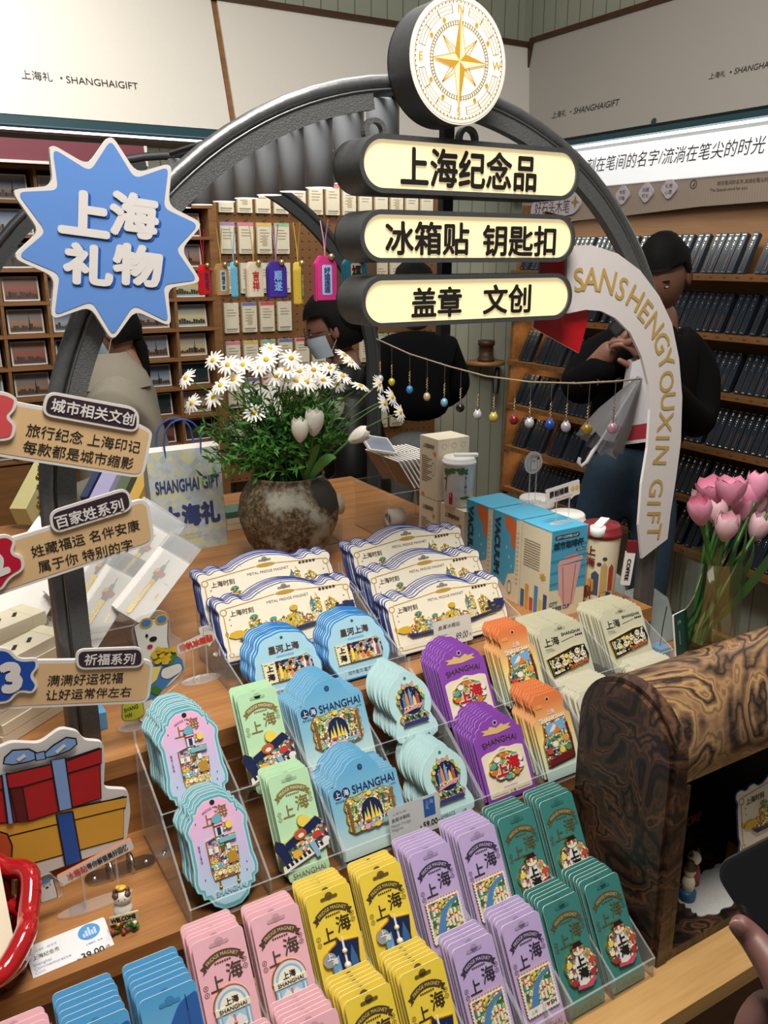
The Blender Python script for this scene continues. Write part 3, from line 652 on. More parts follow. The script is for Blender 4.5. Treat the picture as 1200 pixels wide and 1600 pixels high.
# ------------------------------------------------------------------ white ribbon sign on the right leg
YR = 1.175; ribm = mat('ribbon_white', '#e9e4e4', .5, var=.02); ribred = mat('ribbon_red', '#c4101c', .45, var=.03)
outer = [(886, 384), (925, 383), (965, 396), (1000, 422), (1030, 462), (1050, 505), (1061, 560), (1066, 620), (1064, 690), (1056, 750), (1048, 800), (1043, 842)]
inner = [(1003, 873), (998, 820), (1003, 755), (1012, 700), (1016, 640), (1013, 600), (1003, 558), (985, 520), (962, 497), (940, 486), (915, 484), (886, 490)]
mb = MB(); mb.T = FY(YR); mb.prism(XZ(YR, outer+inner), -.006, 0, ribm); o = tag(mb.build('ribbon_sign'), 'curved white ribbon sign with gold capitals and red fold on the right arch leg', 'sign')
mb = MB(); mb.T = FY(YR+.012); mb.prism(XZ(YR+.012, [(893, 470), (921, 491), (905, 552), (833, 512), (838, 470)]), -.004, 0, ribred, board_edge)
mb.prism(XZ(YR+.012, [(856, 330), (894, 341), (888, 420), (887, 490), (845, 470), (846, 400)]), -.008, -.003, ribred, board_edge); mb.build('red_fold', o)
goldl = mat('ribbon_gold', '#c9a862', .5); mb = MB(); mb.T = FY(YR)
for ch, x, y, rt in (('S', 904, 437, 8), ('A', 923, 436, -2), ('N', 949, 440, -12), ('S', 971, 451, -22), ('H', 992, 466, -30), ('E', 1008, 486, -38), ('N', 1022, 508, -46), ('G', 1033, 535, -56), ('Y', 1040, 562, -64), ('O', 1041, 596, -88), ('U', 1043, 627, -90), ('X', 1039, 659, -95), ('I', 1035, 684, -96), ('N', 1032, 711, -98), ('G', 1025, 762, -99), ('I', 1021, 786, -99), ('F', 1020, 808, -99), ('T', 1021, 830, -99)):
    p = onY(x, y, YR); mb.text(ch, p.x, p.z, goldl, h=.041, z=.001, bold=.012, rot=radians(rt))
mb.build('lettering', o)

# ------------------------------------------------------------------ red gift box board
YG = 1.1
def G(p): return XZ(YG, p)
mb = MB(); mb.T = FY(YG); bl = mat('bow_blue', '#7fa3d8', .5); dr = mat('gift_dark_red', '#5c1418', .5); yl = mat('gift_yellow', '#dba63c', .5); rb = mat('ribbon_blue', '#1d55ad', .5); gr = mat('gift_red', '#ad1a20', .5); orr = mat('gift_orange', '#c4542e', .5)
mb.prism(rounded(G([(-60, 1190), (0, 1168), (18, 1160), (62, 1162), (95, 1138), (122, 1143), (131, 1157), (161, 1159), (164, 1185), (162, 1232), (200, 1234), (204, 1268), (198, 1312), (150, 1335), (50, 1372), (-60, 1385)]), .008), -.008, 0, board_edge)
def gp(p, z, m): mb.flat(G(p), z, mat('outline', '#17110f', .5)); q = inset(G(p), .0022); mb.flat(q, z+.0004, m)
gp([(-60, 1310), (194, 1243), (193, 1310), (-60, 1380)], .0005, yl); gp([(-60, 1296), (198, 1243), (196, 1262), (12, 1307), (-60, 1322)], .0012, yl); gp([(-60, 1280), (12, 1301), (20, 1320), (17, 1372), (-60, 1380)], .0018, orr)
gp([(86, 1271), (114, 1266), (128, 1343), (101, 1352)], .0024, rb); gp([(-60, 1230), (42, 1204), (155, 1166), (158, 1246), (46, 1282), (-60, 1290)], .003, gr); gp([(8, 1205), (32, 1206), (45, 1281), (24, 1283)], .0036, dr); gp([(-60, 1222), (104, 1185), (158, 1166), (158, 1191), (34, 1228), (-60, 1240)], .0042, gr)
gp([(77, 1186), (102, 1181), (113, 1259), (90, 1265)], .005, bl); gp([(0, 1208), (10, 1206), (22, 1282), (10, 1285)], .005, bl)
gp([(60, 1174), (44, 1166), (18, 1168), (5, 1180), (3, 1191), (18, 1193), (44, 1188), (58, 1183)], .0056, bl); gp([(66, 1174), (82, 1160), (102, 1148), (118, 1150), (120, 1160), (108, 1170), (88, 1178), (70, 1182)], .0056, bl)
gp([(52, 1173), (69, 1169), (71, 1183), (54, 1186)], .0064, bl)
for q in (((26, 1184), (38, 1176)), ((86, 1172), (100, 1160))): a, b = G(q); mb.line(a, b, .005, .007, board_edge)
tag(mb.build('gift_board'), 'cut-out board of stacked red and yellow gift boxes with blue bow', 'sign')
# ------------------------------------------------------------------ magnet cards
PAL = dict(multi=['#f2e6d0', '#b5474c', '#2b3f7a', '#d9b95a', '#86b4c2', '#f4f0ea', '#3f8272', '#efe2cc', '#232f5c', '#d99a86'],
           green=['#9cc06a', '#f3e9a6', '#4f9a86', '#2f6b63', '#e8d26b', '#cfe3c2', '#d96a5a'], night=['#16214d', '#22357a', '#e9d06a', '#0f1638', '#7e9cc8', '#d98c4a', '#16214d', '#f0e8d8'],
           goldp=['#efd884', '#d9b04c', '#f6ebc4', '#b5694a', '#9dbcc6', '#f0dd9c', '#f7f0dc', '#e6cc78'], lake=['#7fc6d8', '#f6f2e8', '#e8c65a', '#3b4a86', '#e7a7b8', '#9ad0c0', '#d4573f'],
           panda=['#111111', '#f2f0e6', '#f2f0e6', '#111111', '#39704a', '#d9b44a', '#f2f0e6', '#111111'])
en = {k: enamel('enamel_'+k, v) for k, v in PAL.items()}; enbig = enamel('enamel_skyline', PAL['goldp'], 160); enfine = enamel('enamel_fine', PAL['multi'], 420)
goldside = mat('gold_edge', '#cfa640', .28, .9, var=.1); C_ = lambda n, c, r=.4: mat(n, c, r)
sloth = C_('slot_shadow', '#5b5248')
def hang_slot(mb, x, y, s, m, z=.0008):
    mb.flat(rrect(.024*s, .0042*s, .002*s, x, y), z, m); mb.flat(ell(.0055*s, .0048*s, x, y+.002*s, 14), z, m)
def banner(mb, y, m, tm, r=.034, w=.046, txt='FRIDGE MAGNET', z=.0008):
    a = w/2/r; mb.ring(0, y-r, r-.0042, r+.0042, z, m, 14, pi/2-a, pi/2+a)
    for s in (-1, 1):
        q = [(s*(w/2-.003), y-.0125), (s*(w/2+.003), y-.0165), (s*(w/2+.001), y-.012), (s*(w/2+.005), y-.0085), (s*(w/2-.002), y-.005)]; mb.flat(q, z-.0002, m)
    mb.text(txt, 0, y, tm, w=w*.9, h=.0042, z=z+.0004, bend=r)
def glyphs(mb, x, y, m, s=.02, z=.0009, bold=.012):
    mb.text('上', x-.0115*s/.02, y-.003, m, h=s*.86, z=z, bold=bold); mb.text('海', x+.0115*s/.02, y+.004, m, h=s, z=z, bold=bold)
def wavy(pts_fn, n=60): return [pts_fn(2*pi*k/n) for k in range(n)]
def common(base, dark, txt, glyph, hole=None):
    m = C_('card_'+base, base, .45); sl = C_('slot_'+base, hole or base, .6); dk = C_('banner_'+dark, dark, .5); tx = C_('print_'+txt, txt, .45)
    gl = C_('print_'+glyph, glyph, .5); mb = MB(); mb.prism(rrect(.0635, .147, .006, 0, .0735), -.0014, 0, m, edgew)
    hang_slot(mb, 0, .137, 1, C_('slot_'+base+'d', hole or '#%02x%02x%02x' % tuple(int(int(base[i:i+2], 16)*.86) for i in (1, 3, 5)), .6))
    banner(mb, .1245, dk, tx)
    for k in range(7): mb.disc(-.009+.003*k, .116, .0013, .0008, dk, 6)
    glyphs(mb, 0, .098, gl)
    for s, y0 in ((-1, .094), (1, .109)):
        for d in (0, -.0075): mb.ring(s*.0255, y0+d, .0024, .003, .0008, dk, 10); mb.disc(s*.0255, y0+d, .0009, .0008, dk, 5)
    mb.text('SHANGHAI', 0, .0075, goldink, w=.05, h=.0075, z=.0008); mb.text('上海', 0, .0195, gl, h=.003, z=.0008)
    return mb
def gold_base(pts, t=.0032, fill=None, z0=.0002):
    mb = MB(); mb.prism(pts, z0, t, goldside); mb.prism(inset(pts, .0011), t, t+.0004, fill, goldside); return mb
def mag_arch():
    p = [(-.0225, .014), (.0225, .014), (.0225, .018), (.021, .019), (.021, .05)]+ell(.0225, .0225, 0, .052, 14, 0, pi)+[(-.021, .05), (-.021, .019), (-.0225, .018)]
    mb = gold_base(p, fill=C_('arch_sky', '#a9cfe8')); z = .004
    for r, c in ((.0205, '#f4d9dc'), (.0178, '#8fc3d9'), (.015, '#f5efdc')): mb.flat(ell(r, r, 0, .052, 16, 0, pi), z, C_('arch_'+c, c)); z += .0003
    mb.text('上海', 0, .058, ink, h=.0085, z=z, bold=.03); mb.box(-.0215, .0215, .046, .0535, .004, .0052, cream); mb.text('SHANGHAI', 0, .0497, ink, w=.034, h=.0046, z=.0056, bold=.02)
    for s in (-1, 1):
        mb.box(s*.0175-.003, s*.0175+.003, .019, .045, .0036, .0048, C_('pillar', '#86b4d6')); mb.box(s*.0175-.001, s*.0175+.001, .021, .043, .0048, .0052, white)
    mb.flat([(-.014, .035), (-.006, .043), (0, .037), (.006, .041), (.014, .034), (.014, .028), (-.014, .028)], .0041, white)
    mb.box(-.014, .014, .0155, .028, .0038, .0046, en['multi']); mb.box(-.001, .001, .028, .042, .004, .0048, C_('tower_pink', '#d8748a')); mb.ball((0, .033, .0045), .0022, C_('tower_pink', '#d8748a'), 8, 5)
    return mb
def mag_tower():
    p = [(-.018, .016), (.004, .012), (.024, .02), (.02, .045), (.024, .07), (0, .074), (-.003, .08), (-.006, .073), (-.017, .068)]
    mb = gold_base(p, fill=C_('night_blue', '#17264f')); z = .004
    mb.flat([(-.016, .02), (-.016, .055), (-.006, .06), (-.004, .02)], z, C_('tower_sky', '#6fa5cc')); mb.flat([(.008, .02), (.019, .024), (.017, .05), (.0125, .066), (.008, .05)], z, C_('tower_glass', '#3f6b9e'))
    mb.box(.001, .0036, .024, .078, z, z+.0014, white); mb.ball((.0023, .062, z+.001), .0034, C_('tower_cream', '#e9dfc6'), 10, 6); mb.ball((.0023, .045, z+.001), .0046, C_('tower_cream', '#e9dfc6'), 10, 6); mb.box(-.003, .0076, .028, .032, z, z+.0018, red)
    for x, h in ((-.014, .03), (-.009, .036), (-.004, .028), (.009, .026)): mb.box(x-.003, x+.003, .014, .014+h-.01, z, z+.001, C_('stone', '#c9b893')); mb.flat([(x-.003, .004+h), (x+.003, .004+h), (x, .010+h)], z+.001, C_('stone', '#c9b893'))
    mb.prism(ell(.0085, .0085, -.018, .058, 18), .0015, .0042, C_('disc_grey', '#9aa0a3'), goldside); mb.text('上', -.0175, .062, white, h=.008, z=.0046, bold=.04); mb.text('海', -.012, .055, white, h=.008, z=.0048, bold=.04)
    b = [(-.014, .012), (.026, .019), (.026, .028), (-.014, .02)]; mb.prism(b, .003, .0052, white, goldside); mb.text('SHANGHAI', .006, .0198, ink, w=.034, h=.0048, z=.0056, bold=.02, rot=.18)
    return mb
def scallop(w, h, cx, cy, n, m, d):
    o = []
    for i in range(n*4): o.append((cx-w/2+w*i/(n*4), cy-h/2-d*(i % 4 in (1, 2))))
    for i in range(m*4): o.append((cx+w/2+d*(i % 4 in (1, 2)), cy-h/2+h*i/(m*4)))
    for i in range(n*4): o.append((cx+w/2-w*i/(n*4), cy+h/2+d*(i % 4 in (1, 2))))
    for i in range(m*4): o.append((cx-w/2-d*(i % 4 in (1, 2)), cy+h/2-h*i/(m*4)))
    return o
def mag_stamp():
    mb = MB(); p = scallop(.043, .053, 0, .047, 11, 13, .0011); mb.prism(p, .0002, .0032, white, goldside); mb.box(-.0195, .0195, .0315, .0715, .0032, .0037, en['green'])
    mb.flat([(-.016, .0315), (-.005, .0315), (-.002, .045), (.004, .057), (.012, .064), (.0195, .066), (.0195, .069), (.008, .067), (-.004, .058), (-.010, .046)], .004, C_('river', '#4f86c2'))
    for x, y, h in ((.002, .036, .016), (.007, .034, .022), (.012, .037, .018), (.016, .035, .013), (-.015, .055, .012), (-.011, .058, .01)): mb.box(x-.0014, x+.0014, y, y+h, .0037, .005, cream); mb.box(x-.0014, x+.0014, y+h*.6, y+h*.7, .005, .0053, red)
    mb.text('I', .003, .0265, ink, h=.0055, z=.0036, bold=.03); mb.flat([(.0072, .0235), (.0098, .0268), (.0092, .029), (.0072, .0282), (.0052, .029), (.0046, .0268)], .0036, C_('heart', '#b5304a')); mb.text('SH', .0145, .0265, ink, h=.0055, z=.0036, bold=.03); mb.text('上海', -.013, .0255, goldink, h=.004, z=.0036)
    return mb
def mag_round():
    p = wavy(lambda t: ((.0235+.0012*sin(9*t))*cos(t), .041+(.026+.0012*sin(9*t))*sin(t)), 72); mb = gold_base(p, fill=en['multi']); z = .004
    mb.flat([(-.008, .018), (.006, .017), (.008, .04), (.006, .058), (-.004, .06), (-.009, .045)], z, white); mb.text('上', -.0005, .0495, ink, h=.014, z=z+.0006, bold=.05); mb.text('海', .0005, .034, ink, h=.015, z=z+.0006, bold=.05)
    [mb.prism([(q*.0075, .0625), (q*.0068, .0715), (q*.0015, .069)], .002, .005, cream, goldside) for q in (-1, 1)]; mb.prism(ell(.0078, .0062, 0, .064, 16), .002, .0052, cream, goldside); mb.flat([(-.0075, .064), (-.006, .0685), (-.001, .07), (-.002, .0645)], .0053, C_('mask_red', '#b5482f')); mb.flat([(.0075, .064), (.006, .0685), (.001, .07), (.002, .0645)], .0053, C_('mask_red', '#b5482f')); mb.prism([(-.009, .069), (.009, .069), (.006, .0725), (.006, .0755), (-.006, .0755), (-.006, .0725)], .002, .0056, ink, goldside)
    for s in (-1, 1): mb.disc(s*.0022, .0635, .0008, .0056, ink, 6)
    mb.prism([(-.013, .0165), (.008, .0135), (.0165, .021), (.015, .0245), (0, .0185), (-.012, .0215)], .003, .005, C_('pink_banner', '#cf5277'), goldside)
    for x, y, r, c in ((-.017, .05, .004, '#efd75a'), (.016, .045, .0042, '#d2463c'), (.014, .03, .0042, '#b52d35'), (-.015, .027, .0045, '#b52d35'), (-.018, .038, .0038, '#f3ead6'), (.013, .056, .0032, '#e08a3c')): mb.prism(ell(r, r, x, y, 10), .003, .0048, C_('bit_'+c, c), goldside)
    return mb
def mag_bar():
    mb = MB(); A = radians(17)
    def q(pts): return [rot2((x, y), A, (0, .045)) for x, y in pts]
    mb.prism(q([(-.037, .022), (.026, .022), (.03, .03), (-.034, .031)]), .002, .0055, white, goldside)
    for k in range(9): mb.flat(q([(-.031+.006*k, .0255), (-.0275+.006*k, .0255), (-.0275+.006*k, .031), (-.031+.006*k, .031)]), .0058, ink)
    mb.prism(q([(-.03, .03), (-.02, .03), (-.019, .058), (-.025, .066), (-.032, .058)]), .001, .005, C_('night_blue', '#17264f'), goldside); mb.prism(q([(-.022, .03), (.03, .031), (.036, .045), (.034, .062), (.008, .062), (-.02, .05)]), .0002, .0042, en['multi'], goldside)
    mb.prism(q([(-.02, .046), (.02, .052), (.034, .056), (.03, .066), (-.018, .056)]), .002, .0056, C_('night_blue', '#17264f'), goldside); mb.prism(q(ell(.008, .007, .003, .056, 14)), .003, .0066, C_('panda_red', '#c05a35'), goldside); mb.flat(q(ell(.004, .003, .003, .0545, 10)), .0068, cream)
    mb.prism(q(ell(.0075, .0085, .015, .069, 14)), .001, .0052, C_('fan', '#efd75a'), goldside); mb.prism(q(ell(.006, .006, -.012, .035, 12)), .003, .0058, C_('sun', '#e8b43c'), goldside); mb.prism(q([(.006, .016), (.012, .016), (.013, .038), (.006, .038)]), .003, .0064, C_('sock', '#8fb7d8'), goldside)
    mb.prism(q(ell(.005, .004, .026, .03, 10)), .003, .0058, white, goldside); mb.prism(q(ell(.006, .005, .02, .043, 10)), .003, .006, C_('bit_red', '#c8403e'), goldside)
    return mb
def mag_tall():
    mb = MB(); z = .004
    p = [(-.02, .042), (.018, .042), (.02, .064), (.005, .066), (.004, .072), (.02, .074), (.02, .082), (.005, .082), (.005, .088), (.014, .09), (.016, .096), (.006, .1), (.007, .108), (0, .113), (-.007, .109), (-.006, .084), (-.02, .081), (-.02, .072)]
    mb.prism(p, .0002, .0036, goldside); mb.prism(inset(p, .001), .0036, .004, en['lake'], goldside); mb.prism([(-.018, .03), (.016, .03), (.018, .042), (-.02, .042)], .001, .0042, en['goldp'], goldside)
    mb.box(-.0055, .0045, .084, .1, .004, .0056, C_('pale_column', '#d7e6ee')); mb.box(-.006, .005, .096, .0985, .0056, .006, red); mb.prism(ell(.0068, .006, -.0005, .106, 14), .003, .006, C_('dome_blue', '#6bb0c6'), goldside); mb.box(-.003, .002, .085, .095, .0056, .006, navy)
    mb.prism(ell(.0048, .0048, .0135, .0945, 14), .002, .006, C_('fan', '#efd75a'), goldside); mb.box(-.003, .0195, .0745, .0805, .004, .0064, C_('bar_blue', '#7fb6c4')); mb.box(.004, .016, .0455, .06, .004, .006, C_('cart_gold', '#b98b2f'))
    for k in range(4): mb.box(-.019+.008*k, -.014+.008*k, .064, .071, .004, .006, [white, cream, gold, white][k])
    for x in (-.012, .012): mb.box(x-.001, x+.001, .018, .03, .001, .003, goldside); mb.ball((x, .019, .002), .0024, goldside, 8, 5)
    mb.text('SHANGHAI', 0, .012, white, w=.042, h=.0085, z=.0016, bold=.09, rot=.0); mb.text('SHANGHAI', 0, .012, C_('sh_blue', '#7fb6d0'), w=.0405, h=.0072, z=.0024, bold=.04)
    return mb
def mag_rect():
    p = wavy(lambda t: ((.041+.0012*sin(12*t))*max(-1, min(1, 1.25*cos(t))), .039+(.0285+.0012*cos(11*t))*max(-1, min(1, 1.25*sin(t)))), 80); mb = gold_base(p, fill=en['goldp']); z = .0041
    mb.flat(ell(.017, .022, 0, .036, 20, 0, pi)+[(-.017, .022), (.017, .022)], z, C_('night_blue', '#17264f')); mb.box(-.034, -.022, .03, .058, .004, .005, en['green']); mb.box(.02, .034, .03, .058, .004, .005, en['green'])
    for x, h in ((-.012, .014), (-.007, .02), (0, .028), (.006, .019), (.011, .013)): mb.flat([(x-.0028, .026), (x+.0028, .026), (x, .026+h)], z+.0004, C_('fan', '#efd75a'))
    mb.box(-.034, .034, .013, .026, .004, .0054, enamel('enamel_lakefine', PAL['lake'], 330))
    for s in (-1, 1): mb.box(s*.0355-.002, s*.0355+.002, .016, .06, .004, .0062, C_('column_brown', '#8a5a33'))
    for x, y, c in ((0, .0655, '#efd75a'), (-.02, .062, '#8fc07a'), (.02, .062, '#8fc07a'), (-.013, .016, '#e7a7b8'), (.004, .015, '#f4c84a'), (.018, .017, '#6fb6c9')): mb.prism(ell(.0045, .0038, x, y, 10), .003, .006, C_('bit_'+c, c), goldside)
    return mb
def mag_globe():
    p = ell(.0275, .03, 0, .075, 32, -.7, pi+.7)+[(-.028, .05), (-.031, .044), (-.024, .033), (.024, .033), (.031, .044), (.028, .05)]; mb = gold_base(p, fill=en['lake']); z = .0041
    mb.flat(ell(.0225, .0255, 0, .077, 28), z, C_('night_blue', '#17264f'))
    for x, h, c in ((-.014, .026, '#5d83b8'), (-.008, .032, '#e0915a'), (0, .036, '#7f9cc4'), (.007, .022, '#efd08a'), (.014, .028, '#b5583e')): mb.flat([(x-.0035, .064), (x+.0035, .064), (x+.0028, .062+h*.8), (x, .064+h), (x-.0028, .062+h*.8)], z+.0004, C_('spire_'+c, c))
    mb.box(-.018, .018, .06, .068, z, z+.0012, enamel('enamel_goldfine', PAL['goldp'], 380)); mb.prism([(-.022, .056), (.02, .064), (.022, .069), (-.02, .061)], .003, .006, C_('ribbon_pink', '#d99ab2'), goldside)
    for s in (-1, 1): mb.prism([(0, .104), (s*.012, .111), (s*.011, .101)], .003, .0058, C_('ribbon_pink', '#d99ab2'), goldside)
    for k in range(9): a = .1+k*.37; mb.prism(ell(.0036, .0036, .0265*cos(a), .076+.029*sin(a), 9), .002, .0054, C_(['leaf_g', 'leaf_y'][k % 2], ['#7fae62', '#efd75a'][k % 2]), goldside)
    mb.prism([(-.027, .034), (.027, .034), (.024, .0405), (-.024, .0405)], .003, .0056, C_('base_blue', '#2c3a7c'), goldside); mb.box(-.026, .026, .043, .051, .004, .005, en['green'])
    for k in range(4): mb.flat([(-.02+.012*k, .044), (-.012+.012*k, .044), (-.016+.012*k, .051)], .0054, C_('night_blue', '#17264f'))
    for k in range(9): mb.disc(-.017+.0042*k, .088+.006*((k*5) % 4)-.004, .0008, z+.0006, white, 6)
    return mb
def mag_seal():
    p = wavy(lambda t: ((.0255+.0018*sin(8*t))*cos(t), .045+(.0185+.0016*cos(9*t))*sin(t)), 72); mb = gold_base(p, fill=en['green']); z = .0041
    for k in range(10): a = 2*pi*k/10+.3; mb.prism(ell(.005, .004, .021*cos(a), .045+.0145*sin(a), 9), .003, .0052, C_(*(('cloud_w', '#eef0ea'), ('cloud_t', '#5fae9c'), ('rose', '#d67a3c'))[k % 3]), goldside)
    for t, x, y, s in (('上', -.0095, .0425, .0175), ('海', .009, .048, .0195)): mb.text(t, x, y, white, h=s*1.12, z=.0056, bold=.1); mb.text(t, x, y, C_('seal_red', '#c81f26'), h=s, z=.0064, bold=.045)
    return mb
def mag_phone():
    p = rrect(.05, .068, .005, .002, .047); mb = gold_base([(-.027, .014), (.026, .018), (.0285, .05), (.024, .08), (-.018, .077), (-.021, .056), (-.026, .046)], fill=en['multi']); z = .0041
    mb.flat([(-.015, .058), (.02, .062), (.021, .0765), (-.0155, .0735)], z, C_('phone_sky', '#7fb3dc')); mb.flat([(-.012, .062), (0, .073), (.01, .064)], z+.0004, white); mb.flat([(-.006, .058), (.004, .07), (.012, .06)], z+.0008, C_('roof_or', '#d9843f'))
    mb.box(-.016, .022, .036, .058, .004, .005, en['green']); mb.prism([(-.024, .015), (.024, .019), (.0255, .03), (-.023, .024)], .003, .0054, C_('maroon', '#6d1f24'), goldside)
    for x, y, c in ((-.019, .036, '#d2463c'), (.004, .033, '#efd75a'), (.016, .034, '#4f9a63'), (-.006, .044, '#f4efe2'), (.014, .049, '#e8a04a')): mb.prism(ell(.0055, .0045, x, y, 10), .003, .0058, C_('bit_'+c, c), goldside)
    mb.box(.0215, .025, .03, .07, .003, .0056, C_('maroon', '#6d1f24')); return mb
def mag_panda():
    A = radians(8); q = lambda P_: [rot2(p, A, (0, .035)) for p in P_]
    mb = MB(); mb.prism(q([(-.044, .018), (.04, .018), (.045, .03), (.043, .05), (.02, .054), (-.044, .052)]), .0002, .0036, ink, goldside); mb.prism(q([(-.041, .021), (.038, .021), (.04, .049), (-.041, .049)]), .0036, .004, en['panda'], goldside)
    for x, y in ((-.028, .036), (-.012, .034), (.006, .04), (.022, .044), (.032, .036), (.012, .03)):
        x, y = rot2((x, y), A, (0, .035)); mb.prism(ell(.0062, .0056, x, y, 12), .003, .0056, cream, ink)
        for s in (-1, 1): mb.disc(x+s*.0024, y+.0008, .0013, .006, ink, 6); mb.prism(ell(.002, .002, x+s*.0045, y+.005, 8), .003, .0056, ink)
    mb.prism(q(ell(.005, .004, -.004, .044, 10)), .003, .0054, C_('fan', '#efd75a'), goldside); mb.text('SHANGHAI', .018, .0245, C_('sh_orange', '#c96a3c'), w=.042, h=.0075, z=.0058, bold=.05, rot=A); return mb
def mag_ticket():
    mb = MB(); p = scallop(.02, .034, -.029, .039, 4, 7, -.0008); mb.prism(p, .0002, .0036, C_('ticket', '#ece2bd'), goldside); mb.text('上', -.029, .0465, ink, h=.0105, z=.004, bold=.05); mb.text('海', -.029, .0325, ink, h=.0115, z=.004, bold=.05)
    for k in (-1, 1): mb.box(-.029+k*.005-.003, -.029+k*.005+.003, .0525, .0535, .0036, .004, ink)
    p = [(-.019, .022), (.036, .022), (.04, .032), (.039, .05), (.032, .058), (.024, .056), (-.019, .056)]; mb.prism(p, .0002, .0036, goldside); mb.prism(inset(p, .001), .0036, .004, en['night'], goldside)
    mb.box(-.018, .036, .023, .032, .004, .005, enamel('enamel_goldfine', PAL['goldp'], 380))
    for x, h, c in ((-.013, .022, '#efd75a'), (-.008, .014, '#d9b44a'), (.004, .012, '#d98c4a'), (.012, .01, '#c9553e'), (.026, .026, '#e7dfe9'), (.03, .02, '#c05a35'), (.034, .024, '#a9b8d8')): mb.flat([(x-.0028, .026), (x+.0028, .026), (x+.0024, .026+h*.7), (x, .026+h), (x-.0024, .026+h*.7)], .0054, C_('tk_'+c, c))
    for x, y in ((-.002, .048), (.01, .05), (.018, .046)): mb.ring(x, y, .0022, .0034, .0044, C_('swirl', '#8fb0dc'), 12)
    return mb
def mag_skyline():
    mb = MB(); Z0 = .0002
    B = [(-.088, .022, .012, 'tree'), (-.074, .02, .016, '#c9603f'), (-.06, .04, .018, '#d9b83c'), (-.045, .028, .013, '#8fb7c9'), (-.033, .027, .014, '#c96a4a'), (-.018, .03, .014, '#e3c66a'), (0, .036, .024, '#e0bf45'), (.018, .024, .013, '#b5694a'), (.03, .058, .008, '#4f8fb0'), (.038, .062, .009, '#d9bb4a'), (.032, .028, .022, '#e8d9a6'), (.058, .05, .018, '#d6b23f'), (.07, .03, .012, '#e2cf8a')]
    for k, (x, h, w, c) in enumerate(B):
        m = enamel('enamel_'+c, [c, c, '#f6ebc4', c, '#5d6f86'], 300) if c != 'tree' else C_('tree_gold', '#d3aa3a')
        if c == 'tree': mb.prism(wavy(lambda t: (x+.012*cos(t)*(1+.1*sin(6*t)), .034+.008*sin(t)), 30), Z0, .0034, m, goldside)
        else: mb.prism([(x-w/2, .022), (x+w/2, .022), (x+w/2, .022+h*.8), (x+w*.2, .022+h*.86), (x, .022+h), (x-w*.2, .022+h*.86), (x-w/2, .022+h*.8)], Z0, .003+.0003*(k % 4), m, goldside)
    mb.prism(ell(.006, .006, -.06, .061, 12, 0, pi), .001, .0042, C_('dome_green', '#4f9a86'), goldside); mb.prism(ell(.006, .006, 0, .063, 12), .001, .0042, C_('tree_gold', '#d3aa3a'), goldside); mb.prism(ell(.005, .004, -.033, .05, 12), .001, .004, C_('dome_green', '#4f9a86'), goldside)
    mb.prism([(-.088, .024), (-.08, .014), (-.03, .0125), (.03, .018), (.086, .028), (.088, .034), (.03, .026), (-.03, .02), (-.07, .022)], .003, .0052, navy, goldside); mb.line((-.07, .0185), (.08, .0295), .001, .0056, gold)
    for t, x in (('上', .067), ('海', .0835)): mb.text(t, x, .044, goldside, h=.0215, z=.005, bold=.12); mb.text(t, x, .044, navy, h=.02, z=.0058, bold=.07)
    return mb
def d_pb():
    mb = MB(); o = []
    R_ = [(.0, .15), (.014, .149), (.026, .142), (.03, .135), (.036, .134), (.0365, .126), (.0425, .121), (.048, .112), (.0475, .105), (.045, .098), (.0455, .06), (.0475, .052), (.0485, .042), (.046, .032), (.04, .029), (.039, .021), (.032, .02), (.026, .009), (.013, .001), (0, 0)]
    o = R_+[(-x, y) for x, y in R_[-2:0:-1]]; o = [(x*.94, y) for x, y in o]
    mb.prism(o, -.0014, 0, C_('pb_teal', '#5fb2c4'), edgew); mb.flat(inset(o, .0012), .0003, white); mb.flat(inset(o, .0022), .0006, C_('pb_teal', '#5fb2c4')); mb.flat(inset(o, .0058), .0009, white); mb.flat(inset(o, .0066), .0012, gradmat('pb_grad', [(0, '#a9d8ea'), (.45, '#c9c3ea'), (1, '#f4b4da')], 1, .01, .14))
    mb.disc(0, .1395, .0036, .0016, ink, 14); mb.text('FRIDGE MAGNET', 0, .1325, brownink, w=.034, h=.0032, z=.0016, bend=.03); glyphs(mb, -.001, .121, C_('print_gold', '#8a6a2c'), .018, .0016)
    for x, y in ((-.028, .118), (.031, .12), (-.03, .045), (.03, .05), (.028, .04)): mb.flat([(x, y+.002), (x+.0008, y), (x, y-.002), (x-.0008, y)], .0016, navy)
    mb.text('璀\n璨\n上\n海\n滩', -.03, .078, navy, h=.024, w=.003, z=.0016); return mb
def d_blue():
    mb = MB(); o = rounded([(-.058, 0), (.058, 0), (.058, .098), (.034, .099), (.031, .103), (.029, .113), (.02, .122), (.008, .1265), (-.008, .1265), (-.02, .122), (-.028, .114), (-.036, .111), (-.042, .105), (-.044, .098), (-.058, .096)], .004)
    mb.prism(o, -.0014, 0, gradmat('card_blue', [(0, '#cfe2da'), (.5, '#8cc3dc'), (1, '#69b1dc')], 1, 0, .12), edgew); mb.ring(0, .114, .0028, .0042, .0004, navy, 14); mb.disc(0, .114, .003, .0004, C_('hole_blue', '#2f5f86'), 12)
    for t, x in (('上', -.045), ('海', -.031)): mb.disc(x, .087, .0068, .0005, navy, 18); mb.text(t, x, .087, C_('print_pale', '#dceaf2'), h=.0085, z=.0009, bold=.02)
    mb.text('SHANGHAI', .0155, .0875, navy, w=.072, h=.0115, z=.0008, bold=.015); mb.text('城市金属冰箱贴', -.038, .0775, navy, w=.026, z=.0008); mb.text('上海印象', .046, .078, navy, w=.012, z=.0008); return mb
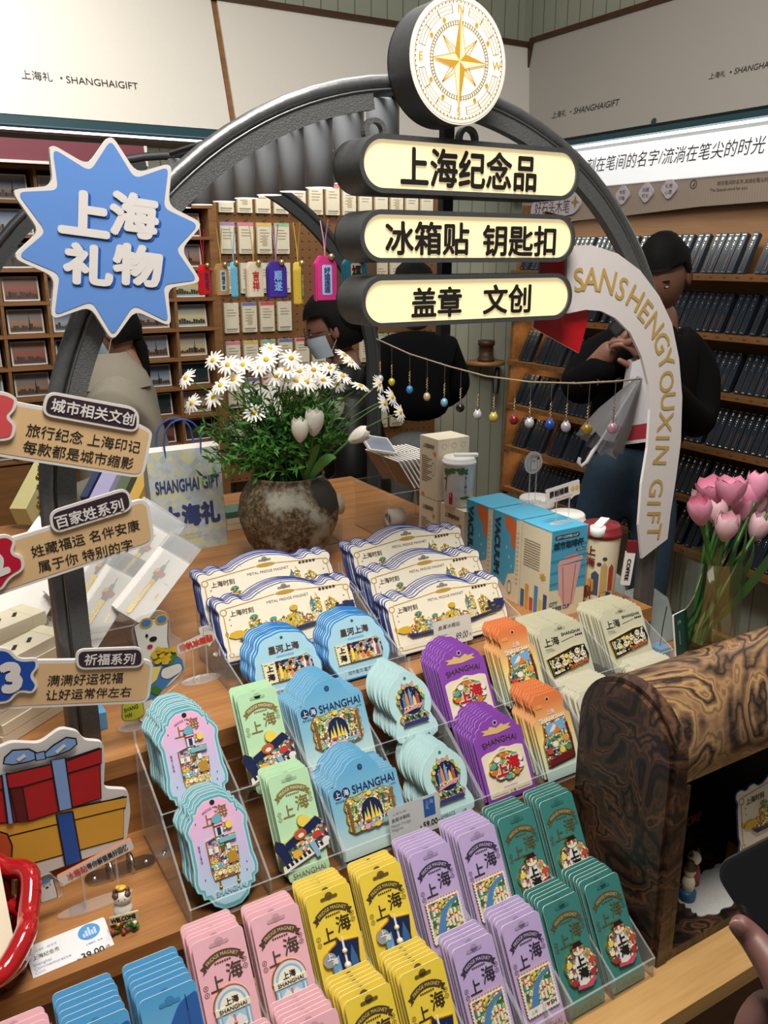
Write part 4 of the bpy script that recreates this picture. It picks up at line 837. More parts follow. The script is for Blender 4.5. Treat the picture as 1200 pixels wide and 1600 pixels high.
def d_globe():
    mb = MB(); o = ell(.046, .049, 0, .076, 30, -.62, pi/2-.3)+[(.011, .125), (.008, .131), (0, .132), (-.008, .131), (-.011, .125)]+ell(.046, .049, 0, .076, 30, pi/2+.3, pi+.62)
    o += [(-.04, .04), (-.045, .03), (-.047, .02), (-.043, .009), (-.03, .003), (-.012, 0), (.012, 0), (.03, .003), (.043, .009), (.047, .02), (.045, .03), (.04, .04)]
    mb.prism(o, -.0014, 0, C_('card_aqua', '#b3dde2'), edgew); mb.flat(inset(o, .0012), .0003, C_('card_aqua2', '#bfe4e8')); mb.disc(0, .1195, .0032, .0006, C_('hole_green', '#3e7a6d'), 12); mb.text('EMBRACE', -.014, .012, navy, w=.03, h=.006, z=.0008); mb.text('上海', .02, .01, navy, h=.005, z=.0008)
    for k in range(12): mb.disc(-.038+.0068*k, .05+((k*37) % 60)*.001, .0007, .0006, white, 5)
    return mb
def d_purple():
    mb = MB(); o = [(.048, 0), (.048, .108), (.046, .112), (.0415, .114), (.041, .12), (.0375, .124), (.032, .1255), (.03, .131), (.024, .135), (.015, .136), (.009, .1395), (0, .141)]; o = o+[(-x, y) for x, y in o[::-1][1:]]
    mb.prism(o, -.0014, 0, C_('card_purple', '#8f4bb5'), C_('purple_edge', '#d9c3e8')); mb.ring(0, .128, .003, .0045, .0006, C_('purple_edge', '#d9c3e8'), 14); mb.disc(0, .128, .003, .0006, ink, 12)
    mb.flat(rrect(.085, .072, .003, 0, .043)+[], .0005, cream); mb.flat(rounded([(-.0425, .07), (-.0425, .079), (-.03, .083), (-.015, .083), (0, .087), (.015, .083), (.03, .083), (.0425, .079), (.0425, .07)], .003), .0006, cream)
    for s in (-1, 1): mb.flat([(s*.0, .1095), (s*.03, .1125), (s*.024, .1165), (s*.031, .1205), (s*.016, .12), (s*.012, .124), (0, .119)], .0006, C_('star_gold', '#e2bd7c'))
    mb.text('SHANGHAI', 0, .0985, brownink, w=.07, h=.01, z=.0009, bold=.01, bend=.2); banner(mb, .0735, C_('print_gold', '#8a6a2c'), cream, .034, .04, z=.0009); mb.text('上海印象', 0, .081, brownink, h=.0028, z=.0009)
    for k in range(7): mb.ring(-.012+.004*k, .0195, .0012, .0018, .0009, C_('dots_purple', '#b06cc0'), 8)
    mb.line((-.038, .0105), (-.008, .0105), .0006, .0009, brownink); mb.line((.012, .0105), (.038, .0105), .0006, .0009, brownink); mb.text('上海', .002, .0105, brownink, h=.006, z=.0009); return mb
def d_orange():
    mb = MB(); n = 9; top = [(.026-.052*k/(n*2), .14+.0012*(k % 2)) for k in range(n*2+1)]
    o = [(.04, 0), (.04, .098)]+[(.035, .102), (.031, .108), (.031, .114), (.0335, .12), (.033, .132), (.026, .14)]+top+[(-.026, .14), (-.033, .132), (-.0335, .12), (-.031, .114), (-.031, .108), (-.035, .102), (-.04, .098), (-.04, 0)]
    mb.prism(o, -.0014, 0, gradmat('card_orange', [(0, '#c6e2e2'), (.28, '#d9e3c0'), (.5, '#f3dc8f'), (.72, '#f0b473'), (.9, '#e8834b')], 1, 0, .14), C_('orange_edge', '#efc79a')); mb.ring(0, .13, .0028, .004, .0006, C_('orange_edge', '#efc79a'), 12); mb.disc(0, .13, .0029, .0006, C_('hole_br', '#5b2d16'), 12)
    mb.text('上海', 0, .1085, white, h=.008, z=.0009, bold=.03); mb.text('SHANGHAI', 0, .0975, white, w=.056, h=.0085, z=.0009, bold=.05)
    mb.flat(rrect(.014, .006, .001, -.021, .121), .0008, C_('tiny_or', '#e9a45c')); return mb
def d_cream():
    mb = MB(); o = rounded([(-.048, 0), (.048, 0), (.048, .108), (.04, .112), (.04, .118), (-.04, .118), (-.04, .112), (-.048, .108)], .003)
    mb.prism(o, -.0014, 0, C_('card_cream', '#d3d1b6'), C_('cream_edge', '#ebe8d4')); hang_slot(mb, 0, .109, 1, C_('slot_cream', '#bdbaa0'), .0006)
    mb.text('上海', -.024, .09, ink, h=.0155, z=.0008, bold=.012); mb.text('SHANGHAI', .02, .0975, ink, w=.041, h=.0058, z=.0008, bold=.02); mb.line((-.004, .085), (.024, .089), .0008, .0008, ink)
    for k in range(4): mb.disc(.0285+.0042*k, .09, .0019, .0008, ink, 8)
    mb.text('熊猫遇见\n上海冰箱贴', -.03, .076, inkg, h=.007, z=.0008); return mb
def d_blank():
    mb = MB(); o = rounded([(-.048, 0), (.048, 0), (.048, .108), (.04, .112), (.04, .118), (-.04, .118), (-.04, .112), (-.048, .108)], .003)
    mb.prism(o, -.0014, 0, C_('card_ivory', '#e6e3d0'), C_('cream_edge', '#ebe8d4')); mb.flat(inset(o, .0012), .0003, C_('card_ivory2', '#e2dfca')); return mb
def d_cloud():
    mb = MB(); R_ = [(.05, 0), (.05, .012), (.055, .02), (.061, .032), (.0625, .045), (.059, .054), (.0575, .058), (.058, .066), (.055, .076), (.049, .082), (.0465, .085), (.044, .094), (.037, .101), (.028, .1045), (.018, .106), (.009, .1085), (0, .1095)]; o = R_+[(-x, y) for x, y in R_[::-1][1:]]; o = rounded(o, .003, 2)
    mb.prism(o, -.0014, 0, C_('cloud_blue', '#2f7fc6'), C_('cloud_edge', '#d7e7f3')); mb.flat(inset(o, .0022), .0004, C_('cloud_bg', '#a9d6ea')); mb.disc(0, .0985, .0026, .0008, C_('hole_teal', '#24566b'), 12)
    mb.text('星河上海', 0, .081, brownink, w=.056, h=.0135, z=.0008, bold=.035)
    for k in range(8): mb.ring(-.014+.004*k, .0685, .0012, .0018, .0008, C_('cloud_blue', '#2f7fc6'), 8)
    mb.text('城市星河·星河上海', 0, .0115, brownink, w=.06, z=.0008); return mb
def d_moment():
    mb = MB(); R_ = [(.126, 0), (.126, .012), (.123, .02), (.126, .03), (.125, .075), (.122, .085), (.127, .094), (.124, .104), (.112, .106), (.102, .1), (.094, .106), (.082, .107), (.074, .1), (.062, .101), (.05, .108), (.03, .115), (.01, .1185), (0, .119)]
    o = R_+[(-x, y) for x, y in R_[::-1][1:]]; o = rounded(o, .004, 2)
    mb.prism(o, -.0016, 0, C_('moment_blue', '#33468f'), C_('moment_edge', '#5a6aa8')); mb.flat(inset(o, .0016), .0003, white); mb.flat(inset(o, .0026), .0005, C_('moment_paper', '#ede6d2'))
    gl = C_('moment_gold', '#b8923c', .35)
    for y, x0, x1 in ((.1, .02, .085), (.008, .0, .112)):
        for s in (-1, 1): mb.line((s*x0, y), (s*x1, y-.006 if y > .05 else y), .0016, .0008, gl)
    for s in (-1, 1):
        mb.line((s*.117, .018), (s*.115, .08), .0016, .0008, gl); mb.ring(s*.114, .086, .0045, .0062, .0008, gl, 14); mb.line((s*.085, .094), (s*.11, .092), .0016, .0008, gl); mb.ring(s*.116, .012, .003, .0045, .0008, gl, 12); mb.flat([(s*.116, .04), (s*.119, .048), (s*.116, .056), (s*.113, .048)], .0009, gl)
    mb.flat([(-.02, .1), (-.012, .103), (0, .104), (.012, .103), (.02, .1), (.012, .097), (0, .096), (-.012, .097)], .0009, gl); hang_slot(mb, 0, .109, 1, C_('slot_paper', '#8a8474'), .0008)
    mb.text('METAL FRIDGE MAGNET', .002, .088, brownink, w=.078, h=.0048, z=.0009); mb.text('上海时刻', -.083, .0815, brownink, w=.042, h=.0105, z=.0009, bold=.02)
    for k in range(5): mb.disc(.064+.0068*k, .092, .0029, .0009, brownink, 9)
    for s in (-1, 1): mb.ring(s*.106, .072, .001, .0016, .0009, brownink, 8); mb.disc(s*.106, .062, .0012, .0009, brownink, 6); mb.disc(s*.045, .106, .0008, .0009, brownink, 5)
    return mb
def d_sky():
    mb = MB(); mb.prism(rrect(.0635, .147, .006, 0, .0735), -.0014, 0, gradmat('card_sky', [(0, '#f2ead8'), (.45, '#dbe8ee'), (.62, '#6fb0da'), (1, '#4f9fd4')], 1, 0, .147), edgew); hang_slot(mb, 0, .134, 1, C_('slot_sky', '#3f86b8')); cl = C_('storm', '#2d5fa6')
    mb.flat(rounded([(-.005, .11), (.01, .13), (.031, .136), (.031, .085), (.012, .09), (-.006, .098)], .006), .0004, cl); mb.flat(rounded([(-.031, .07), (-.02, .09), (0, .085), (.02, .078), (.031, .08), (.031, .05), (-.031, .05)], .006), .0006, white)
    tw = C_('tower_blue', '#31518f'); mb.box(.0165, .0185, .05, .118, .0006, .001, tw); mb.disc(.0175, .098, .0042, .0012, tw, 12); mb.disc(.0175, .075, .0055, .0012, tw, 12); mb.line((.0175, .118), (.0175, .136), .0008, .001, ink); return mb
def m_sky():
    mb = MB(); mb.text('上', -.014, .075, goldside, h=.045, z=.0032, bold=.05); mb.text('海', -.006, .09, white, h=.022, z=.0036, bold=.04); mb.prism([(-.03, .05), (.002, .05), (.002, .056), (-.03, .056)], .0002, .003, goldside); return mb

KINDS = {'pink': (lambda: common('#f3bac7', '#5a4030', '#e8cf9a', '#4f3d31'), mag_arch), 'yellow': (lambda: common('#f4d648', '#4c3c24', '#e8cf6a', '#33291c', '#6b5a1e'), mag_tower),
         'lavender': (lambda: common('#c3addd', '#3d3350', '#d9c6e0', '#2f2838'), mag_stamp), 'teal': (lambda: common('#3b827d', '#5b5234', '#cdb878', '#5d5636'), mag_round), 'green': (lambda: common('#bde6bc', '#8a7536', '#e6efd2', '#8a7536'), mag_bar),
         'sky': (d_sky, m_sky), 'ornate': (d_pb, mag_tall), 'blue': (d_blue, mag_rect), 'globe': (d_globe, mag_globe), 'purple': (d_purple, mag_seal), 'orange': (d_orange, mag_phone), 'cream': (d_cream, mag_panda), 'blank': (d_blank, None), 'cloud': (d_cloud, mag_ticket), 'moment': (d_moment, mag_skyline)}
WORDS = {'pink': ('pink', 'arch magnet'), 'yellow': ('yellow', 'tower night-scene magnet'), 'lavender': ('lavender', 'postage stamp magnet'), 'teal': ('dark teal', 'round cat magnet'), 'green': ('mint green', 'slanted piano-key magnet'), 'sky': ('sky blue', 'cloud and tower print'), 'ornate': ('teal-bordered pink', 'tall gold-wheeled magnet'),
         'blue': ('blue SHANGHAI', 'wide golden magnet'), 'globe': ('pale aqua', 'snow globe magnet'), 'purple': ('purple', 'red 上海 magnet'), 'orange': ('orange gradient', 'framed street magnet'), 'cream': ('grey-cream', 'black and white panda magnet'), 'blank': ('blank ivory', 'back turned'), 'cloud': ('cloud-shaped blue', 'night ticket magnet'), 'moment': ('wide blue-edged', 'skyline magnet')}
CM = {}; FITTED = set()
CFIT = {'blue': (1, 1.07, 0, 0), 'globe': (.87, .87, 0, 0), 'purple': (1, .94, 0, 0), 'cream': (1.13, 1, 0, 0), 'blank': (1.1, 1, 0, 0), 'moment': (1.05, 1, 0, 0)}          # sizes measured against each other
MFIT = {'pink': (1, 1, 0, .0145), 'yellow': (1.05, 1.03, .001, .007), 'lavender': (1.2, 1, 0, .008), 'teal': (1.18, .98, .004, .0145), 'green': (1.22, 1, -.003, .004), 'ornate': (1.05, 1, .001, .011), 'blue': (1.02, .92, .002, .023), 'globe': (.9, .88, 0, 0),
        'purple': (1.34, 1.14, 0, -.001), 'orange': (1.15, 1.12, -.003, .007), 'cream': (1.08, 1, 0, .015), 'cloud': (1.14, 1, 0, .006), 'moment': (1.27, .86, .008, .015)}
def stack(kind, x, y, z, n, sp, where, lean=28, jit=.0015, name='magnet_card'):
    """n leaning cards, each its own object; the front one carries its magnet."""
    if kind not in CM: CM[kind] = (KINDS[kind][0]().mesh('magnet_card'), KINDS[kind][1]().mesh('magnet') if KINDS[kind][1] else None)
    if kind not in FITTED:
        FITTED.add(kind)
        for me, ft in zip(CM[kind], (CFIT.get(kind), MFIT.get(kind))):
            if me and ft: me.transform(Matrix(((ft[0], 0, 0, ft[2]), (0, ft[1], 0, ft[3]), (0, 0, 1, 0), (0, 0, 0, 1))))
    cm, mm = CM[kind]; col, mg = WORDS[kind]; l = radians(lean); ca = cos(l)
    for i in range(n):
        o = bpy.data.objects.new(name, cm); COL.objects.link(o)
        o.matrix_world = M4((x+rnd.uniform(-jit, jit)*(i > 0)-.0006*i, y+i*sp+(.002 if i else 0), z+rnd.uniform(0, jit)*(i > 0)+.0012)) @ Matrix.Rotation(pi/2-l-rnd.uniform(0, .012)*(i > 0), 4, 'X')
        if i == 0:
            tag(o, '%s card with %s, front of stack %s' % (col, mg, where), 'magnet card')
            if mm: q = bpy.data.objects.new('magnet', mm); COL.objects.link(q); q.parent = o
        else: tag(o, '%s card, %s behind the front card, stack %s' % (col, ORD[i-1], where), 'magnet card')
        o['group'] = '%s magnet cards' % col

# ------------------------------------------------------------------ clear acrylic racks (side walls, lips, stepped floors)
def rack(x0, x1, cols, y, z, steps, label, dz=.02):
    """steps: (front y, floor z, lip height) of each tier, front first; the last entry closes the back."""
    mb0 = MB(); root = None; t = .003
    prof = [(y, z)]
    for i, (sy, sz, lip) in enumerate(steps[:-1]):
        ny, nz = steps[i+1][0], steps[i+1][1]
        prof += [(sy, sz+lip), (ny-.002, max(nz, sz+lip)+dz*.2+.012)]
    by = steps[-1][0]; prof += [(by, prof[-1][1]+.02), (by, z)]
    root = empty('acrylic_rack', ((x0+x1)/2, y, z), label, 'display rack', 'clear acrylic magnet racks')
    xs = [x0+(x1-x0)*k/cols for k in range(cols+1)]
    T = Matrix(((0, 0, 1, 0), (1, 0, 0, 0), (0, 1, 0, 0), (0, 0, 0, 1)))     # local (Y, Z) drawing -> world, extruded along X
    for k, x in enumerate(xs):
        mb = MB(); mb.T = T; mb.prism(prof, x-t/2, x+t/2, acr, acre); mb.build('side_wall' if k in (0, cols) else 'partition', root)
    for i, (sy, sz, lip) in enumerate(steps[:-1]):
        ny = steps[i+1][0]
        MB().box(x0, x1, sy, sy+t, z, sz+lip, acr, acre).build('front_lip', root)
        MB().box(x0, x1, sy+t, ny, sz-t if i else z, sz if i else z+t, acr, acre).build('tier_floor', root)
    return root
def rackC(x0, x1, lab): return rack(x0, x1, 2, .652, ZD, [(.652, ZD+.003, .03), (.752, .694, .022), (.86, .73, 0)], lab)
def rackB(x0, x1, lab): return rack(x0, x1, 2, .925, ZB, [(.925, ZB+.003, .025), (1.03, .842, .022), (1.145, .9, 0)], lab)
CXC = [.038, .112, .187, .263, .337, .41, .487, .566, .645, .716, .793]
rackC(-.002, .15, 'clear acrylic rack of pink and sky blue cards in the near corner'); rackC(.15, .302, 'clear acrylic rack holding sky blue and pink cards'); rackC(.302, .45, 'clear acrylic rack holding pink and yellow cards')
rackC(.45, .605, 'clear acrylic rack holding yellow and lavender cards'); 
rackC(.608, .682, 'clear acrylic rack holding the lavender cards nearest the teal ones'); rackC(.683, .836, 'clear acrylic rack of teal cards beside the mailbox')
rackB(.262, .487, 'clear acrylic rack of ornate pink and mint green cards'); rackB(.49, .735, 'clear acrylic rack of blue and snow globe cards'); rackB(.738, .98, 'clear acrylic rack of purple and orange cards'); rackB(.983, 1.275, 'clear acrylic rack of panda cards')
YB0, YB1 = .655, .757; Z1 = .695
for kind, x, n, w in (('pink', CXC[0], 6, 'in nearest table corner'), ('sky', CXC[1], 7, 'left, below the price card'), ('sky', CXC[2], 7, 'right, below the welcome cat'), ('pink', CXC[3], 6, 'left, rear tier of front racks'), ('pink', CXC[4], 5, 'right, rear tier of front racks'),
                      ('yellow', CXC[5], 6, 'left, rear tier of front racks'), ('yellow', CXC[6], 5, 'right, rear tier of front racks'), ('lavender', CXC[7], 7, 'left, rear tier of front racks'), ('lavender', CXC[8], 7, 'right, rear tier of front racks'), ('teal', CXC[9], 6, 'left, rear tier of front racks'), ('teal', CXC[10], 6, 'right, rear tier beside the mailbox')):
    stack(kind, x, YB1-(.05 if x < .2 else 0), Z1, n, .0062 if x > .2 else .0092, w)
for kind, x, n, w in (('pink', CXC[3], 5, 'left, at the front lip'), ('pink', CXC[4], 7, 'right, at the front lip'), ('yellow', CXC[5], 7, 'left, at the front lip'), ('yellow', CXC[6], 7, 'right, at the front lip'),
                      ('lavender', CXC[7], 5, 'left, at the front lip'), ('lavender', CXC[8], 6, 'right, at the front lip'), ('teal', CXC[9], 6, 'left, at the front lip'), ('teal', CXC[10], 7, 'right, at the lip beside mailbox')):
    stack(kind, x, YB0, ZD+.003, n, .0066, w)
YC0, YC1 = .93, 1.034; Z2 = .842
for kind, x0, x1, n0, n1, s0, s1 in (('ornate', .322, .323, 6, 9, .0065, .0066), ('green', .437, .436, 5, 5, .006, .006), ('blue', .549, .549, 10, 10, .006, .006), ('globe', .688, .688, 12, 11, .0062, .006), ('purple', .802, .802, 9, 8, .0064, .0066), ('orange', .917, .922, 9, 7, .0062, .0062)):
    stack(kind, x0, YC0, ZB+.003, n0, s0, 'on middle shelf, front tier'); stack(kind, x1, YC1, Z2, n1, s1, 'on middle shelf, rear tier')
stack('blank', 1.04, YC0+.01, ZB+.003, 9, .0066, 'left, behind the mailbox top'); stack('blank', 1.2, YC0+.02, ZB+.003, 7, .0066, 'right, behind the mailbox top')
stack('cream', 1.035, YC1+.01, Z2, 10, .0066, 'left, near coffee cup box'); stack('cream', 1.19, YC1+.01, Z2, 9, .0066, 'right, nearest arch leg')
# wide skyline cards and cloud cards on the upper deck
rack(.452, .742, 1, 1.165, ZA, [(1.165, ZA+.003, .03), (1.275, .935, .02), (1.34, .968, .02), (1.41, .99, 0)], 'left clear acrylic rack of wide skyline cards before the vase'); rack(.748, 1.03, 1, 1.2, ZA, [(1.2, ZA+.003, .03), (1.275, .935, .02), (1.335, .968, .02), (1.41, .99, 0)], 'right clear acrylic rack of wide skyline cards by blue boxes')
stack('cloud', .535, 1.182, ZA+.004, 8, .006, 'left, below the vase'); stack('cloud', .67, 1.182, ZA+.004, 8, .006, 'right, below the vase')
stack('moment', .59, 1.28, .935, 6, .0058, 'left rack, nearer the cloud cards', 30); stack('moment', .582, 1.345, .968, 6, .0058, 'left rack, rear tier below vase', 30)
stack('moment', .89, 1.215, ZA+.004, 6, .0066, 'right rack, front tier', 30); stack('moment', .89, 1.28, .935, 6, .0064, 'right rack, middle tier', 30); stack('moment', .888, 1.342, .968, 7, .0058, 'right rack, rear tier', 30)

# price cards standing at the racks
def price_card(T, w, h, parts, label, m=None):
    mb = MB(); mb.T = T; mb.prism(rrect(w, h, .003, 0, h/2), -.0012, 0, m or C_('price_paper', '#d5d9dc'), acre)
    for t, x, y, hh, ww, mm, kw in parts: mb.text(t, x, y, mm, h=hh, w=ww, z=.0006, **kw)
    return mb, label
greyi = C_('price_grey', '#8d97b0'); bluei = C_('price_blue', '#2f62b0')
mb, lab = price_card(leanT((.61, .9205, ZB+.01), radians(12)), .09, .056, [('金属冰箱贴', -.025, .037, .006, .032, ink, {}), ('Metal Fridge\nMagnet', -.025, .025, .012, .034, greyi, {}), ('59.00', .025, .013, .009, .026, ink, {'bold': .02}), ('¥', .008, .012, .005, None, ink, {}), ('/件', .041, .0125, .004, None, ink, {}), ('上海礼 SHANGHAI', -.027, .006, .0025, .03, greyi, {}), ('上海礼物', -.027, .046, .003, .024, greyi, {})], 'x')
mb.box(.016, .036, .024, .052, .0002, .0005, bluei); mb.text('上海\n礼', .026, .042, C_('price_pale', '#bcd0ec'), h=.014, z=.0009)
tag(mb.build('price_card'), 'white 59.00 price card at the lip of the middle racks', 'price tag')
mb, lab = price_card(leanT((.87, 1.195, ZA+.012), radians(14)), .085, .05, [('金属冰箱贴', -.008, .037, .008, .05, ink, {'shear': .2}), ('Magnet', -.025, .022, .006, .022, greyi, {'shear': .2}), ('89.00', .018, .014, .012, .028, ink, {'shear': .3}), ('元', .037, .012, .005, None, ink, {})], 'x', C_('price_paper2', '#e4e3dd'))
tag(mb.build('price_card'), 'handwritten 89 price card in front of the right skyline cards', 'price tag')
# ------------------------------------------------------------------ props on the upper deck
def boxT(T, w, h, d, m, mb=None, name='box'): pass
# stoneware vase with flowers
vc = Vector((.83, 1.83, ZA)); vp = onY(455, 742, vc.y); VH = vp.z-ZA
stone, nt, b = newmat('stoneware')
tc = nd(nt, 'ShaderNodeTexCoord'); n1 = nd(nt, 'ShaderNodeTexNoise', Scale=11.0, Detail=6.0, Roughness=.6); n2 = nd(nt, 'ShaderNodeTexNoise', Scale=95.0, Detail=5.0, Roughness=.7)
for q in (n1, n2): nt.links.new(tc.outputs['Object'], q.inputs['Vector'])
c1 = ramp(nt, n2.outputs[0], [(.3, '#1f1812'), (.5, '#5a4a34'), (.68, '#9a8a6c')]); f1 = ramp(nt, n1.outputs[0], [(.52, '#000000'), (.62, '#ffffff')])
mx = nd(nt, 'ShaderNodeMix', _data_type='RGBA'); mx.inputs[7].default_value = lin('#a3a294'); nt.links.new(f1, mx.inputs[0]); nt.links.new(c1, mx.inputs[6])
sp = nd(nt, 'ShaderNodeSeparateXYZ'); nt.links.new(tc.outputs['Object'], sp.inputs[0]); n3 = nd(nt, 'ShaderNodeTexNoise', Scale=9.0, Detail=3.0); nt.links.new(tc.outputs['Object'], n3.inputs['Vector'])
pa = nd(nt, 'ShaderNodeVectorMath', _operation='DISTANCE'); pa.inputs[1].default_value = (.06, -.085, .165); nt.links.new(tc.outputs['Object'], pa.inputs[0])
ad = nd(nt, 'ShaderNodeMath', _operation='MULTIPLY_ADD'); ad.inputs[1].default_value = .14; nt.links.new(n3.outputs[0], ad.inputs[0]); nt.links.new(pa.outputs['Value'], ad.inputs[2])
f2 = ramp(nt, ad.outputs[0], [(.112, '#ffffff'), (.116, '#000000')]); m2 = nd(nt, 'ShaderNodeMix', _data_type='RGBA'); m2.inputs[7].default_value = lin('#26241f'); nt.links.new(f2, m2.inputs[0]); nt.links.new(mx.outputs[2], m2.inputs[6])
nt.links.new(m2.outputs[2], b.inputs['Base Color']); b.inputs['Roughness'].default_value = .75
bp = nd(nt, 'ShaderNodeBump', Strength=.5, Distance=.004); nt.links.new(n2.outputs[0], bp.inputs['Height']); nt.links.new(bp.outputs[0], b.inputs['Normal'])
mb = MB(); prof = [(0, 0), (.062, 0), (.074, .01), (.102, .05), (.117, .095), (.121, .125), (.115, .16), (.1, .187), (.088, .198), (.086, .208), (.088, .214), (.082, .214), (.08, .2), (.1, .165), (.1, .05), (0, .03)]
k = VH/.208; mb.lathe([(r, z*k) for r, z in prof], stone, vc, 40)
tag(mb.build('vase'), 'round mottled brown stoneware vase of daisies and white tulips', 'vase')
stem = mat('stem', '#4f7a35', .5, var=.2, scale=30); leafm = mat('fern_leaf', '#45802f', .5, var=.3, scale=25); leafd = mat('leaf_dark', '#2c5a26', .5, var=.3, scale=25); petal = mat('petal_white', '#f4f3ee', .6, var=.02); yolk = mat('yolk', '#e8b91e', .6)
def blob(mb, c, d, m, n=10): mb.ball(c, d, m, n, 6)
def curve_pts(a, b, bend, n=7):
    a, b = Vector(a), Vector(b); mid = (a+b)/2+Vector(bend); return [a*(1-t)**2+mid*2*t*(1-t)+b*t*t for t in [i/n for i in range(n+1)]]
def daisy(px_, py_, depth_y, sz, face, lab):
    p = onY(px_, py_, depth_y); base = Vector((vc.x+rnd.uniform(-.05, .05), vc.y+rnd.uniform(-.05, .05), ZA+VH-.02))
    n = Vector(face).normalized(); u = n.orthogonal().normalized(); w = n.cross(u)
    root = empty('daisy', base, lab, 'flower', 'white daisies in the stoneware vase')
    path = curve_pts(base, p-n*.004, ((p.x-base.x)*-.18, (p.y-base.y)*-.15, (p.z-base.z)*.12)); MB().tube(path, .0016, stem, 5).build('stem', root)
    mb = MB(); N = 14
    for k in range(N):
        a = 2*pi*k/N+rnd.uniform(-.08, .08); d = u*cos(a)+w*sin(a); s = n.cross(d); L_ = sz*rnd.uniform(.88, 1.08); dr = n*(-.12*L_+rnd.uniform(-.06, .1)*L_)
        q = [p+d*.15*L_-s*.05*L_, p+d*.55*L_-s*.115*L_+n*.04*L_, p+d*.93*L_-s*.07*L_+dr, p+d*L_+dr, p+d*.93*L_+s*.07*L_+dr, p+d*.55*L_+s*.115*L_+n*.04*L_, p+d*.15*L_+s*.05*L_]
        mb.add([tuple(v) for v in q], [(0, 1, 5, 6), (1, 2, 4, 5), (2, 3, 4)], petal, True)
    mb.build('petals', root)
    mb = MB(); q = n.to_track_quat('Z', 'Y').to_matrix().to_4x4(); mb.T = M4(p) @ q; mb.ball((0, 0, .001), (sz*.22, sz*.22, sz*.14), yolk, 12, 6); mb.build('flower_centre', root)
    return root
D = [(333, 563, .5), (356, 570, .8), (291, 590, .5), (300, 630, .45), (334, 620, .9), (345, 602, .7), (365, 592, 1), (365, 577, .8), (397, 644, .6), (416, 562, .9), (422, 545, .6), (448, 578, .8), (432, 588, 1), (443, 597, .9), (462, 596, 1), (479, 597, .95), (468, 580, .8), (490, 578, .7), (505, 594, .85), (527, 600, .8), (538, 555, .8), (548, 566, .75), (535, 588, .7), (563, 603, .7), (592, 600, .6), (612, 620, .6), (600, 630, .6), (625, 644, .55), (380, 570, .7), (405, 575, .7), (455, 560, .6), (515, 575, .7)]
for i, (x, y, s) in enumerate(D):
    dx = (x-450)/170; f = Vector((dx*.9-.25+rnd.uniform(-.2, .2), -.6+rnd.uniform(-.2, .35), .8+rnd.uniform(-.3, .3)))
    if x > 570: f = Vector((.5, -.7, .35))
    side = 'at the left of the bunch' if x < 345 else 'at the right of the bunch' if x > 560 else 'above the ferns'
    daisy(x, y, vc.y+rnd.uniform(-.06, .05)-(.04 if 380 < x < 500 else 0), .0275*(.85+.25*s), f, 'white daisy, %s, %s counted from the left' % (side, ORD[sorted(D).index((x, y, s))] if sorted(D).index((x, y, s)) < 30 else ('last but one', 'last')[sorted(D).index((x, y, s))-30]))
def tulip_head(mb, p, ax, L_, R_, m, open_=.0, n=6, seed=0):
    q = Vector(ax).normalized().to_track_quat('Z', 'Y').to_matrix().to_4x4(); T0 = mb.T; r2 = random.Random(seed)
    for ring_ in (0, 1):
        for k in range(3):
            mb.T = M4(p) @ q @ Matrix.Rotation(2*pi*k/3+ring_*pi/3+r2.uniform(-.1, .1), 4, 'Z'); vs = []; rr = R_*(1-.1*ring_)
            for i in range(8):
                t = i/7; prof = (sin(pi*min(1, t*.62+.06)))**.8*(1-.16*t)+open_*t*t*.6; hw = 1.15*(sin(pi*min(.98, t*.8+.14)))**.7
                if t > .86: hw *= 1-(t-.86)*4.5
                for j in range(-2, 3): a = j/2*hw; vs.append((rr*prof*cos(a)*(1+.03*abs(j)), rr*prof*sin(a), L_*t*(1-.03*abs(j)*t)+r2.uniform(-.01, .01)*L_*t))
            mb.add(vs, [(i*5+j, i*5+j+1, (i+1)*5+j+1, (i+1)*5+j) for i in range(7) for j in range(4)], m, True)
    mb.T = T0
tulw = mat('tulip_white', '#efece0', .5, var=.05, scale=60)
for (x, y, ax, L_, R_, lab) in ((469, 690, (.0, -.05, 1), .055, .0225, 'white tulip bud, left of the pair above the vase rim'), (490, 680, (.05, -.05, 1), .06, .024, 'white tulip bud, right of the pair above the vase rim'), (545, 690, (.8, -.2, .42), .055, .021, 'white tulip leaning right over the rim towards the cards'), (523, 655, (.15, 0, 1), .05, .022, 'white tulip half hidden behind the fern tips'), (487, 662, (-.1, .3, 1), .04, .018, 'small white tulip behind the pair of buds')):
    yy = vc.y-(.13 if x < 500 and y > 670 else .06 if y > 670 else -.02); p = onY(x, y, yy); base = Vector((vc.x+.03, vc.y-.03, ZA+VH-.02)); root = empty('tulip', base, lab, 'flower', 'white tulips in the stoneware vase')
    MB().tube(curve_pts(base, p, (.0, 0, .01)), .0035, stem, 6).build('stem', root); mb = MB(); tulip_head(mb, p, ax, L_, R_, tulw, 0, seed=int(x)); mb.build('petals', root)
def leaf(mb, pts, w, m):
    P = [Vector(p) for p in pts]; N = len(P); vs = []
    for i, p in enumerate(P):
        t = (P[min(i+1, N-1)]-P[max(i-1, 0)]).normalized(); s = t.cross(Vector((0.4, -1, .35))).normalized(); ww = w*sin(pi*(i+.35)/(N-.3))
        vs += [tuple(p-s*ww), tuple(p+Vector((0, 0, -.12*ww))), tuple(p+s*ww)]
    mb.add(vs, [(3*i+j, 3*i+j+1, 3*i+j+4, 3*i+j+3) for i in range(N-1) for j in range(2)], m, True)
mb = MB(); r3 = random.Random(3)
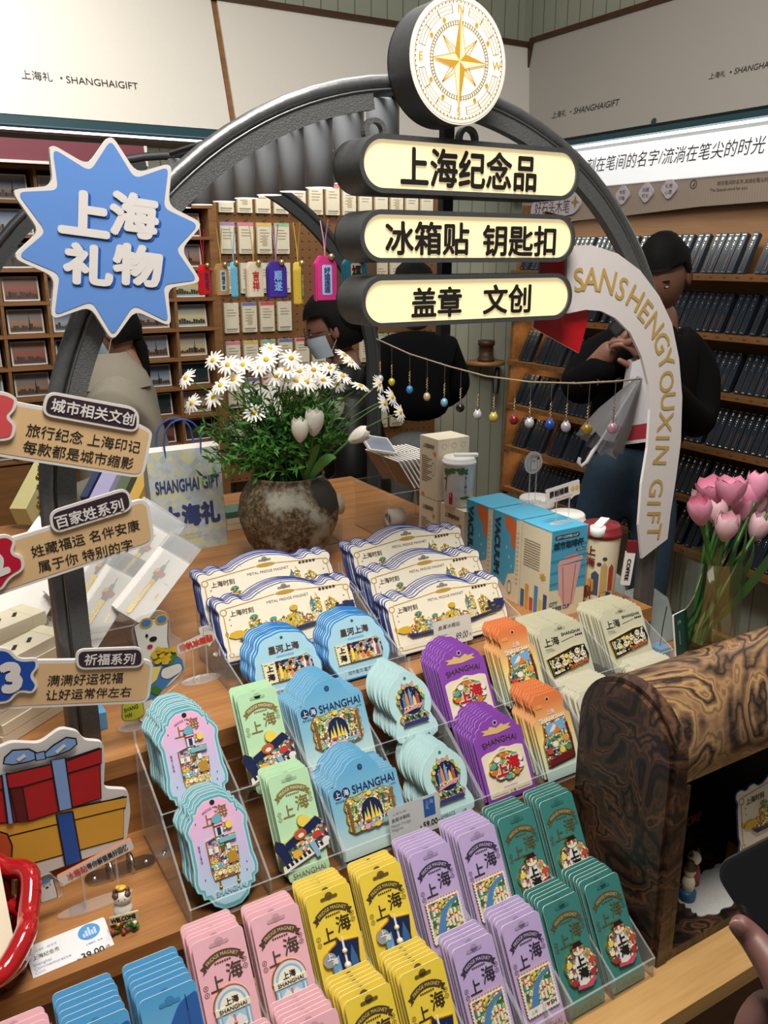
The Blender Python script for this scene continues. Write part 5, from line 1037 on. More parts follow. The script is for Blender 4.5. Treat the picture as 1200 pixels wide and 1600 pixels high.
for k in range(190):
    a = r3.uniform(0, 2*pi); rr = r3.uniform(.05, .2)*(1.1 if cos(a) < 0 else .8); h = r3.uniform(.05, .27); b0 = Vector((vc.x+r3.uniform(-.06, .06), vc.y+r3.uniform(-.06, .06), ZA+VH-.02)); tip = Vector((vc.x+rr*cos(a), vc.y+rr*sin(a)*.7, ZA+VH+h*(1-.4*rr/.2)))
    path = curve_pts(b0, tip, (0, 0, .04), 8); m = leafm if k % 3 else leafd; mb.tube(path, .0011, m, 4, False)
    for i in range(3, 9):
        d = (path[i]-path[i-1]).normalized(); s = d.orthogonal(); s.rotate(Matrix.Rotation(r3.uniform(0, 6), 3, d))
        for sg in (-1, 1):
            L_ = r3.uniform(.014, .03); tipp = path[i]+d*L_*.7+s*sg*L_*.8; q = d.cross(s)*.0022; mb.add([tuple(path[i]-q), tuple(path[i]+d*L_*.4+s*sg*L_*.3+q*1.3), tuple(tipp), tuple(path[i]+d*L_*.5+s*sg*L_*.25-q*1.3)], [(0, 1, 2, 3)], m)
tag(mb.build('fern_foliage'), 'feathery green daisy foliage spilling over the stoneware vase', 'foliage', kind='stuff')
mb = MB(); c0 = Vector((vc.x+.02, vc.y-.06, ZA+VH-.02)); light_leaf = mat('tulip_leaf', '#5c9a4a', .45, var=.15)
for x, y in ((498, 695), (480, 730), (462, 720), (525, 715)): leaf(mb, curve_pts(c0, onY(x, y, vc.y-.09), (0, -.01, .05)), .014, light_leaf)
tag(mb.build('tulip_leaves'), 'broad light green tulip leaves at the vase rim', 'foliage')
boxc0 = mat('box_cream', '#e9dfc8', .55, var=.02)
# shopping bag
YBg = 2.0; bagm, nt, b = newmat('bag_print')
tc = nd(nt, 'ShaderNodeTexCoord'); mp = nd(nt, 'ShaderNodeMapping'); mp.inputs['Rotation'].default_value = (0, .78, 0); mp.inputs['Scale'].default_value = (75, 75, 75); nt.links.new(tc.outputs['Object'], mp.inputs[0])
ck = nd(nt, 'ShaderNodeTexVoronoi', Scale=1.0); ck.inputs['Randomness'].default_value = .35; nt.links.new(mp.outputs[0], ck.inputs['Vector'])
sc_ = nd(nt, 'ShaderNodeSeparateColor'); nt.links.new(ck.outputs['Color'], sc_.inputs[0]); nt.links.new(ramp(nt, sc_.outputs[0], [(0, '#a7b6c2'), (.5, '#b8c2c4'), (.75, '#c6c79e'), (1, '#9fb0be')]), b.inputs['Base Color']); b.inputs['Roughness'].default_value = .5
p0, p1, p2, p3 = onY(244, 838, YBg), onY(355, 838, YBg), onY(347, 700, YBg), onY(232, 706, YBg); zb = ZA
w0, w1 = p0.x, p1.x; zt = p2.z
mb = MB(); dpt = .085
P = [(w0, YBg, zb), (w1, YBg, zb), (w1+.004, YBg+.03, zt), (w0-.002, YBg+.03, zt), (w0, YBg+dpt, zb), (w1, YBg+dpt, zb), (w1+.004, YBg+.055, zt), (w0-.002, YBg+.055, zt)]
mb.add(P, [(0, 1, 2, 3), (5, 4, 7, 6), (1, 5, 6, 2), (4, 0, 3, 7), (4, 5, 1, 0)], bagm); mb.add([(w0, YBg+.034, zt), (w1, YBg+.034, zt), (w1, YBg+.034, zt-.02), (w0, YBg+.034, zt-.02)], [(0, 1, 2, 3)], white)
mb.add([(x, y+.0, z+.0005) for x, y, z in P[2:4]]+[(w0, YBg+.055, zt+.008), (w1, YBg+.055, zt+.008)], [(0, 1, 2, 3)], white)
o = tag(mb.build('shopping_bag'), 'pale blue patterned paper bag with dark blue lettering beside the vase', 'bag')
l = math.atan2(.03, zt-zb); T = leanT((0, YBg-.0012, zb), l); mb = MB(); mb.T = T; bagink = mat('bag_ink', '#34406f', .5); cxb = (w0+w1)/2; hb = (zt-zb)
mb.text('SHANGHAI GIFT', cxb+.003, hb*.665, bagink, w=(w1-w0)*.9, h=hb*.13, z=.001, bold=.03); mb.text('上海礼', cxb+.004, hb*.36, bagink, w=(w1-w0)*.82, h=hb*.23, z=.001, bold=.05)
mb.text('上海礼物', cxb, hb*.53, inkg, w=.016, z=.001); mb.text('上海伴手礼专门店', cxb, hb*.165, mat('bag_gold', '#a9a15c', .5), w=.05, z=.001); mb.text('SHANGHAI SPECIALTY GIFT STORE', cxb, hb*.13, inkg, w=.08, z=.001); mb.build('lettering', o)
rope = mat('rope_blue', '#2a4f9c', .6)
for y, (xa, xb) in ((YBg+.03, (.26, .74)), (YBg+.056, (.2, .68))):
    x0, x1 = w0+(w1-w0)*xa, w0+(w1-w0)*xb; mb = MB(); mb.tube([(x0, y, zt-.03), (x0-.003, y, zt+.02)]+[((x0+x1)/2-(x1-x0)/2*cos(t)*1.02, y, zt+.03+.045*sin(t)) for t in [pi*i/10 for i in range(11)]]+[(x1+.003, y, zt+.02), (x1, y, zt-.03)], .0022, rope, 6); mb.build('rope_handle', o)
q0 = onY(415, 625, 2.1); mb = MB(); mb.T = M4((q0.x, 2.1, q0.z-.05)) @ Matrix.Rotation(.1, 4, 'Z') @ Matrix.Rotation(pi/2-.3, 4, 'X'); mb.prism(rrect(.1, .085, .002, 0, .0425), -.002, 0, white); o = tag(mb.build('notice_card'), 'plain white card on a stem behind the daisies', 'card'); MB().tube([(q0.x, 2.105, ZA), (q0.x, 2.105, q0.z-.03)], .003, chrome, 6).build('stem', o)
for k in range(3):
    q0 = onY(366, 790, 2.12); mb = MB(); mb.box(q0.x-.03, q0.x+.035, 2.1, 2.17, ZA+.001+.017*k, ZA+.017+.017*k, boxc0 if k < 2 else mat('tin_green', '#4f7a66', .4)); tag(mb.build('small_box'), ('lowest cream box', 'middle cream box', 'topmost green box')[k]+' in the little pile between the bag and vase', 'box', 'little boxes by the bag')
# acrylic risers with tape rolls and framed prints
def acrylic_box(x0, x1, y0, y1, z0, z1, label, name='acrylic_riser'):
    t = .003; mb = MB()
    mb.box(x0, x1, y0, y0+t, z0, z1, acr, acre); mb.box(x0, x0+t, y0+t, y1, z0, z1, acr, acre); mb.box(x1-t, x1, y0+t, y1, z0, z1, acr, acre); mb.box(x0, x1, y0, y1, z1, z1+t, acr, acre)
    return tag(mb.build(name), label, 'display stand')
fp0 = onY(623, 722, 1.8); acrylic_box(.93, .99, 1.86, 2.05, ZA, ZA+.06, 'low clear acrylic riser behind the vase under tape rolls'); acrylic_box(fp0.x-.03, fp0.x+.17, 1.8, 1.98, ZA, fp0.z-.082, 'clear acrylic riser under the tilted white framed prints')
tapem = mat('washi_tape', '#cfc6ba', .5, var=.25, scale=60)
for i, (x, y, z, lab) in enumerate(((.985, 1.9, ZA+.064, 'printed tape roll lying on its side beside the vase'), (.955, 1.98, ZA+.064, 'printed tape roll behind the first on the low riser'), (fp0.x+.05, 1.9, ZA+.001, 'tape roll inside the clear riser under framed prints'))):
    mb = MB(); mb.T = M4((x, y, z+.026)) @ Matrix.Rotation(pi/2, 4, 'Y'); mb.lathe([(.016, -.022), (.026, -.022), (.026, .022), (.016, .022), (.016, -.022)], tapem, (0, 0, 0), 24); tag(mb.build('tape_roll'), lab, 'tape roll', 'printed tape rolls')
fr_back = mat('print_back', '#8d705a', .5, var=.1); l = radians(33); FA = Matrix(((0, -sin(l), -cos(l), 0), (-1, 0, 0, 0), (0, cos(l), -sin(l), 0), (0, 0, 0, 1)))
fp = onY(623, 722, 1.8)
for c in (0, 1):
    for i in range(11):
        mb = MB(); mb.T = M4((fp.x+.0125*i, fp.y+.001+.088*c, fp.z)) @ FA; mb.prism(rrect(.083, .092, .0015, -.042, -.046), -.0035, 0, white); mb.flat(rrect(.081, .09, .001, -.042, -.046), .0004, fr_back if i == 0 else mat('print_grey', '#a9a6a4', .5))
        tag(mb.build('framed_print'), 'slim white-edged framed print, %s from the brown front, %s column on the riser' % (ORD[i], ('nearer', 'farther')[c]), 'print', 'white framed prints')
q = onY(592, 693, 1.9); mb = MB(); mb.T = M4(q) @ Matrix.Rotation(radians(-8), 4, 'Z') @ Matrix.Rotation(radians(22), 4, 'X') @ Matrix.Rotation(radians(14), 4, 'Y'); mb.prism(rrect(.085, .075, .002), -.006, 0, white); mb.flat(rrect(.074, .064, .001), .0005, mat('tray_grey', '#8f99ad', .4)); tag(mb.build('framed_print'), 'small white framed card lying on top of the slanted prints', 'print')
# cream coffee boxes and tumblers
boxc = mat('box_cream', '#e9dfc8', .55, var=.02); boxi = mat('box_ink', '#6b4a33', .6); leafo = mat('maple', '#d98a3a', .6)
def cream_box(x0, y0, z0, w, d, h, label):
    mb = MB(); mb.box(x0, x0+w, y0, y0+d, z0, z0+h, boxc); o = tag(mb.build('coffee_cup_box'), label, 'box', 'cream coffee cup boxes')
    mb = MB(); mb.T = FX(x0-.0004)                                                     # left face: local x = -y
    cx = -(y0+d/2); mb.text('上海咖啡杯', cx, z0+h*.86, boxi, w=d*.62, h=h*.075, z=.0004, bold=.02); mb.flat([(cx+d*.33+.008*(1 if k % 2 else .4)*cos(k*pi/5), z0+h*.76+.008*(1 if k % 2 else .4)*sin(k*pi/5)) for k in range(10)], .0004, leafo)
    for k in range(13): mb.line((cx-d*.36, z0+h*(.68-.034*k)), (cx-d*.36+d*(.3+.25*((k*5) % 3)/2), z0+h*(.68-.034*k)), .0018, .0004, boxi)
    mb.ring(cx+d*.27, z0+h*.5, .007, .0076, .0004, boxi, 16, 0, 2*pi, 2.2); mb.flat([(cx-d*.38, z0+h*.02), (cx-d*.2, z0+h*.02), (cx-d*.24, z0+h*.08), (cx-d*.3, z0+h*.05), (cx-d*.34, z0+h*.09)], .0004, leafo); mb.build('printing', o)
    mb = MB(); mb.T = FY(y0-.0004)
    for k in range(3): mb.ring(x0+w*(.2+.3*k), z0+h*.88, .006, .0065, .0004, boxi, 14)
    mb.ring(x0+w*.75, z0+h*.42, .028, .034, .0004, mat('box_tan', '#bfae8c', .6), 24); mb.text('上海', x0+w*.2, z0+h*.14, leafo, w=.012, z=.0004); mb.build('front_printing', o); return o
bx = pz = onZ(683, 783, 1.055); BX, BY = bx.x, bx.y
tw = onY(731, 680, BY).x-onY(682, 687, BY).x; th_ = onY(682, 688, BY).z-1.055; dd = .075
cream_box(BX, BY, ZA, tw, dd, 1.053-ZA, 'lower cream coffee cup box under the tall one'); cream_box(BX, BY, 1.055, tw, dd, th_, 'tall cream coffee cup box stacked uppermost behind the tree tumbler')
cream_box(BX+.006, BY-.1, ZA, tw*1.05, .094, 1.053-ZA, 'cream coffee cup box carrying the tree-print tumbler')
def tumbler(c, r, h, body, lid, label, taper=.84):
    mb = MB(); mb.lathe([(0, 0), (r*taper*.97, 0), (r*taper, .004), (r, h*.84)], body, c, 32); o = tag(mb.build('tumbler'), label, 'tumbler')
    mb = MB(); mb.lathe([(r*1.0, h*.83), (r*1.06, h*.84), (r*1.06, h*.885), (r*.98, h*.895), (r*.97, h*.945), (r*.9, h*.965), (0, h*.965)], lid, c, 32); mb.build('lid', o); return o
tcx = onZ(716, 787, 1.055); r_ = .037; th2 = onY(735, 707, tcx.y).z-1.055
cupw = mat('cup_white', '#dfe2e4', .35, var=.03, coat=.3)
tc_ = Vector((tcx.x, tcx.y, 1.054)); o = tumbler(tc_, r_, th2, cupw, mat('lid_white', '#f0efec', .4), 'white tumbler printed with tree, tower and red phone box', .88)
mb = MB(); mb.T = M4(tc_+Vector((0, 0, 0))) @ Matrix.Rotation(radians(-31), 4, 'Z') @ Matrix.Rotation(pi/2, 4, 'X'); R0 = r_*1.012; gtree = mat('tree_print', '#4c7a3a', .5, var=.4, scale=200)
def wr(mb, pts, m, lift=.0004):
    mb.add([(R*sin(x/R), y, R*cos(x/R)) for x, y in pts for R in (r_*(.88+.12*min(1, y/(th2*.84)))+lift+.0006,)], [tuple(range(len(pts)))], m)
for k in range(40): x = rnd.uniform(-.042, .016); wr(mb, ell(.0042, .003, x, th2*(.79-.3*max(0, -x-.022)/.02*rnd.random())-rnd.uniform(0, .012), 7), gtree, .0004+k*.00003)
wr(mb, [(-.04, th2*.3), (-.037, th2*.3), (-.032, th2*.7), (-.02, th2*.76), (-.034, th2*.72)], boxi)
wr(mb, [(.012, th2*.28), (.0145, th2*.28), (.0138, th2*.68), (.0132, th2*.74), (.0126, th2*.68)], mat('tower_pale', '#ab8790', .5)); 
for y_, r0 in ((.42, .0035), (.6, .0028)): wr(mb, ell(r0, r0, .0132, th2*y_, 10), mat('tower_red', '#b5525e', .5))
for x, h_ in ((-.02, .1), (-.012, .16), (-.006, .12), (.002, .14), (.008, .1)): wr(mb, [(x-.003, th2*.22), (x+.003, th2*.22), (x+.003, th2*(.22+h_)), (x-.003, th2*(.22+h_))], mat('print_pale', '#a39dab', .5))
wr(mb, [(-.026, th2*.06), (-.017, th2*.06), (-.017, th2*.28), (-.0215, th2*.31), (-.026, th2*.28)], red); wr(mb, ell(.012, .004, .012, th2*.2, 10), gtree); mb.build('printed_scene', o)
mb = MB(); mb.T = M4(tc_+Vector((0, 0, th2*.965))) @ Matrix.Rotation(-.5, 4, 'Z'); mb.box(-.012, .042, -.009, .009, .0, .006, mat('lid_white', '#f0efec', .4)); mb.build('flip_tab', o)
# blue city coffee cup boxes
bblue = mat('box_blue', '#4fb0d6', .45, var=.02); bcream = mat('box_ivory', '#efe6c9', .5, var=.02); bor = mat('box_orange', '#e0703a', .5); bdk = mat('box_teal_dark', '#1f3a4c', .5); bpink = mat('box_pink', '#e7b1ae', .5)
ZC = 1.08; cc = onZ(863, 832, ZC); bw = onZ(918, 820, ZC).x-cc.x; bd = (onZ(816, 813, ZC).y-cc.y)*.96
for i, (y0, lab) in enumerate(((cc.y, 'blue and ivory coffee cup box facing front, reading 城市咖啡杯'), (cc.y+bd+.006, 'blue VACUUM coffee cup box in the middle of three'), (cc.y+2*bd+.012, 'blue VACUUM coffee cup box furthest back of three'))):
    mb = MB(); x0, x1, y1 = cc.x, cc.x+bw, y0+bd; mb.box(x0, x1, y0, y1, ZA, ZC, bcream); o = tag(mb.build('tumbler_box'), lab, 'box', 'blue city coffee cup boxes')
    MB().box(x0-.0006, x1+.0006, y0-.0006, y1+.0006, ZC, ZC+.0015, bblue).build('box_lid', o)
    mb = MB()
    if i == 0:
        mb.T = FY(y0-.0004); w, h = bw, ZC-ZA; mb.flat([(x0, ZA+h*.34), (x1, ZA+h*.3), (x1, ZC), (x0, ZC)], .0003, bblue)
        for k in range(4): mb.flat([(x0, ZA+h*(.38+.13*k)), (x1, ZA+h*(.40+.13*k)), (x1, ZA+h*(.43+.13*k)), (x0, ZA+h*(.41+.13*k))], .0005, mat('box_blue2', '#3a93bd', .5))
        mb.flat(rrect(w*.68, .009, .004, x0+w*.42, ZC-.014), .0008, bdk); mb.text('CITY COFFEE CUP', x0+w*.42, ZC-.014, white, w=w*.6, z=.0012, bold=.03); mb.text('城市咖啡杯', x0+w*.47, ZC-.031, bdk, w=w*.84, h=.0165, z=.0008, bold=.05); mb.flat(rrect(w*.26, .006, .003, x0+w*.82, ZC-.0465), .0008, bdk); mb.text('500ml', x0+w*.82, ZC-.0465, white, w=w*.2, z=.0012)
        mb.flat([(x0+w*.3, ZA+h*.08), (x0+w*.66, ZA+h*.08), (x0+w*.86, ZA+h*.6), (x0+w*.2, ZA+h*.6)], .0009, bpink); mb.flat([(x0+w*.17, ZA+h*.6), (x0+w*.9, ZA+h*.62), (x0+w*.88, ZA+h*.67), (x0+w*.24, ZA+h*.66)], .0011, bpink); mb.flat([(x0+w*.36, ZA+h*.67), (x0+w*.76, ZA+h*.68), (x0+w*.72, ZA+h*.71), (x0+w*.4, ZA+h*.7)], .0011, mat('box_pink2', '#d98f8f', .5))
        for xa, xb in ((.42, .34), (.62, .7)): mb.line((x0+w*xa, ZA+h*.1), (x0+w*xb, ZA+h*.58), .0012, .0012, bdk)
        mb.flat(rounded([(x0, ZA), (x1, ZA), (x1, ZA+h*.08), (x0+w*.7, ZA+h*.12), (x0+w*.4, ZA+h*.1), (x0+w*.3, ZA+h*.26), (x0, ZA+h*.3)], .01), .0014, bcream); mb.text('CITY\nCOFFEE CUP', x0+w*.3, ZA+h*.14, mat('box_teal_ink', '#2b6f86', .5), w=w*.58, h=h*.11, z=.0018, bold=.04)
        mb.T = FX(x0-.0004); cy = -(y0+bd/2)
        for k in range(11): mb.line((cy-bd*.4, ZC-.035-.0055*k), (cy-bd*.4+bd*(.55+.1*((k*3) % 3)), ZC-.035-.0055*k), .0014, .0004, boxi)
        for k, (c_, h_) in enumerate((('#3d6ea0', .04), ('#e0a53a', .055), ('#c9553e', .03), ('#4f93c4', .06), ('#e9c767', .035), ('#3a5a86', .05))): mb.flat([(cy-bd*.45+k*.014, ZA+.002), (cy-bd*.45+k*.014+.011, ZA+.002), (cy-bd*.45+k*.014+.011, ZA+h_), (cy-bd*.45+k*.014, ZA+h_)], .0004, mat('town_'+c_, c_, .5))
        mb.flat([(cy+bd*.28+.011*(1 if k % 2 else .45)*cos(k*pi/8), ZA+.085+.011*(1 if k % 2 else .45)*sin(k*pi/8)) for k in range(16)], .0004, mat('star_ochre', '#c9a54a', .5))
        mb.build('printing', o)
    else:
        mb.T = FX(x0-.0004); cy = -(y0+bd/2); h = ZC-ZA; L0, L1 = cy-bd/2, cy+bd/2
        mb.flat([(L0, ZA+h*.12), (L0+bd*.3, ZA+h*.2), (L0+bd*.5, ZA+h*.14), (L0+bd*.62, ZA+h*.32), (L0+bd*.85, ZA+h*.36), (L1-.012, ZA+h*.42), (L1-.012, ZC), (L0, ZC)], .0003, bblue)
        mb.flat(rounded([(L0+bd*.42, ZC), (L0+bd*.5, ZC-h*.16), (L0+bd*.68, ZC-h*.2), (L0+bd*.7, ZC-h*.33), (L1-.012, ZC-h*.38), (L1-.012, ZC-h*.06), (L0+bd*.75, ZC)], .008), .0006, bor)
        mb.text('VACUUM', L0+bd*.2, ZC-h*.4, bdk, w=h*.7, h=bd*.22, z=.0008, bold=.06, rot=-pi/2); mb.ring(cy+bd*.2, ZA+h*.16, .006, .007, .0008, boxi, 16, 0, 2*pi, 2.2)
        for k in range(4): x_, y_ = cy+bd*(.05+.1*k), ZA+h*(.62-.1*k); mb.flat([(x_, y_+.005), (x_+.0015, y_), (x_, y_-.005), (x_-.0015, y_)], .0008, bcream)
        for k in range(12): mb.text('上海', L1-.006, ZC-.03-.01*k, boxi, h=.004, z=.0004)
        mb.build('printing', o)
# lidded cups behind and red coffee tumbler
for x, y, lab in ((838, 775, 'white lidded paper cup behind the round bear sign'), (886, 800, 'white lidded paper cup behind the 原创插画 sign')):
    p = onZ(x, y, 1.072); tumbler(Vector((p.x, p.y, ZA)), .04, .182, boxc, mat('lid_white', '#f0efec', .4), lab, .8)
p = onZ(941, 815, 1.075); rt = Vector((p.x, p.y, ZA)); wine = mat('lid_wine', '#7d1f26', .4)
o = tumbler(rt, .0405, .183, bcream, wine, 'cream coffee tumbler with dark red lid and COFFEE tag', .82)
MB().lathe([(.034, -.0005), (.0345, .012)], wine, rt, 28).build('base_band', o)
mb = MB(); mb.T = M4(rt) @ Matrix.Rotation(radians(-38), 4, 'Z') @ Matrix.Rotation(pi/2, 4, 'X'); R1 = .0405
mb.text('上', -.024, .128, wine, h=.02, wrap=.041, bold=.03); mb.text('海', -.024, .104, wine, h=.02, wrap=.041, bold=.03)
def wr2(pts, m, lift=.0): mb.add([((R_*sin(x/R_)), y, R_*cos(x/R_)) for x, y in pts for R_ in ((.0334+(.0405-.0334)*y/.154)+.0004+lift,)], [tuple(range(len(pts)))], m)
for x, y0, w, h_, c_ in ((.006, .03, .014, .075, '#c9a86a'), (-.012, .03, .016, .055, '#44566e'), (.022, .04, .012, .06, '#b5472f'), (-.026, .02, .016, .03, '#7a4630'), (.012, .01, .026, .03, '#2c4a5c'), (-.014, .008, .02, .02, '#e9e2d2'), (-.02, .038, .012, .03, '#d99a3e')): wr2([(x-w/2, y0), (x+w/2, y0), (x+w/2, y0+h_*.85), (x, y0+h_), (x-w/2, y0+h_*.85)], mat('cup_'+c_, c_, .5), .0002+abs(x)*.01)
for x, y0 in ((.006, .112), (-.005, .1)): wr2(ell(.005, .004, x, y0, 10), mat('cup_dark', '#3a4658', .5), .0006)
mb.build('printed_scene', o)
mb = MB(); mb.T = M4(rt+Vector((0, 0, .177))) @ Matrix.Rotation(.55, 4, 'Z'); mb.box(-.045, .026, -.009, .009, 0, .005, mat('lid_white', '#f0efec', .4)); mb.lathe([(0, .002), (.016, .002), (.016, -.016), (.013, -.018)], mat('lid_white', '#f0efec', .4), (-.033, 0, .0), 16); mb.build('sip_cover', o)
a = rt+Vector((.034, -.024, .165)); tg = MB(); tg.tube([a, a+Vector((.012, -.012, -.005)), a+Vector((.016, -.016, -.022))], .0016, black, 6); tg.build('strap_loop', o)
q = a+Vector((.017, -.017, -.022)); mb = MB(); mb.T = M4(q) @ Matrix.Rotation(radians(-31), 4, 'Z') @ Matrix.Rotation(pi/2, 4, 'X') @ Matrix.Rotation(-.08, 4, 'Z'); mb.prism(rrect(.021, .075, .003, -.002, -.062), -.002, .002, white); mb.prism(rrect(.02, .025, .002, -.001, -.014), -.003, .003, wine); mb.text('COFFEE', -.002, -.065, ink, w=.048, h=.0085, z=.0026, bold=.05, rot=-pi/2); mb.build('name_tag', o)
# small acrylic signs on stands
def stand_sign(T, draw, base_c, label, stems, rx=.03, ry=.012):
    mb = MB(); mb.T = T; draw(mb); o = tag(mb.build('acrylic_sign'), label, 'sign')
    mb = MB(); mb.lathe([(0, .003), (rx, .003), (rx, 0)], acre, base_c, 24, False, ry/rx); mb.build('base_plate', o)
    for a, b_ in stems: MB().tube([a, b_], .0016, acre, 6).build('stem', o)
    return o
p = onY(834, 723, cc.y+2*bd); bb = Vector((p.x-.004, cc.y+2*bd, ZC+.002))
def bear_face(mb, cx, cy, s, z):
    mb.flat(rounded([(cx-.55*s, cy-.9*s), (cx+.6*s, cy-.9*s), (cx+.55*s, cy-.1*s), (cx+.45*s, cy+.55*s), (cx+.5*s, cy+.75*s), (cx+.3*s, cy+.78*s), (cx, cy+.7*s), (cx-.3*s, cy+.78*s), (cx-.5*s, cy+.72*s), (cx-.42*s, cy+.5*s), (cx-.5*s, cy)], .12*s), z, ink)
    mb.flat(rounded([(cx-.51*s, cy-.86*s), (cx+.55*s, cy-.86*s), (cx+.5*s, cy-.1*s), (cx+.4*s, cy+.53*s), (cx+.45*s, cy+.7*s), (cx+.3*s, cy+.73*s), (cx, cy+.65*s), (cx-.3*s, cy+.73*s), (cx-.45*s, cy+.67*s), (cx-.37*s, cy+.5*s), (cx-.46*s, cy)], .12*s), z+.0003, white)
    mb.flat(ell(.11*s, .08*s, cx-.02*s, cy+.2*s, 10), z+.0006, ink)
    for dx in (-.2, .2): mb.disc(cx+dx*s, cy+.36*s, .045*s, z+.0006, ink, 8)
def dr1(mb):
    mb.prism(ell(.0245, .0245, p.x, p.z, 32), -.003, 0, mat('sign_cream', '#efe9e2', .4), acre); mb.ring(p.x, p.z, .0172, .0178, .0006, ink, 28); bear_face(mb, p.x, p.z, .0175, .0008); mb.disc(p.x+.011, p.z+.009, .0035, .002, red, 10)
    for k in range(11): a = pi+.3+k*.25; mb.disc(p.x+.021*cos(a), p.z+.021*sin(a), .0012, .0008, red, 5)
stand_sign(FY(cc.y+2*bd), dr1, bb, 'round acrylic sign with white bear on a stem above the blue boxes', [((p.x-.009, bb.y, bb.z), (p.x-.009, bb.y, p.z-.022)), ((p.x+.009, bb.y, bb.z), (p.x+.009, bb.y, p.z-.022))])
p2 = onY(880, 770, cc.y+.03); b2 = Vector((p2.x, cc.y+.03, ZC+.002))
def dr2(mb):
    R = .12; q = rounded([rot2(v, R, (p2.x, p2.z)) for v in ((p2.x-.044, p2.z-.014), (p2.x+.02, p2.z-.014), (p2.x+.02, p2.z-.02), (p2.x+.028, p2.z-.014), (p2.x+.044, p2.z-.014), (p2.x+.044, p2.z+.017), (p2.x-.044, p2.z+.017))], .003)
    mb.prism(q, -.003, 0, mat('sign_cream', '#efe9e2', .4), acre); mb.text('原创插画', p2.x-.012, p2.z+.003, plum, w=.05, h=.0135, z=.0006, bold=.05, rot=R); mb.text('Original Illustration', p2.x+.002, p2.z-.009, bor, w=.045, z=.0006, rot=R)
    for k in range(2): mb.disc(p2.x+.025+.0105*k, p2.z+.006+.001*k, .005, .0006, mat('sign_yellow', '#e8c95a', .5), 12)
stand_sign(FY(cc.y+.03), dr2, b2, 'white speech-bubble acrylic sign 原创插画 on the front blue box', [((p2.x-.016, b2.y, b2.z), (p2.x-.016, b2.y, p2.z-.014)), ((p2.x+.018, b2.y, b2.z), (p2.x+.018, b2.y, p2.z-.014))])
# bear standee and red lettered sign on the left
YB_ = 1.22
mb = MB(); mb.T = FY(YB_); B = lambda pts: XZ(YB_, pts); pw = mat('bear_white', '#dfe2dc', .5); pbk = mat('bear_blue', '#3f7fc0', .5); gog = mat('goggle_gold', '#d9a63c', .5); lime = mat('lime', '#c4cf3e', .5)
mb.prism(rounded(B([(205, 990), (215, 965), (250, 953), (266, 960), (268, 990), (290, 1005), (292, 1040), (285, 1065), (245, 1095), (240, 1135), (218, 1130), (190, 1128), (188, 1095), (208, 1090), (215, 1040), (210, 1005)]), .008), -.004, -.0006, acr, acre)
body = rounded(B([(208, 978), (218, 972), (258, 962), (263, 968), (262, 1000), (266, 1020), (285, 1030), (287, 1050), (262, 1074), (240, 1080), (238, 1132), (216, 1128), (216, 1080), (222, 1040), (215, 1010)]), .007); mb.flat(body, 0, ink); mb.flat(inset(body, .0011), .0003, pw)
mb.flat(B([(262, 1020), (284, 1030), (288, 1045), (268, 1062), (244, 1090), (226, 1096), (224, 1060), (240, 1030)]), .0006, pbk); q = B([(252, 1044), (282, 1034), (286, 1048), (262, 1062), (250, 1058)]); mb.flat(rounded(q, .008), .0009, ink); mb.flat(rounded(inset(q, .001), .007), .0012, pw)
for x, y in ((228, 973), (252, 967)): c = onY(x, y, YB_); mb.flat(ell(.0105, .0085, c.x, c.z, 18), .0012, gog); mb.flat(ell(.0075, .0058, c.x, c.z, 18), .0016, pbk)
for x, y, a_, b_ in ((229, 993, .0022, .003), (239, 998, .006, .0042)): c = onY(x, y, YB_); mb.flat(ell(a_, b_, c.x, c.z, 12), .0012, ink)
c = onY(234, 1010, YB_); mb.flat(ell(.0045, .0035, c.x, c.z, 12), .0012, red)
r5 = random.Random(9); mb.flat(rounded(B([(236, 1024), (246, 1036), (268, 1038), (278, 1022), (266, 1012), (246, 1012)]), .006), .0012, leafm)
for k in range(26): c = onY(256+r5.uniform(-18, 18), 1024+r5.uniform(-12, 12), YB_); mb.flat(ell(.0042, .0036, c.x, c.z, 9), .0014+.0001*k, mat('flower_yellow', '#dcb52e', .5, var=.2))
mb.flat(B([(238, 1042), (252, 1040), (244, 1062), (232, 1072), (230, 1060)]), .0015, mat('wrap_yellow', '#e6d873', .5)); mb.flat(B([(230, 1078), (242, 1070), (252, 1076), (246, 1086), (236, 1082)]), .0016, leafm)
tg = rounded(B([(190, 1098), (222, 1090), (226, 1116), (208, 1126), (190, 1126)]), .006); mb.flat(tg, .0018, leafd); mb.flat(inset(tg, .001), .0021, lime); c = onY(205, 1110, YB_); mb.text('SHANG\nHAI', c.x, c.z, leafd, w=.022, h=.017, z=.0024, bold=.02, rot=.1)
o = tag(mb.build('bear_standee'), 'acrylic standee of a white bear with goggles holding yellow flowers', 'standee')
mb = MB(); c = onY(228, 1130, YB_); mb.lathe([(0, .003), (.042, .003), (.042, 0)], acre, (c.x, YB_+.005, ZA+.001), 28, False, .45); mb.box(c.x-.016, c.x+.016, YB_+.001, YB_+.004, ZA, c.z+.012, acr, acre); mb.build('base_plate', o)
YL_ = 1.32; pl_ = onY(307, 1004, YL_)
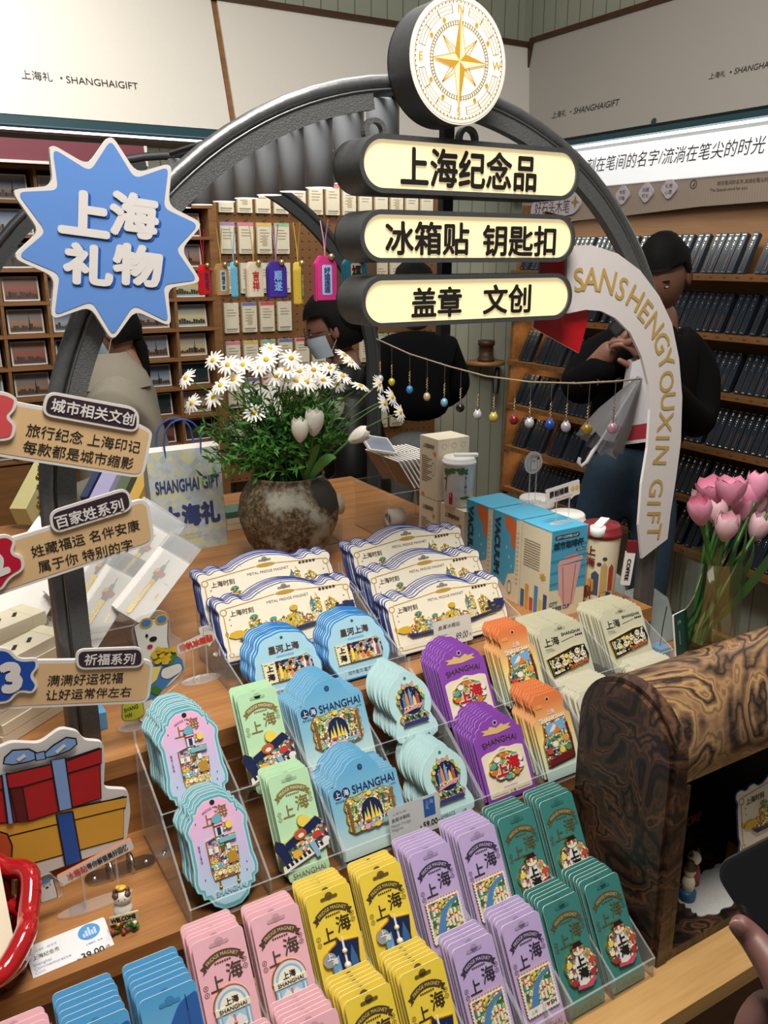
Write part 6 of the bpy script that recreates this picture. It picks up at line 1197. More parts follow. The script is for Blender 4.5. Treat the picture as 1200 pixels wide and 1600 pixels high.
def dr3(mb):
    R = .13; q = rounded([rot2(v, R, (pl_.x, pl_.z)) for v in ((pl_.x-.034, pl_.z-.01), (pl_.x+.018, pl_.z-.01), (pl_.x+.02, pl_.z-.017), (pl_.x+.026, pl_.z-.01), (pl_.x+.034, pl_.z-.006), (pl_.x+.032, pl_.z+.01), (pl_.x+.024, pl_.z+.012), (pl_.x+.026, pl_.z+.024), (pl_.x+.008, pl_.z+.024), (pl_.x+.01, pl_.z+.011), (pl_.x-.034, pl_.z+.006))], .004)
    mb.prism(q, -.003, 0, mat('sign_cream', '#efe9e2', .4), acre); mb.text('滑轨冰箱贴', pl_.x-.001, pl_.z, mat('red_letter', '#d8482e', .5), w=.06, h=.0135, z=.0008, bold=.05, rot=R); bear_face(mb, pl_.x+.0165, pl_.z+.017, .008, .0006)
stand_sign(FY(YL_), dr3, Vector((pl_.x+.004, YL_, ZA+.001)), 'small acrylic sign with orange-red 滑轨冰箱贴 beside the white bear', [((pl_.x-.008, YL_, ZA), (pl_.x-.008, YL_, pl_.z-.008)), ((pl_.x+.016, YL_, ZA), (pl_.x+.016, YL_, pl_.z-.006))], .035, .016)
# plastic-wrapped pen packs, slanting stacks at the left
wrapm = mat('pack_white', '#e6e4df', .4, var=.02); packgold = mat('pen_gold', '#b99a34', .25, .9)
def penpack(full):
    mb = MB(); mb.prism(rrect(.054, .15, .002, 0, .075), -.005, 0, wrapm); mb.prism(rrect(.055, .042, .001, 0, .171), -.0035, -.0005, filmtop)
    if full:
        mb.prism([(-.012, .008), (-.008, .003), (-.004, .008), (-.004, .085), (-.012, .085)], .0003, .003, packgold); mb.flat([(-.0095, .02), (-.007, .02), (-.0065, .07), (-.0095, .07)], .0033, mat('pen_pale', '#e9dfb4', .4))
        mb.box(-.0125, -.003, .085, .095, .0003, .0035, mat('pen_green', '#3d6b45', .4)); mb.flat([(-.016, .095), (.001, .095), (.004, .106), (-.008, .112), (-.017, .106)], .0014, mat('pen_red', '#a93a33', .4)); mb.flat([(-.017, .1), (-.01, .103), (-.009, .112), (-.016, .11)], .0018, mat('pen_yel', '#d9b04a', .4)); mb.flat([(-.012, .11), (-.003, .11), (-.005, .122), (-.01, .122)], .0018, mat('pen_teal', '#4f8f86', .4)); mb.line((-.007, .122), (-.007, .136), .001, .0018, ink)
        mb.line((.014, .05), (.014, .068), .003, .0006, packgold); mb.text('上海礼', .014, .09, inkg, w=.011, z=.0006)
        mb.prism(rrect(.056, .152, .002, 0, .075), .004, .0044, film)
    return mb.mesh('pen_pack')
PPm = (penpack(True), penpack(False))
def pens(px_, py_, Yp, roll, n, where, lean=48, sp=.0075, full=True):
    p = onY(px_, py_, Yp); M0 = Matrix.Rotation(pi/2-radians(lean), 4, 'X') @ Matrix.Rotation(-radians(roll), 4, 'Z')
    for i in range(n):
        o = bpy.data.objects.new('pen_pack', PPm[0 if i == 0 and full else 1]); COL.objects.link(o)
        o.matrix_world = M4((p.x-i*sp*.3, p.y+i*sp, p.z+i*sp*.25)) @ M0
        tag(o, 'white film-wrapped pen pack, %s, %s' % ('front one' if i == 0 else ORD[i-1]+' behind the front', where), 'pen pack', 'film-wrapped pen packs')
pens(203, 965, 1.40, 48, 3, 'slanting stack nearest the bear standee'); pens(182, 920, 1.47, 48, 9, 'second slanting stack behind the bear')
pens(128, 1003, 1.40, 42, 3, 'short stack between left arch leg and bear'); pens(118, 960, 1.46, 42, 9, 'stack behind it, right of the arch leg'); pens(168, 905, 1.58, 48, 4, 'upper stack below the shopping bag', full=False)
pens(80, 985, 1.52, 38, 8, 'stack just left of the arch leg', full=False); pens(30, 985, 1.5, 38, 8, 'stack above the blue number splash', full=False); pens(128, 895, 1.6, 46, 6, 'stack behind the middle arrow board', full=False); pens(40, 925, 1.66, 40, 8, 'stack below the middle board, far left', full=False)
tr_ = onY(203, 965, 1.40); acrylic_box(tr_.x-.12, tr_.x+.03, 1.39, 1.66, ZA+.0005, max(ZA+.02, tr_.z-.012), 'clear acrylic tray under the slanting pen packs', 'acrylic_tray')
def lying_box(px_, py_, z, w, d, h, rz, m, label, cat='box', grp=None, tex=None, tilt=0, name='pen_gift_box'):
    p = onZ(px_, py_, z); mb = MB(); mb.T = M4(p) @ Matrix.Rotation(rz, 4, 'Z') @ Matrix.Rotation(tilt, 4, 'Y'); mb.box(-w/2, w/2, -d/2, d/2, 0, h, m)
    mb.box(-w/2+.002, -w/2+.02, -d/2-.0006, d/2+.0006, -.0003, h+.0006, mat('box_label', '#e9e2c4', .6)) if tex else None
    return tag(mb.build(name), label, cat, grp)
def slim_pile(px_, py_, Yp, n, w, d, h, rz, grp, fmt):
    p = onY(px_, py_, Yp)
    for k in range(n):
        mb = MB(); mb.T = M4((p.x+.003*(k % 2), p.y+.002*k, ZA+.001+(h+.001)*k)) @ Matrix.Rotation(rz, 4, 'Z'); mb.box(-w/2, w/2, -d/2, d/2, 0, h, boxc)
        mb.box(w/2-.026, w/2-.004, -d/2-.0005, d/2+.0005, -.0003, h+.0005, mat('box_label', '#e9e2c4', .6))
        for j in range(3): mb.line((-w*.3+.03*j, -d*.1), (-w*.2+.03*j, d*.1), .006, h+.0006, black)
        tag(mb.build('slim_box'), fmt % ORD[k], 'box', grp)
slim_pile(45, 1125, 1.33, 7, .15, .05, .017, .62, 'slim cream pen boxes', 'cream slim pen box, %s from the bottom of pile above gift board'); slim_pile(10, 1060, 1.42, 6, .13, .06, .022, .5, 'ivory card boxes', 'ivory card box, %s from the bottom, left pile behind arrow boards')
for (x, y, z, w, d, h, rz, c_, lab) in ((178, 770, ZA+.1, .2, .045, .06, .9, '#a9a4cc', 'lilac pen gift box behind the topmost arrow board'), (160, 762, ZA+.1, .2, .02, .06, .9, '#26385f', 'dark blue pen gift box left of the lilac one'), (205, 772, ZA+.09, .2, .03, .06, .9, '#5f6b56', 'grey green patterned pen box below the shopping bag'), (222, 785, ZA+.08, .2, .03, .05, .9, '#c6a24e', 'gold pen gift box beside the shopping bag'), (62, 775, ZA+.1, .22, .045, .06, .95, '#c4bd86', 'pale yellow green pen box left of the arch leg'), (90, 805, ZA+.08, .2, .03, .05, .95, '#4f5648', 'dark patterned pen box against the arch leg')):
    lying_box(x, y, z-.03, w, d, h, rz, mat('gift_'+c_, c_, .45), lab, 'box', 'coloured pen gift boxes', None, -.5)
mb = MB(); r6 = random.Random(2)
for k in range(60): c = onY(70+r6.uniform(-11, 9), 745+r6.uniform(-18, 60), 1.205); mb.ball(c, r6.uniform(.002, .0042), gold, 7, 5)
tag(mb.build('gold_trinkets'), 'gold chain trinkets hanging beside the left arch leg', 'trinkets', kind='stuff')
# blue cubes used as clip bases, green booklet
def cube(px_, py_, z, s, lab):
    p = onZ(px_, py_, z); mb = MB(); mb.box(p.x-s/2, p.x+s/2, p.y-s/2, p.y+s/2, z, z+s, mat('cube_blue', '#5b9fd0', .5)); o = tag(mb.build('clip_stand'), lab, 'clip'); MB().tube([(p.x, p.y, z+s), (p.x+.004, p.y, z+s+.05), (p.x+.01, p.y, z+s+.09)], .0012, steel_dark, 6).build('wire', o)
cube(151, 1135, ZA+.001, .028, 'small blue cube clip stand beside the left arch leg'); cube(1029, 1030, ZB+.001, .032, 'small blue cube clip stand beside the right arch leg')
p = onZ(1052, 1030, ZB); mb = MB(); mb.T = leanT((p.x+.01, p.y, ZB+.001), .2) @ Matrix.Rotation(.25, 4, 'Y'); mb.prism(rrect(.06, .095, .002, .03, .0475), -.004, 0, mat('booklet_green', '#1c4a44', .5), edgew); mb.text('上海', .02, .075, boxc, h=.008, z=.0006); mb.text('SHANGHAI', .02, .04, boxc, w=.03, z=.0006, rot=pi/2); tag(mb.build('booklet'), 'dark green booklet leaning beside the tulip vase', 'booklet')
mb = MB(); mb.box(1.36, 1.49, 1.3, 1.46, ZB, ZB+.07, darkwood)
for k in range(8): mb.box(1.3585, 1.36, 1.31+.018*k, 1.322+.018*k, ZB+.02, ZB+.055, black)
tag(mb.build('woven_basket'), 'dark woven basket behind the red lid tumbler and right arch leg', 'basket')
pale = mat('pack_pale_teal', '#b4cfcb', .4, var=.1)
for g, (x, y, z, n, nm) in enumerate(((1.42, 1.31, ZB+.03, 8, 'in the woven basket'), (1.47, 1.215, ZB+.002, 7, 'between right arch leg and tulip vase'))):
    for k in range(n):
        mb = MB(); mb.T = M4((x+.004*k, y+.0115*k, z)) @ Matrix.Rotation(pi/2-radians(24), 4, 'X'); mb.prism(rrect(.085, .1, .012, 0, .05), -.007, 0, pale, film); mb.prism(rrect(.087, .102, .012, 0, .05), .0012, .0016, film)
        tag(mb.build('film_pack'), 'pale teal film pack %s, %s from the front' % (nm, ORD[k]), 'pack', 'pale teal film packs')
# glass vase with pink tulips
gv = onZ(1128, 985, ZB); GV = Vector((1.545, 1.165, ZB)); RV = .068; HV = .21
mb = MB(); mb.lathe([(0, 0), (RV*.96, 0), (RV, .006), (RV, HV), (RV-.004, HV), (RV-.004, .016), (0, .014)], glassm, GV, 40); tag(mb.build('glass_vase'), 'clear glass cylinder vase of pink tulips behind the mailbox', 'vase')
water = clear('water', '#dfe9dc', .25, .02); MB()
tulp = gradmat('tulip_pink', [(0, '#f3d9d6'), (.35, '#eaa6bb'), (.75, '#e58fb0'), (1, '#f2c3d0')], 2, 0, .07); tulp2 = mat('tulip_pale', '#f6ccd8', .5, var=.1, scale=40); tulp3 = mat('tulip_rose', '#f2a3c2', .5, var=.15, scale=40); tst = mat('tulip_stem', '#43722f', .4, var=.25, scale=20)
TL_ = [(1094, 800, -.35, .05, 1, 'leftmost pink tulip leaning left over the glass vase'), (1135, 825, -.1, -.1, 0, 'pale pink tulip low in front of the bunch'), (1185, 825, .1, -.1, 0, 'pale pink tulip nearest the right frame edge'), (1112, 770, -.25, .1, 2, 'open rose tulip topping the bunch on the left'), (1142, 768, 0, .15, 2, 'open rose tulip at the top middle of bunch'), (1120, 800, -.15, .15, 0, 'pink tulip tucked behind the leftmost pair'), (1155, 798, .05, .05, 1, 'rose tulip in the middle of the bunch'), (1180, 790, .15, .0, 0, 'tall pale tulip right of the middle'), (1184, 760, .15, .2, 1, 'pink tulip at upper right of the bunch'), (1175, 772, .1, .15, 1, 'pink tulip behind the tall pale one'), (1202, 785, .25, .05, 2, 'rose tulip cut by the right frame edge'), (1100, 785, -.2, .25, 0, 'pink tulip half hidden at the far left'), (1215, 770, .3, .1, 1, 'pink tulip just beyond the right frame edge')]
for i, (x, y, lx, ly, k, lab) in enumerate(TL_):
    yy = GV.y-.03+.02*(i % 4)+ly*.2; p = onY(x, y, yy); a = 2*pi*i/len(TL_); base = Vector((GV.x-(p.x-GV.x)*.45+.02*cos(a), GV.y+.03*sin(a), ZB+.02)); base.x = max(GV.x-.05, min(GV.x+.05, base.x)); ax = Vector((lx, ly-.1, 1))
    root = empty('tulip', base, lab, 'flower', 'pink tulips in the glass vase'); hb_ = p-ax.normalized()*.03
    MB().tube(curve_pts(base, hb_, (0, 0, .03), 9), .0042, tst, 7).build('stem', root)
    mb = MB(); tulip_head(mb, hb_, ax, .066*(1 if k < 2 else .95), .028*(1 if k < 2 else 1.15), (tulp2, tulp3, tulp3)[k], .0 if k < 2 else .45, seed=i); mb.build('petals', root)
    if i % 2 == 0: mb = MB(); leaf(mb, curve_pts(base+Vector((0, -.005, .03)), base+Vector(((p.x-GV.x)*.9+(.02 if i % 4 else -.03), -.02, .22+.02*(i % 3))), ((p.x-GV.x)*.4, -.02, .03), 9), .017, tst); mb.build('leaf', root)

# ------------------------------------------------------------------ burl mailbox cabinet
bd_dark = burl('burl_dark', [(0, '#120d0b'), (.22, '#2b1e17'), (.45, '#4d3527'), (.58, '#2e2119'), (.8, '#664732'), (.9, '#3a291f'), (1, '#150f0c')], 5.2, .38, 4.6); bd_light = burl('burl_light', [(0, '#241a15'), (.1, '#4f3b2d'), (.28, '#775b44'), (.42, '#9a7751'), (.52, '#69503e'), (.68, '#ab8759'), (.8, '#7c5f46'), (.93, '#4a382b'), (1, '#1e1612')], 4.6, .3, 4.6)
X0, X1 = .85, 1.5; yc, rz_, zc = .753, .093, .94; root = empty('mailbox_cabinet', ((X0+X1)/2, yc, ZD), 'dark burl-wood mailbox cabinet with rounded top beside the teal cards', 'cabinet')
TX = Matrix(((0, 0, 1, 0), (1, 0, 0, 0), (0, 1, 0, 0), (0, 0, 0, 1)))
o1 = [(yc-rz_, ZD), (yc+rz_, ZD)]+[(yc+rz_*cos(t), zc+rz_*sin(t)) for t in [pi*i/24 for i in range(25)]]
for xa in (X0+.002, X1-.022): mb = MB(); mb.T = TX; mb.prism(o1, xa, xa+.02, bd_dark); mb.build('end_panel', root)
mb = MB(); mb.T = TX; mb.prism(inset(o1, .008), X0-.006, X0+.002, bd_dark); mb.build('raised_panel', root)
vs = []; N = 28; al = [pi*1.12-(pi*1.12)*i/N for i in range(N+1)]; ri = rz_-.004
for xx in (X0+.022, X1-.022):
    for t in al: vs.append((xx, yc+ri*cos(t), zc+ri*sin(t)))
fs = [(i, i+1, N+1+i+1, N+1+i) for i in range(N)]; mb = MB(); mb.add(vs, fs, bd_light, True)
vs2 = [(x, yc+(y-yc)*.93, zc+(z-zc)*.93) for x, y, z in vs]; mb.add(vs2, [f[::-1] for f in fs], black, True); mb.add([vs[0], vs2[0], vs2[N+1], vs[N+1]], [(0, 1, 2, 3)], bd_dark); mb.build('barrel_top', root)
MB().box(X0+.022, X1-.022, yc+rz_-.014, yc+rz_-.004, ZD, zc, black).build('back_panel', root)
MB().box(X0+.022, X1-.022, yc-rz_+.002, yc+rz_-.014, ZD+.002, ZD+.016, bd_dark).build('bottom_panel', root)
MB().box(X0+.0225, X0+.032, yc-rz_, yc-rz_+.012, ZD+.0165, zc-.03, bd_dark).build('front_stile', root)
lace = mat('lace', '#c9c9c6', .8, var=.12, scale=260, bump=.4); p = onZ(1150, 1400, ZD+.0175)
mb = MB(); cx, cy = 1.045, .712; mb.prism(wavy(lambda t: (cx+(.075+.0025*sin(22*t))*max(-1, min(1, 1.2*cos(t))), cy+(.036+.002*cos(18*t))*max(-1, min(1, 1.2*sin(t)))), 120), ZD+.0168, ZD+.0185, lace)
tag(mb.build('lace_doily'), 'white lace doily lying inside the mailbox cabinet', 'doily')
mb = MB(); q = Vector((.985, .722, ZD+.019)); mb.lathe([(0, 0), (.013, 0), (.014, .012), (.011, .016), (0, .016)], mat('fig_blue', '#2f5f8f', .4), q, 16); mb.lathe([(0, .016), (.009, .016), (.0105, .03), (.007, .042), (0, .044)], cream, q, 14); mb.ball(q+Vector((0, 0, .05)), .0095, cream, 12, 8); mb.lathe([(.0115, .056), (.0115, .058), (.006, .059), (.006, .066), (0, .067)], brownink, q, 14); tag(mb.build('figurine'), 'small cream figurine in a hat on a blue base inside the cabinet', 'figurine')
mb = MB(); q = Vector((1.02, .742, ZD+.019)); mb.lathe([(0, 0), (.012, 0), (.012, .02), (.008, .036), (0, .038)], mat('fig_red', '#9a3a3a', .4), q, 14); mb.ball(q+Vector((0, 0, .046)), .011, cream, 12, 8)
for s in (-1, 1): mb.lathe([(.004, .053), (0, .064)], brownink, q+Vector((s*.007, 0, 0)), 8)
tag(mb.build('figurine'), 'small white cat figurine in red behind the hatted one', 'figurine')
mb = MB(); mb.T = FY(.79); mb.text('WINDY STORE', 1.03, ZD+.085, mat('brick_letter', '#6a2f26', .6), w=.12, h=.02, z=.0, bold=.06, rot=.05); v0 = list(mb.v); tag(mb.build('letter_sign'), 'dark red cut-out letters standing inside the mailbox cabinet', 'sign')
mb = MB(); mb.T = FY(.8); mb.ring(.985, ZD+.12, .028, .045, 0, mat('plate_teal', '#3f5a5c', .5), 28); mb.flat(ell(.028, .028, .985, ZD+.12, 24), .0004, mat('plate_dark', '#22302f', .5)); tag(mb.build('round_plate'), 'dim blue-green round plate at the back of the cabinet', 'plate')
KM = CM['moment']; o = bpy.data.objects.new('magnet_card', KM[0]); COL.objects.link(o); o.matrix_world = M4((1.205, .7, ZD+.075)) @ Matrix.Rotation(pi/2-radians(12), 4, 'X'); tag(o, 'wide skyline magnet card standing inside the mailbox cabinet', 'magnet card'); q = bpy.data.objects.new('magnet', KM[1]); COL.objects.link(q); q.parent = o
mb = MB(); mb.box(1.09, 1.32, .70, .735, ZD+.0188, ZD+.075, darkwood); tag(mb.build('display_block'), 'dark block under the skyline card in the cabinet', 'block')

# ------------------------------------------------------------------ near-left corner of the middle deck
p = onZ(110, 1525, ZB); T = M4((.118, .962, ZB+.004)) @ Matrix.Rotation(.04, 4, 'Z') @ Matrix.Scale(.88, 4) @ Matrix.Rotation(radians(16), 4, 'X')
mb = MB(); mb.T = T; mb.prism(rrect(.112, .066, .004), -.001, 0, C_('price_paper3', '#dfe2e6'), acre); mb.flat(ell(.0155, .0125, .03, .019, 24), .0005, mat('oval_blue', '#3f8fd0', .5))
for k, h_ in enumerate((.006, .01, .014, .008, .011)): mb.box(.0205+.004*k, .0235+.004*k, .012, .012+h_, .0007, .0009, C_('price_pale', '#bcd0ec'))
for t, x, y, h_, w_, m_, kw in (('上海纪念币', -.032, .012, .007, .036, ink, {}), ('Shanghai\nCommemorative\nCoin', -.027, -.005, .017, .05, greyi, {}), ('39.00', .026, -.016, .011, .032, ink, {'bold': .02}), ('¥', .006, -.018, .006, None, ink, {}), ('/件', .047, -.015, .005, None, ink, {}), ('上海礼 · 纪念币', -.03, .022, .0035, .03, greyi, {}), ('上海城市 · 礼物', .032, .0, .003, .024, C_('price_blue', '#2f62b0'), {}), ('SHANGHAI GIFT', -.033, -.026, .003, .03, C_('price_blue', '#2f62b0'), {})): mb.text(t, x, y, m_, h=h_, w=w_, z=.0006, **kw)
tag(mb.build('price_card'), 'white 39.00 price card lying near the red basket', 'price tag')
q = Vector((.186, .968, ZB)); T = M4(q) @ Matrix.Rotation(-.25, 4, 'Z') @ Matrix.Rotation(pi/2-.15, 4, 'X'); catw = mat('cat_white', '#ece8dc', .4); catb = mat('cat_brown', '#5b4030', .45)
mb = MB(); mb.T = T; mb.ball((0, .03, 0), (.0125, .015, .009), catw, 14, 8); mb.ball((.001, .0475, .002), (.0118, .0105, .009), catw, 16, 10)
for s in (-1, 1): mb.ball((s*.0075, .056, .002), (.0036, .0045, .003), catb, 8, 6); mb.ball((s*.0065, .052, .004), (.0055, .005, .006), catb, 10, 6); mb.disc(s*.0038, .0485, .0009, .0108, ink, 8)
mb.disc(0, .0462, .0008, .0113, mat('nose', '#c98a86', .5), 6); mb.ball((.0, .0605, .002), (.0075, .003, .006), mat('duck_yellow', '#e3b12e', .4), 12, 6); mb.ball((-.004, .0625, .004), (.0035, .003, .0035), mat('duck_yellow', '#e3b12e', .4), 10, 6)
o = tag(mb.build('cat_figurine'), 'small white cat figurine holding a WELCOME board', 'figurine')
mb = MB(); mb.T = T; mb.prism(rounded([(-.018, .0165), (.019, .019), (.0195, .029), (-.0175, .0265)], .002), .007, .0105, mat('board_stone', '#c9bd98', .6)); mb.text('WELCOME', .0, .0228, ink, w=.031, h=.0065, z=.0108, bold=.05, rot=.065); mb.build('welcome_board', o)
mb = MB(); mb.T = T; r7 = random.Random(4)
for k in range(34): mb.ball((r7.uniform(-.016, .016), r7.uniform(.003, .016), r7.uniform(.002, .011)), .0032, [leafm, leafm, leafd, mat('duck_yellow', '#e3b12e', .4), mat('fl_red', '#b0303a', .5), white][k % 6], 7, 5)
mb.build('flower_bed', o)
# steel hinge plate, acrylic disc and slogan sign
mb = MB(); A, B_ = onZ(140, 1377, ZB), onZ(236, 1345, ZB); d = (B_-A); ang = atan2(d.y, d.x); mb.T = M4((A+B_)/2+Vector((0, 0, .0004))) @ Matrix.Rotation(ang, 4, 'Z'); L_ = d.length
mb.prism(rrect(L_*1.14, .03, .0149, 0, 0, 8), 0, .003, chrome)
for s in (-1, 1):
    mb.lathe([(0, .0052), (.003, .005), (.0045, .003)], chrome, (s*L_*.42, 0, 0), 12)
    mb.tube([(s*L_*.17, -.013, .002), (s*L_*.17, -.012, .016), (s*L_*.17, 0, .021), (s*L_*.17, .012, .016), (s*L_*.17, .013, .002)], .0035, chrome, 8)
tag(mb.build('hinge_plate'), 'polished steel plate with two loops screwed to the middle deck', 'bracket')
p = onZ(253, 1335, ZB); mb = MB(); mb.lathe([(0, .003), (.014, .003), (.014, .0)], acre, (p.x+.004, p.y, ZB+.0005), 24); mb.lathe([(0, .0045), (.003, .004), (.004, .003)], chrome, (p.x+.004, p.y, ZB+.0005), 12); tag(mb.build('acrylic_disc'), 'clear acrylic disc with a screw beside the steel plate', 'disc')
YS_ = 1.035; A, B_ = onY(92, 1378, YS_), onY(207, 1318, YS_); c = (A+B_)/2; ang = atan2(B_.z-A.z, B_.x-A.x)
def dr4(mb):
    L_ = (Vector((B_.x, B_.z))-Vector((A.x, A.z))).length; mb.prism([rot2(v, ang, (c.x, c.z)) for v in rrect(L_, .0185, .002, c.x, c.z)], -.003, 0, mat('sign_cream', '#efe9e2', .4), bor)
    q1 = rot2((c.x-L_*.26, c.z), ang, (c.x, c.z)); q2 = rot2((c.x+L_*.15, c.z), ang, (c.x, c.z)); mb.text('冰箱贴', *q1, mat('red_letter', '#d8482e', .5), w=L_*.26, h=.012, z=.0006, bold=.02, rot=ang); mb.text('带你解锁美好回忆', *q2, ink, w=L_*.55, h=.0108, z=.0006, bold=.02, rot=ang)
    e = onY(74, 1388, YS_); mb.prism(rounded([(e.x-.017, e.z-.024), (e.x+.02, e.z-.018), (e.x+.019, e.z+.002), (e.x+.01, e.z+.012), (e.x+.006, e.z+.022), (e.x-.012, e.z+.02), (e.x-.016, e.z+.008)], .006), -.003, .001, acr, acre); bear_face(mb, e.x, e.z-.001, .019, .0015); mb.flat(ell(.0075, .003, e.x-.002, e.z+.014, 12), .003, mat('cap_blue', '#4a86b8', .5))
bs_ = onZ(150, 1415, ZB); stand_sign(FY(YS_), dr4, Vector((bs_.x, bs_.y, ZB+.001)), 'slim tilted acrylic sign 冰箱贴带你解锁美好回忆 with a bear', [((c.x-.02, bs_.y, ZB), (c.x-.02, YS_, c.z-.01)), ((c.x+.025, bs_.y, ZB), (c.x+.025, YS_, c.z+.0))], .05, .012)
# red lacquer basket with a cream dish
lac = mat('lacquer_red', '#b3161c', .12, coat=1.0); lac2 = mat('lacquer_dark', '#5d0e10', .2, coat=.8)
bc = Vector((.018, 1.0, ZB)); root = empty('red_basket', bc, 'glossy red scalloped basket in the near left corner', 'basket')
rimp = [(bc.x+(.066+.006*sin(5*t))*cos(t), bc.y+(.083+.006*cos(4*t))*sin(t), ZB+.078+.024*sin(t)+.006*sin(6*t)) for t in [2*pi*k/60 for k in range(61)]]
MB().tube(rimp, .013, lac, 10, False).build('rim', root)
r2_ = [(bc.x+(.056+.003*sin(5*t))*cos(t), bc.y+(.07)*sin(t), ZB+.036+.006*sin(t)) for t in [2*pi*k/60 for k in range(61)]]; MB().tube(r2_, .011, lac, 10, False).build('band', root)
mb = MB()
for k in range(16): mb.tube([rimp[int(k*60/16)], Vector(r2_[int(k*60/16)])+Vector((0, 0, 0)), (bc.x+.045*cos(2*pi*(k+.4)/16), bc.y+.058*sin(2*pi*(k+.4)/16), ZB+.004)], .0105, lac2, 7)
mb.build('ribs', root); MB().lathe([(0, .001), (.052, .001), (.052, .008), (0, .008)], lac2, (bc.x, bc.y, ZB), 28, True, 1.25).build('bottom', root)
mb = MB(); mb.T = M4((bc.x-.004, bc.y+.012, ZB+.075)) @ Matrix.Rotation(radians(48), 4, 'X'); mb.prism(rrect(.085, .13, .012), -.004, 0, cream); pk = mat('dish_pink', '#d9a79a', .5)
for k in range(6): mb.flat([(-.03+.011*k, -.01), (-.022+.011*k, -.01), (-.022+.011*k, .01+.008*((k*3) % 4)), (-.03+.011*k, .01+.008*((k*3) % 4))], .0005, pk)
for k in range(3): mb.flat([(-.03+.022*k, -.04), (-.015+.022*k, -.04), (-.022+.022*k, -.025)], .0005, pk)
tag(mb.build('cream_plaque'), 'cream plaque with faint pink city drawing in the red basket', 'plaque')

# ------------------------------------------------------------------ omamori-style charms under the cup lamps
def charm(px_, py_, w, h, c1, col2, txt, tcol, lampi, cord, label, turn=0.0):
    p = onX(px_, py_, CX-.01); o_ = empty('fabric_charm', p, label, 'charm', 'fabric charms hanging under the lamps'); T = M4(p) @ Matrix.Rotation(turn, 4, 'Z') @ Matrix.Rotation(pi/2, 4, 'X'); m = mat('charm_'+c1, c1, .55, var=.18, scale=300, bump=.3)
    pts = rounded([(-w/2, -h/2), (w/2, -h/2), (w/2, h*.32), (w*.28, h/2), (-w*.28, h/2), (-w/2, h*.32)], .004); mb = MB(); mb.T = T; mb.prism(inset(pts, .002), -.008, .008, m); mb.prism(pts, -.005, .005, m); mb.build('pouch', o_)
    mb = MB(); mb.T = T; mb.flat(rrect(w*.46, h*.66, .003, 0, -h*.03), .0084, mat('charm_'+col2, col2, .5)) if col2 else None
    n_ = len(txt); mb.text('\n'.join(txt), 0, -h*.03, mat('charm_t'+tcol, tcol, .5), h=h*.56, w=w*(.3 if n_ > 2 else .42), z=.0092, bold=.03); mb.build('embroidery', o_)
    mb = MB(); top = p+Vector((0, 0, h/2))
    for s in (-1, 1): mb.tube([top, top+Vector((0, s*.004, .03)), Vector((CX-.01, p.y+s*.016, 1.664))], .0011, mat('cord_'+cord, cord, .6), 5)
    mb.build('cord', o_); mb = MB(); mb.ball(p+Vector((w*.2, -.009, h*.47)), .0062, mat('bell', '#c9b878', .3, .8), 10, 7); mb.build('bell', o_)
for a in ((319, 437, .036, .075, '#c8181f', None, '财旺', '#2d2a6b', 8, '#c8304a', 'red fabric charm nearest the blue starburst board', .6), (346, 437, .036, .075, '#b08a55', '#a9c6d8', '祈福平安', '#4a3a2a', 7, '#c9a24a', 'golden brown fabric charm right of the red one', .2), (366, 437, .018, .08, '#5aaccf', None, '安', '#d8eef4', 6, '#8fc0d8', 'thin sky blue charm seen edge-on', 1.2), (397, 437, .041, .077, '#d6cab4', None, '吉祥', '#c02a34', 5, '#c9a24a', 'cream fabric charm with red 吉祥 characters', .1),
          (432, 437, .044, .074, '#3c2593', None, '顺遂', '#7fb0e6', 4, '#a884b8', 'deep purple fabric charm with blue characters', 0), (466, 443, .022, .083, '#c4a832', '#3f7a6d', '福', '#f0e6b0', 3, '#c9a83a', 'narrow yellow gold charm right of purple one', .9), (508, 435, .045, .083, '#c8327f', '#a9c2e6', '好运连连', '#2f3a80', 2, '#d99ab8', 'large pink charm reading 好运连连 beside the signs', 0), (553, 425, .046, .05, '#1f6f86', '#e0b08a', '福', '#20242a', 1, '#7fc0c0', 'teal charm half hidden behind the lit signs', 0)): charm(*a)

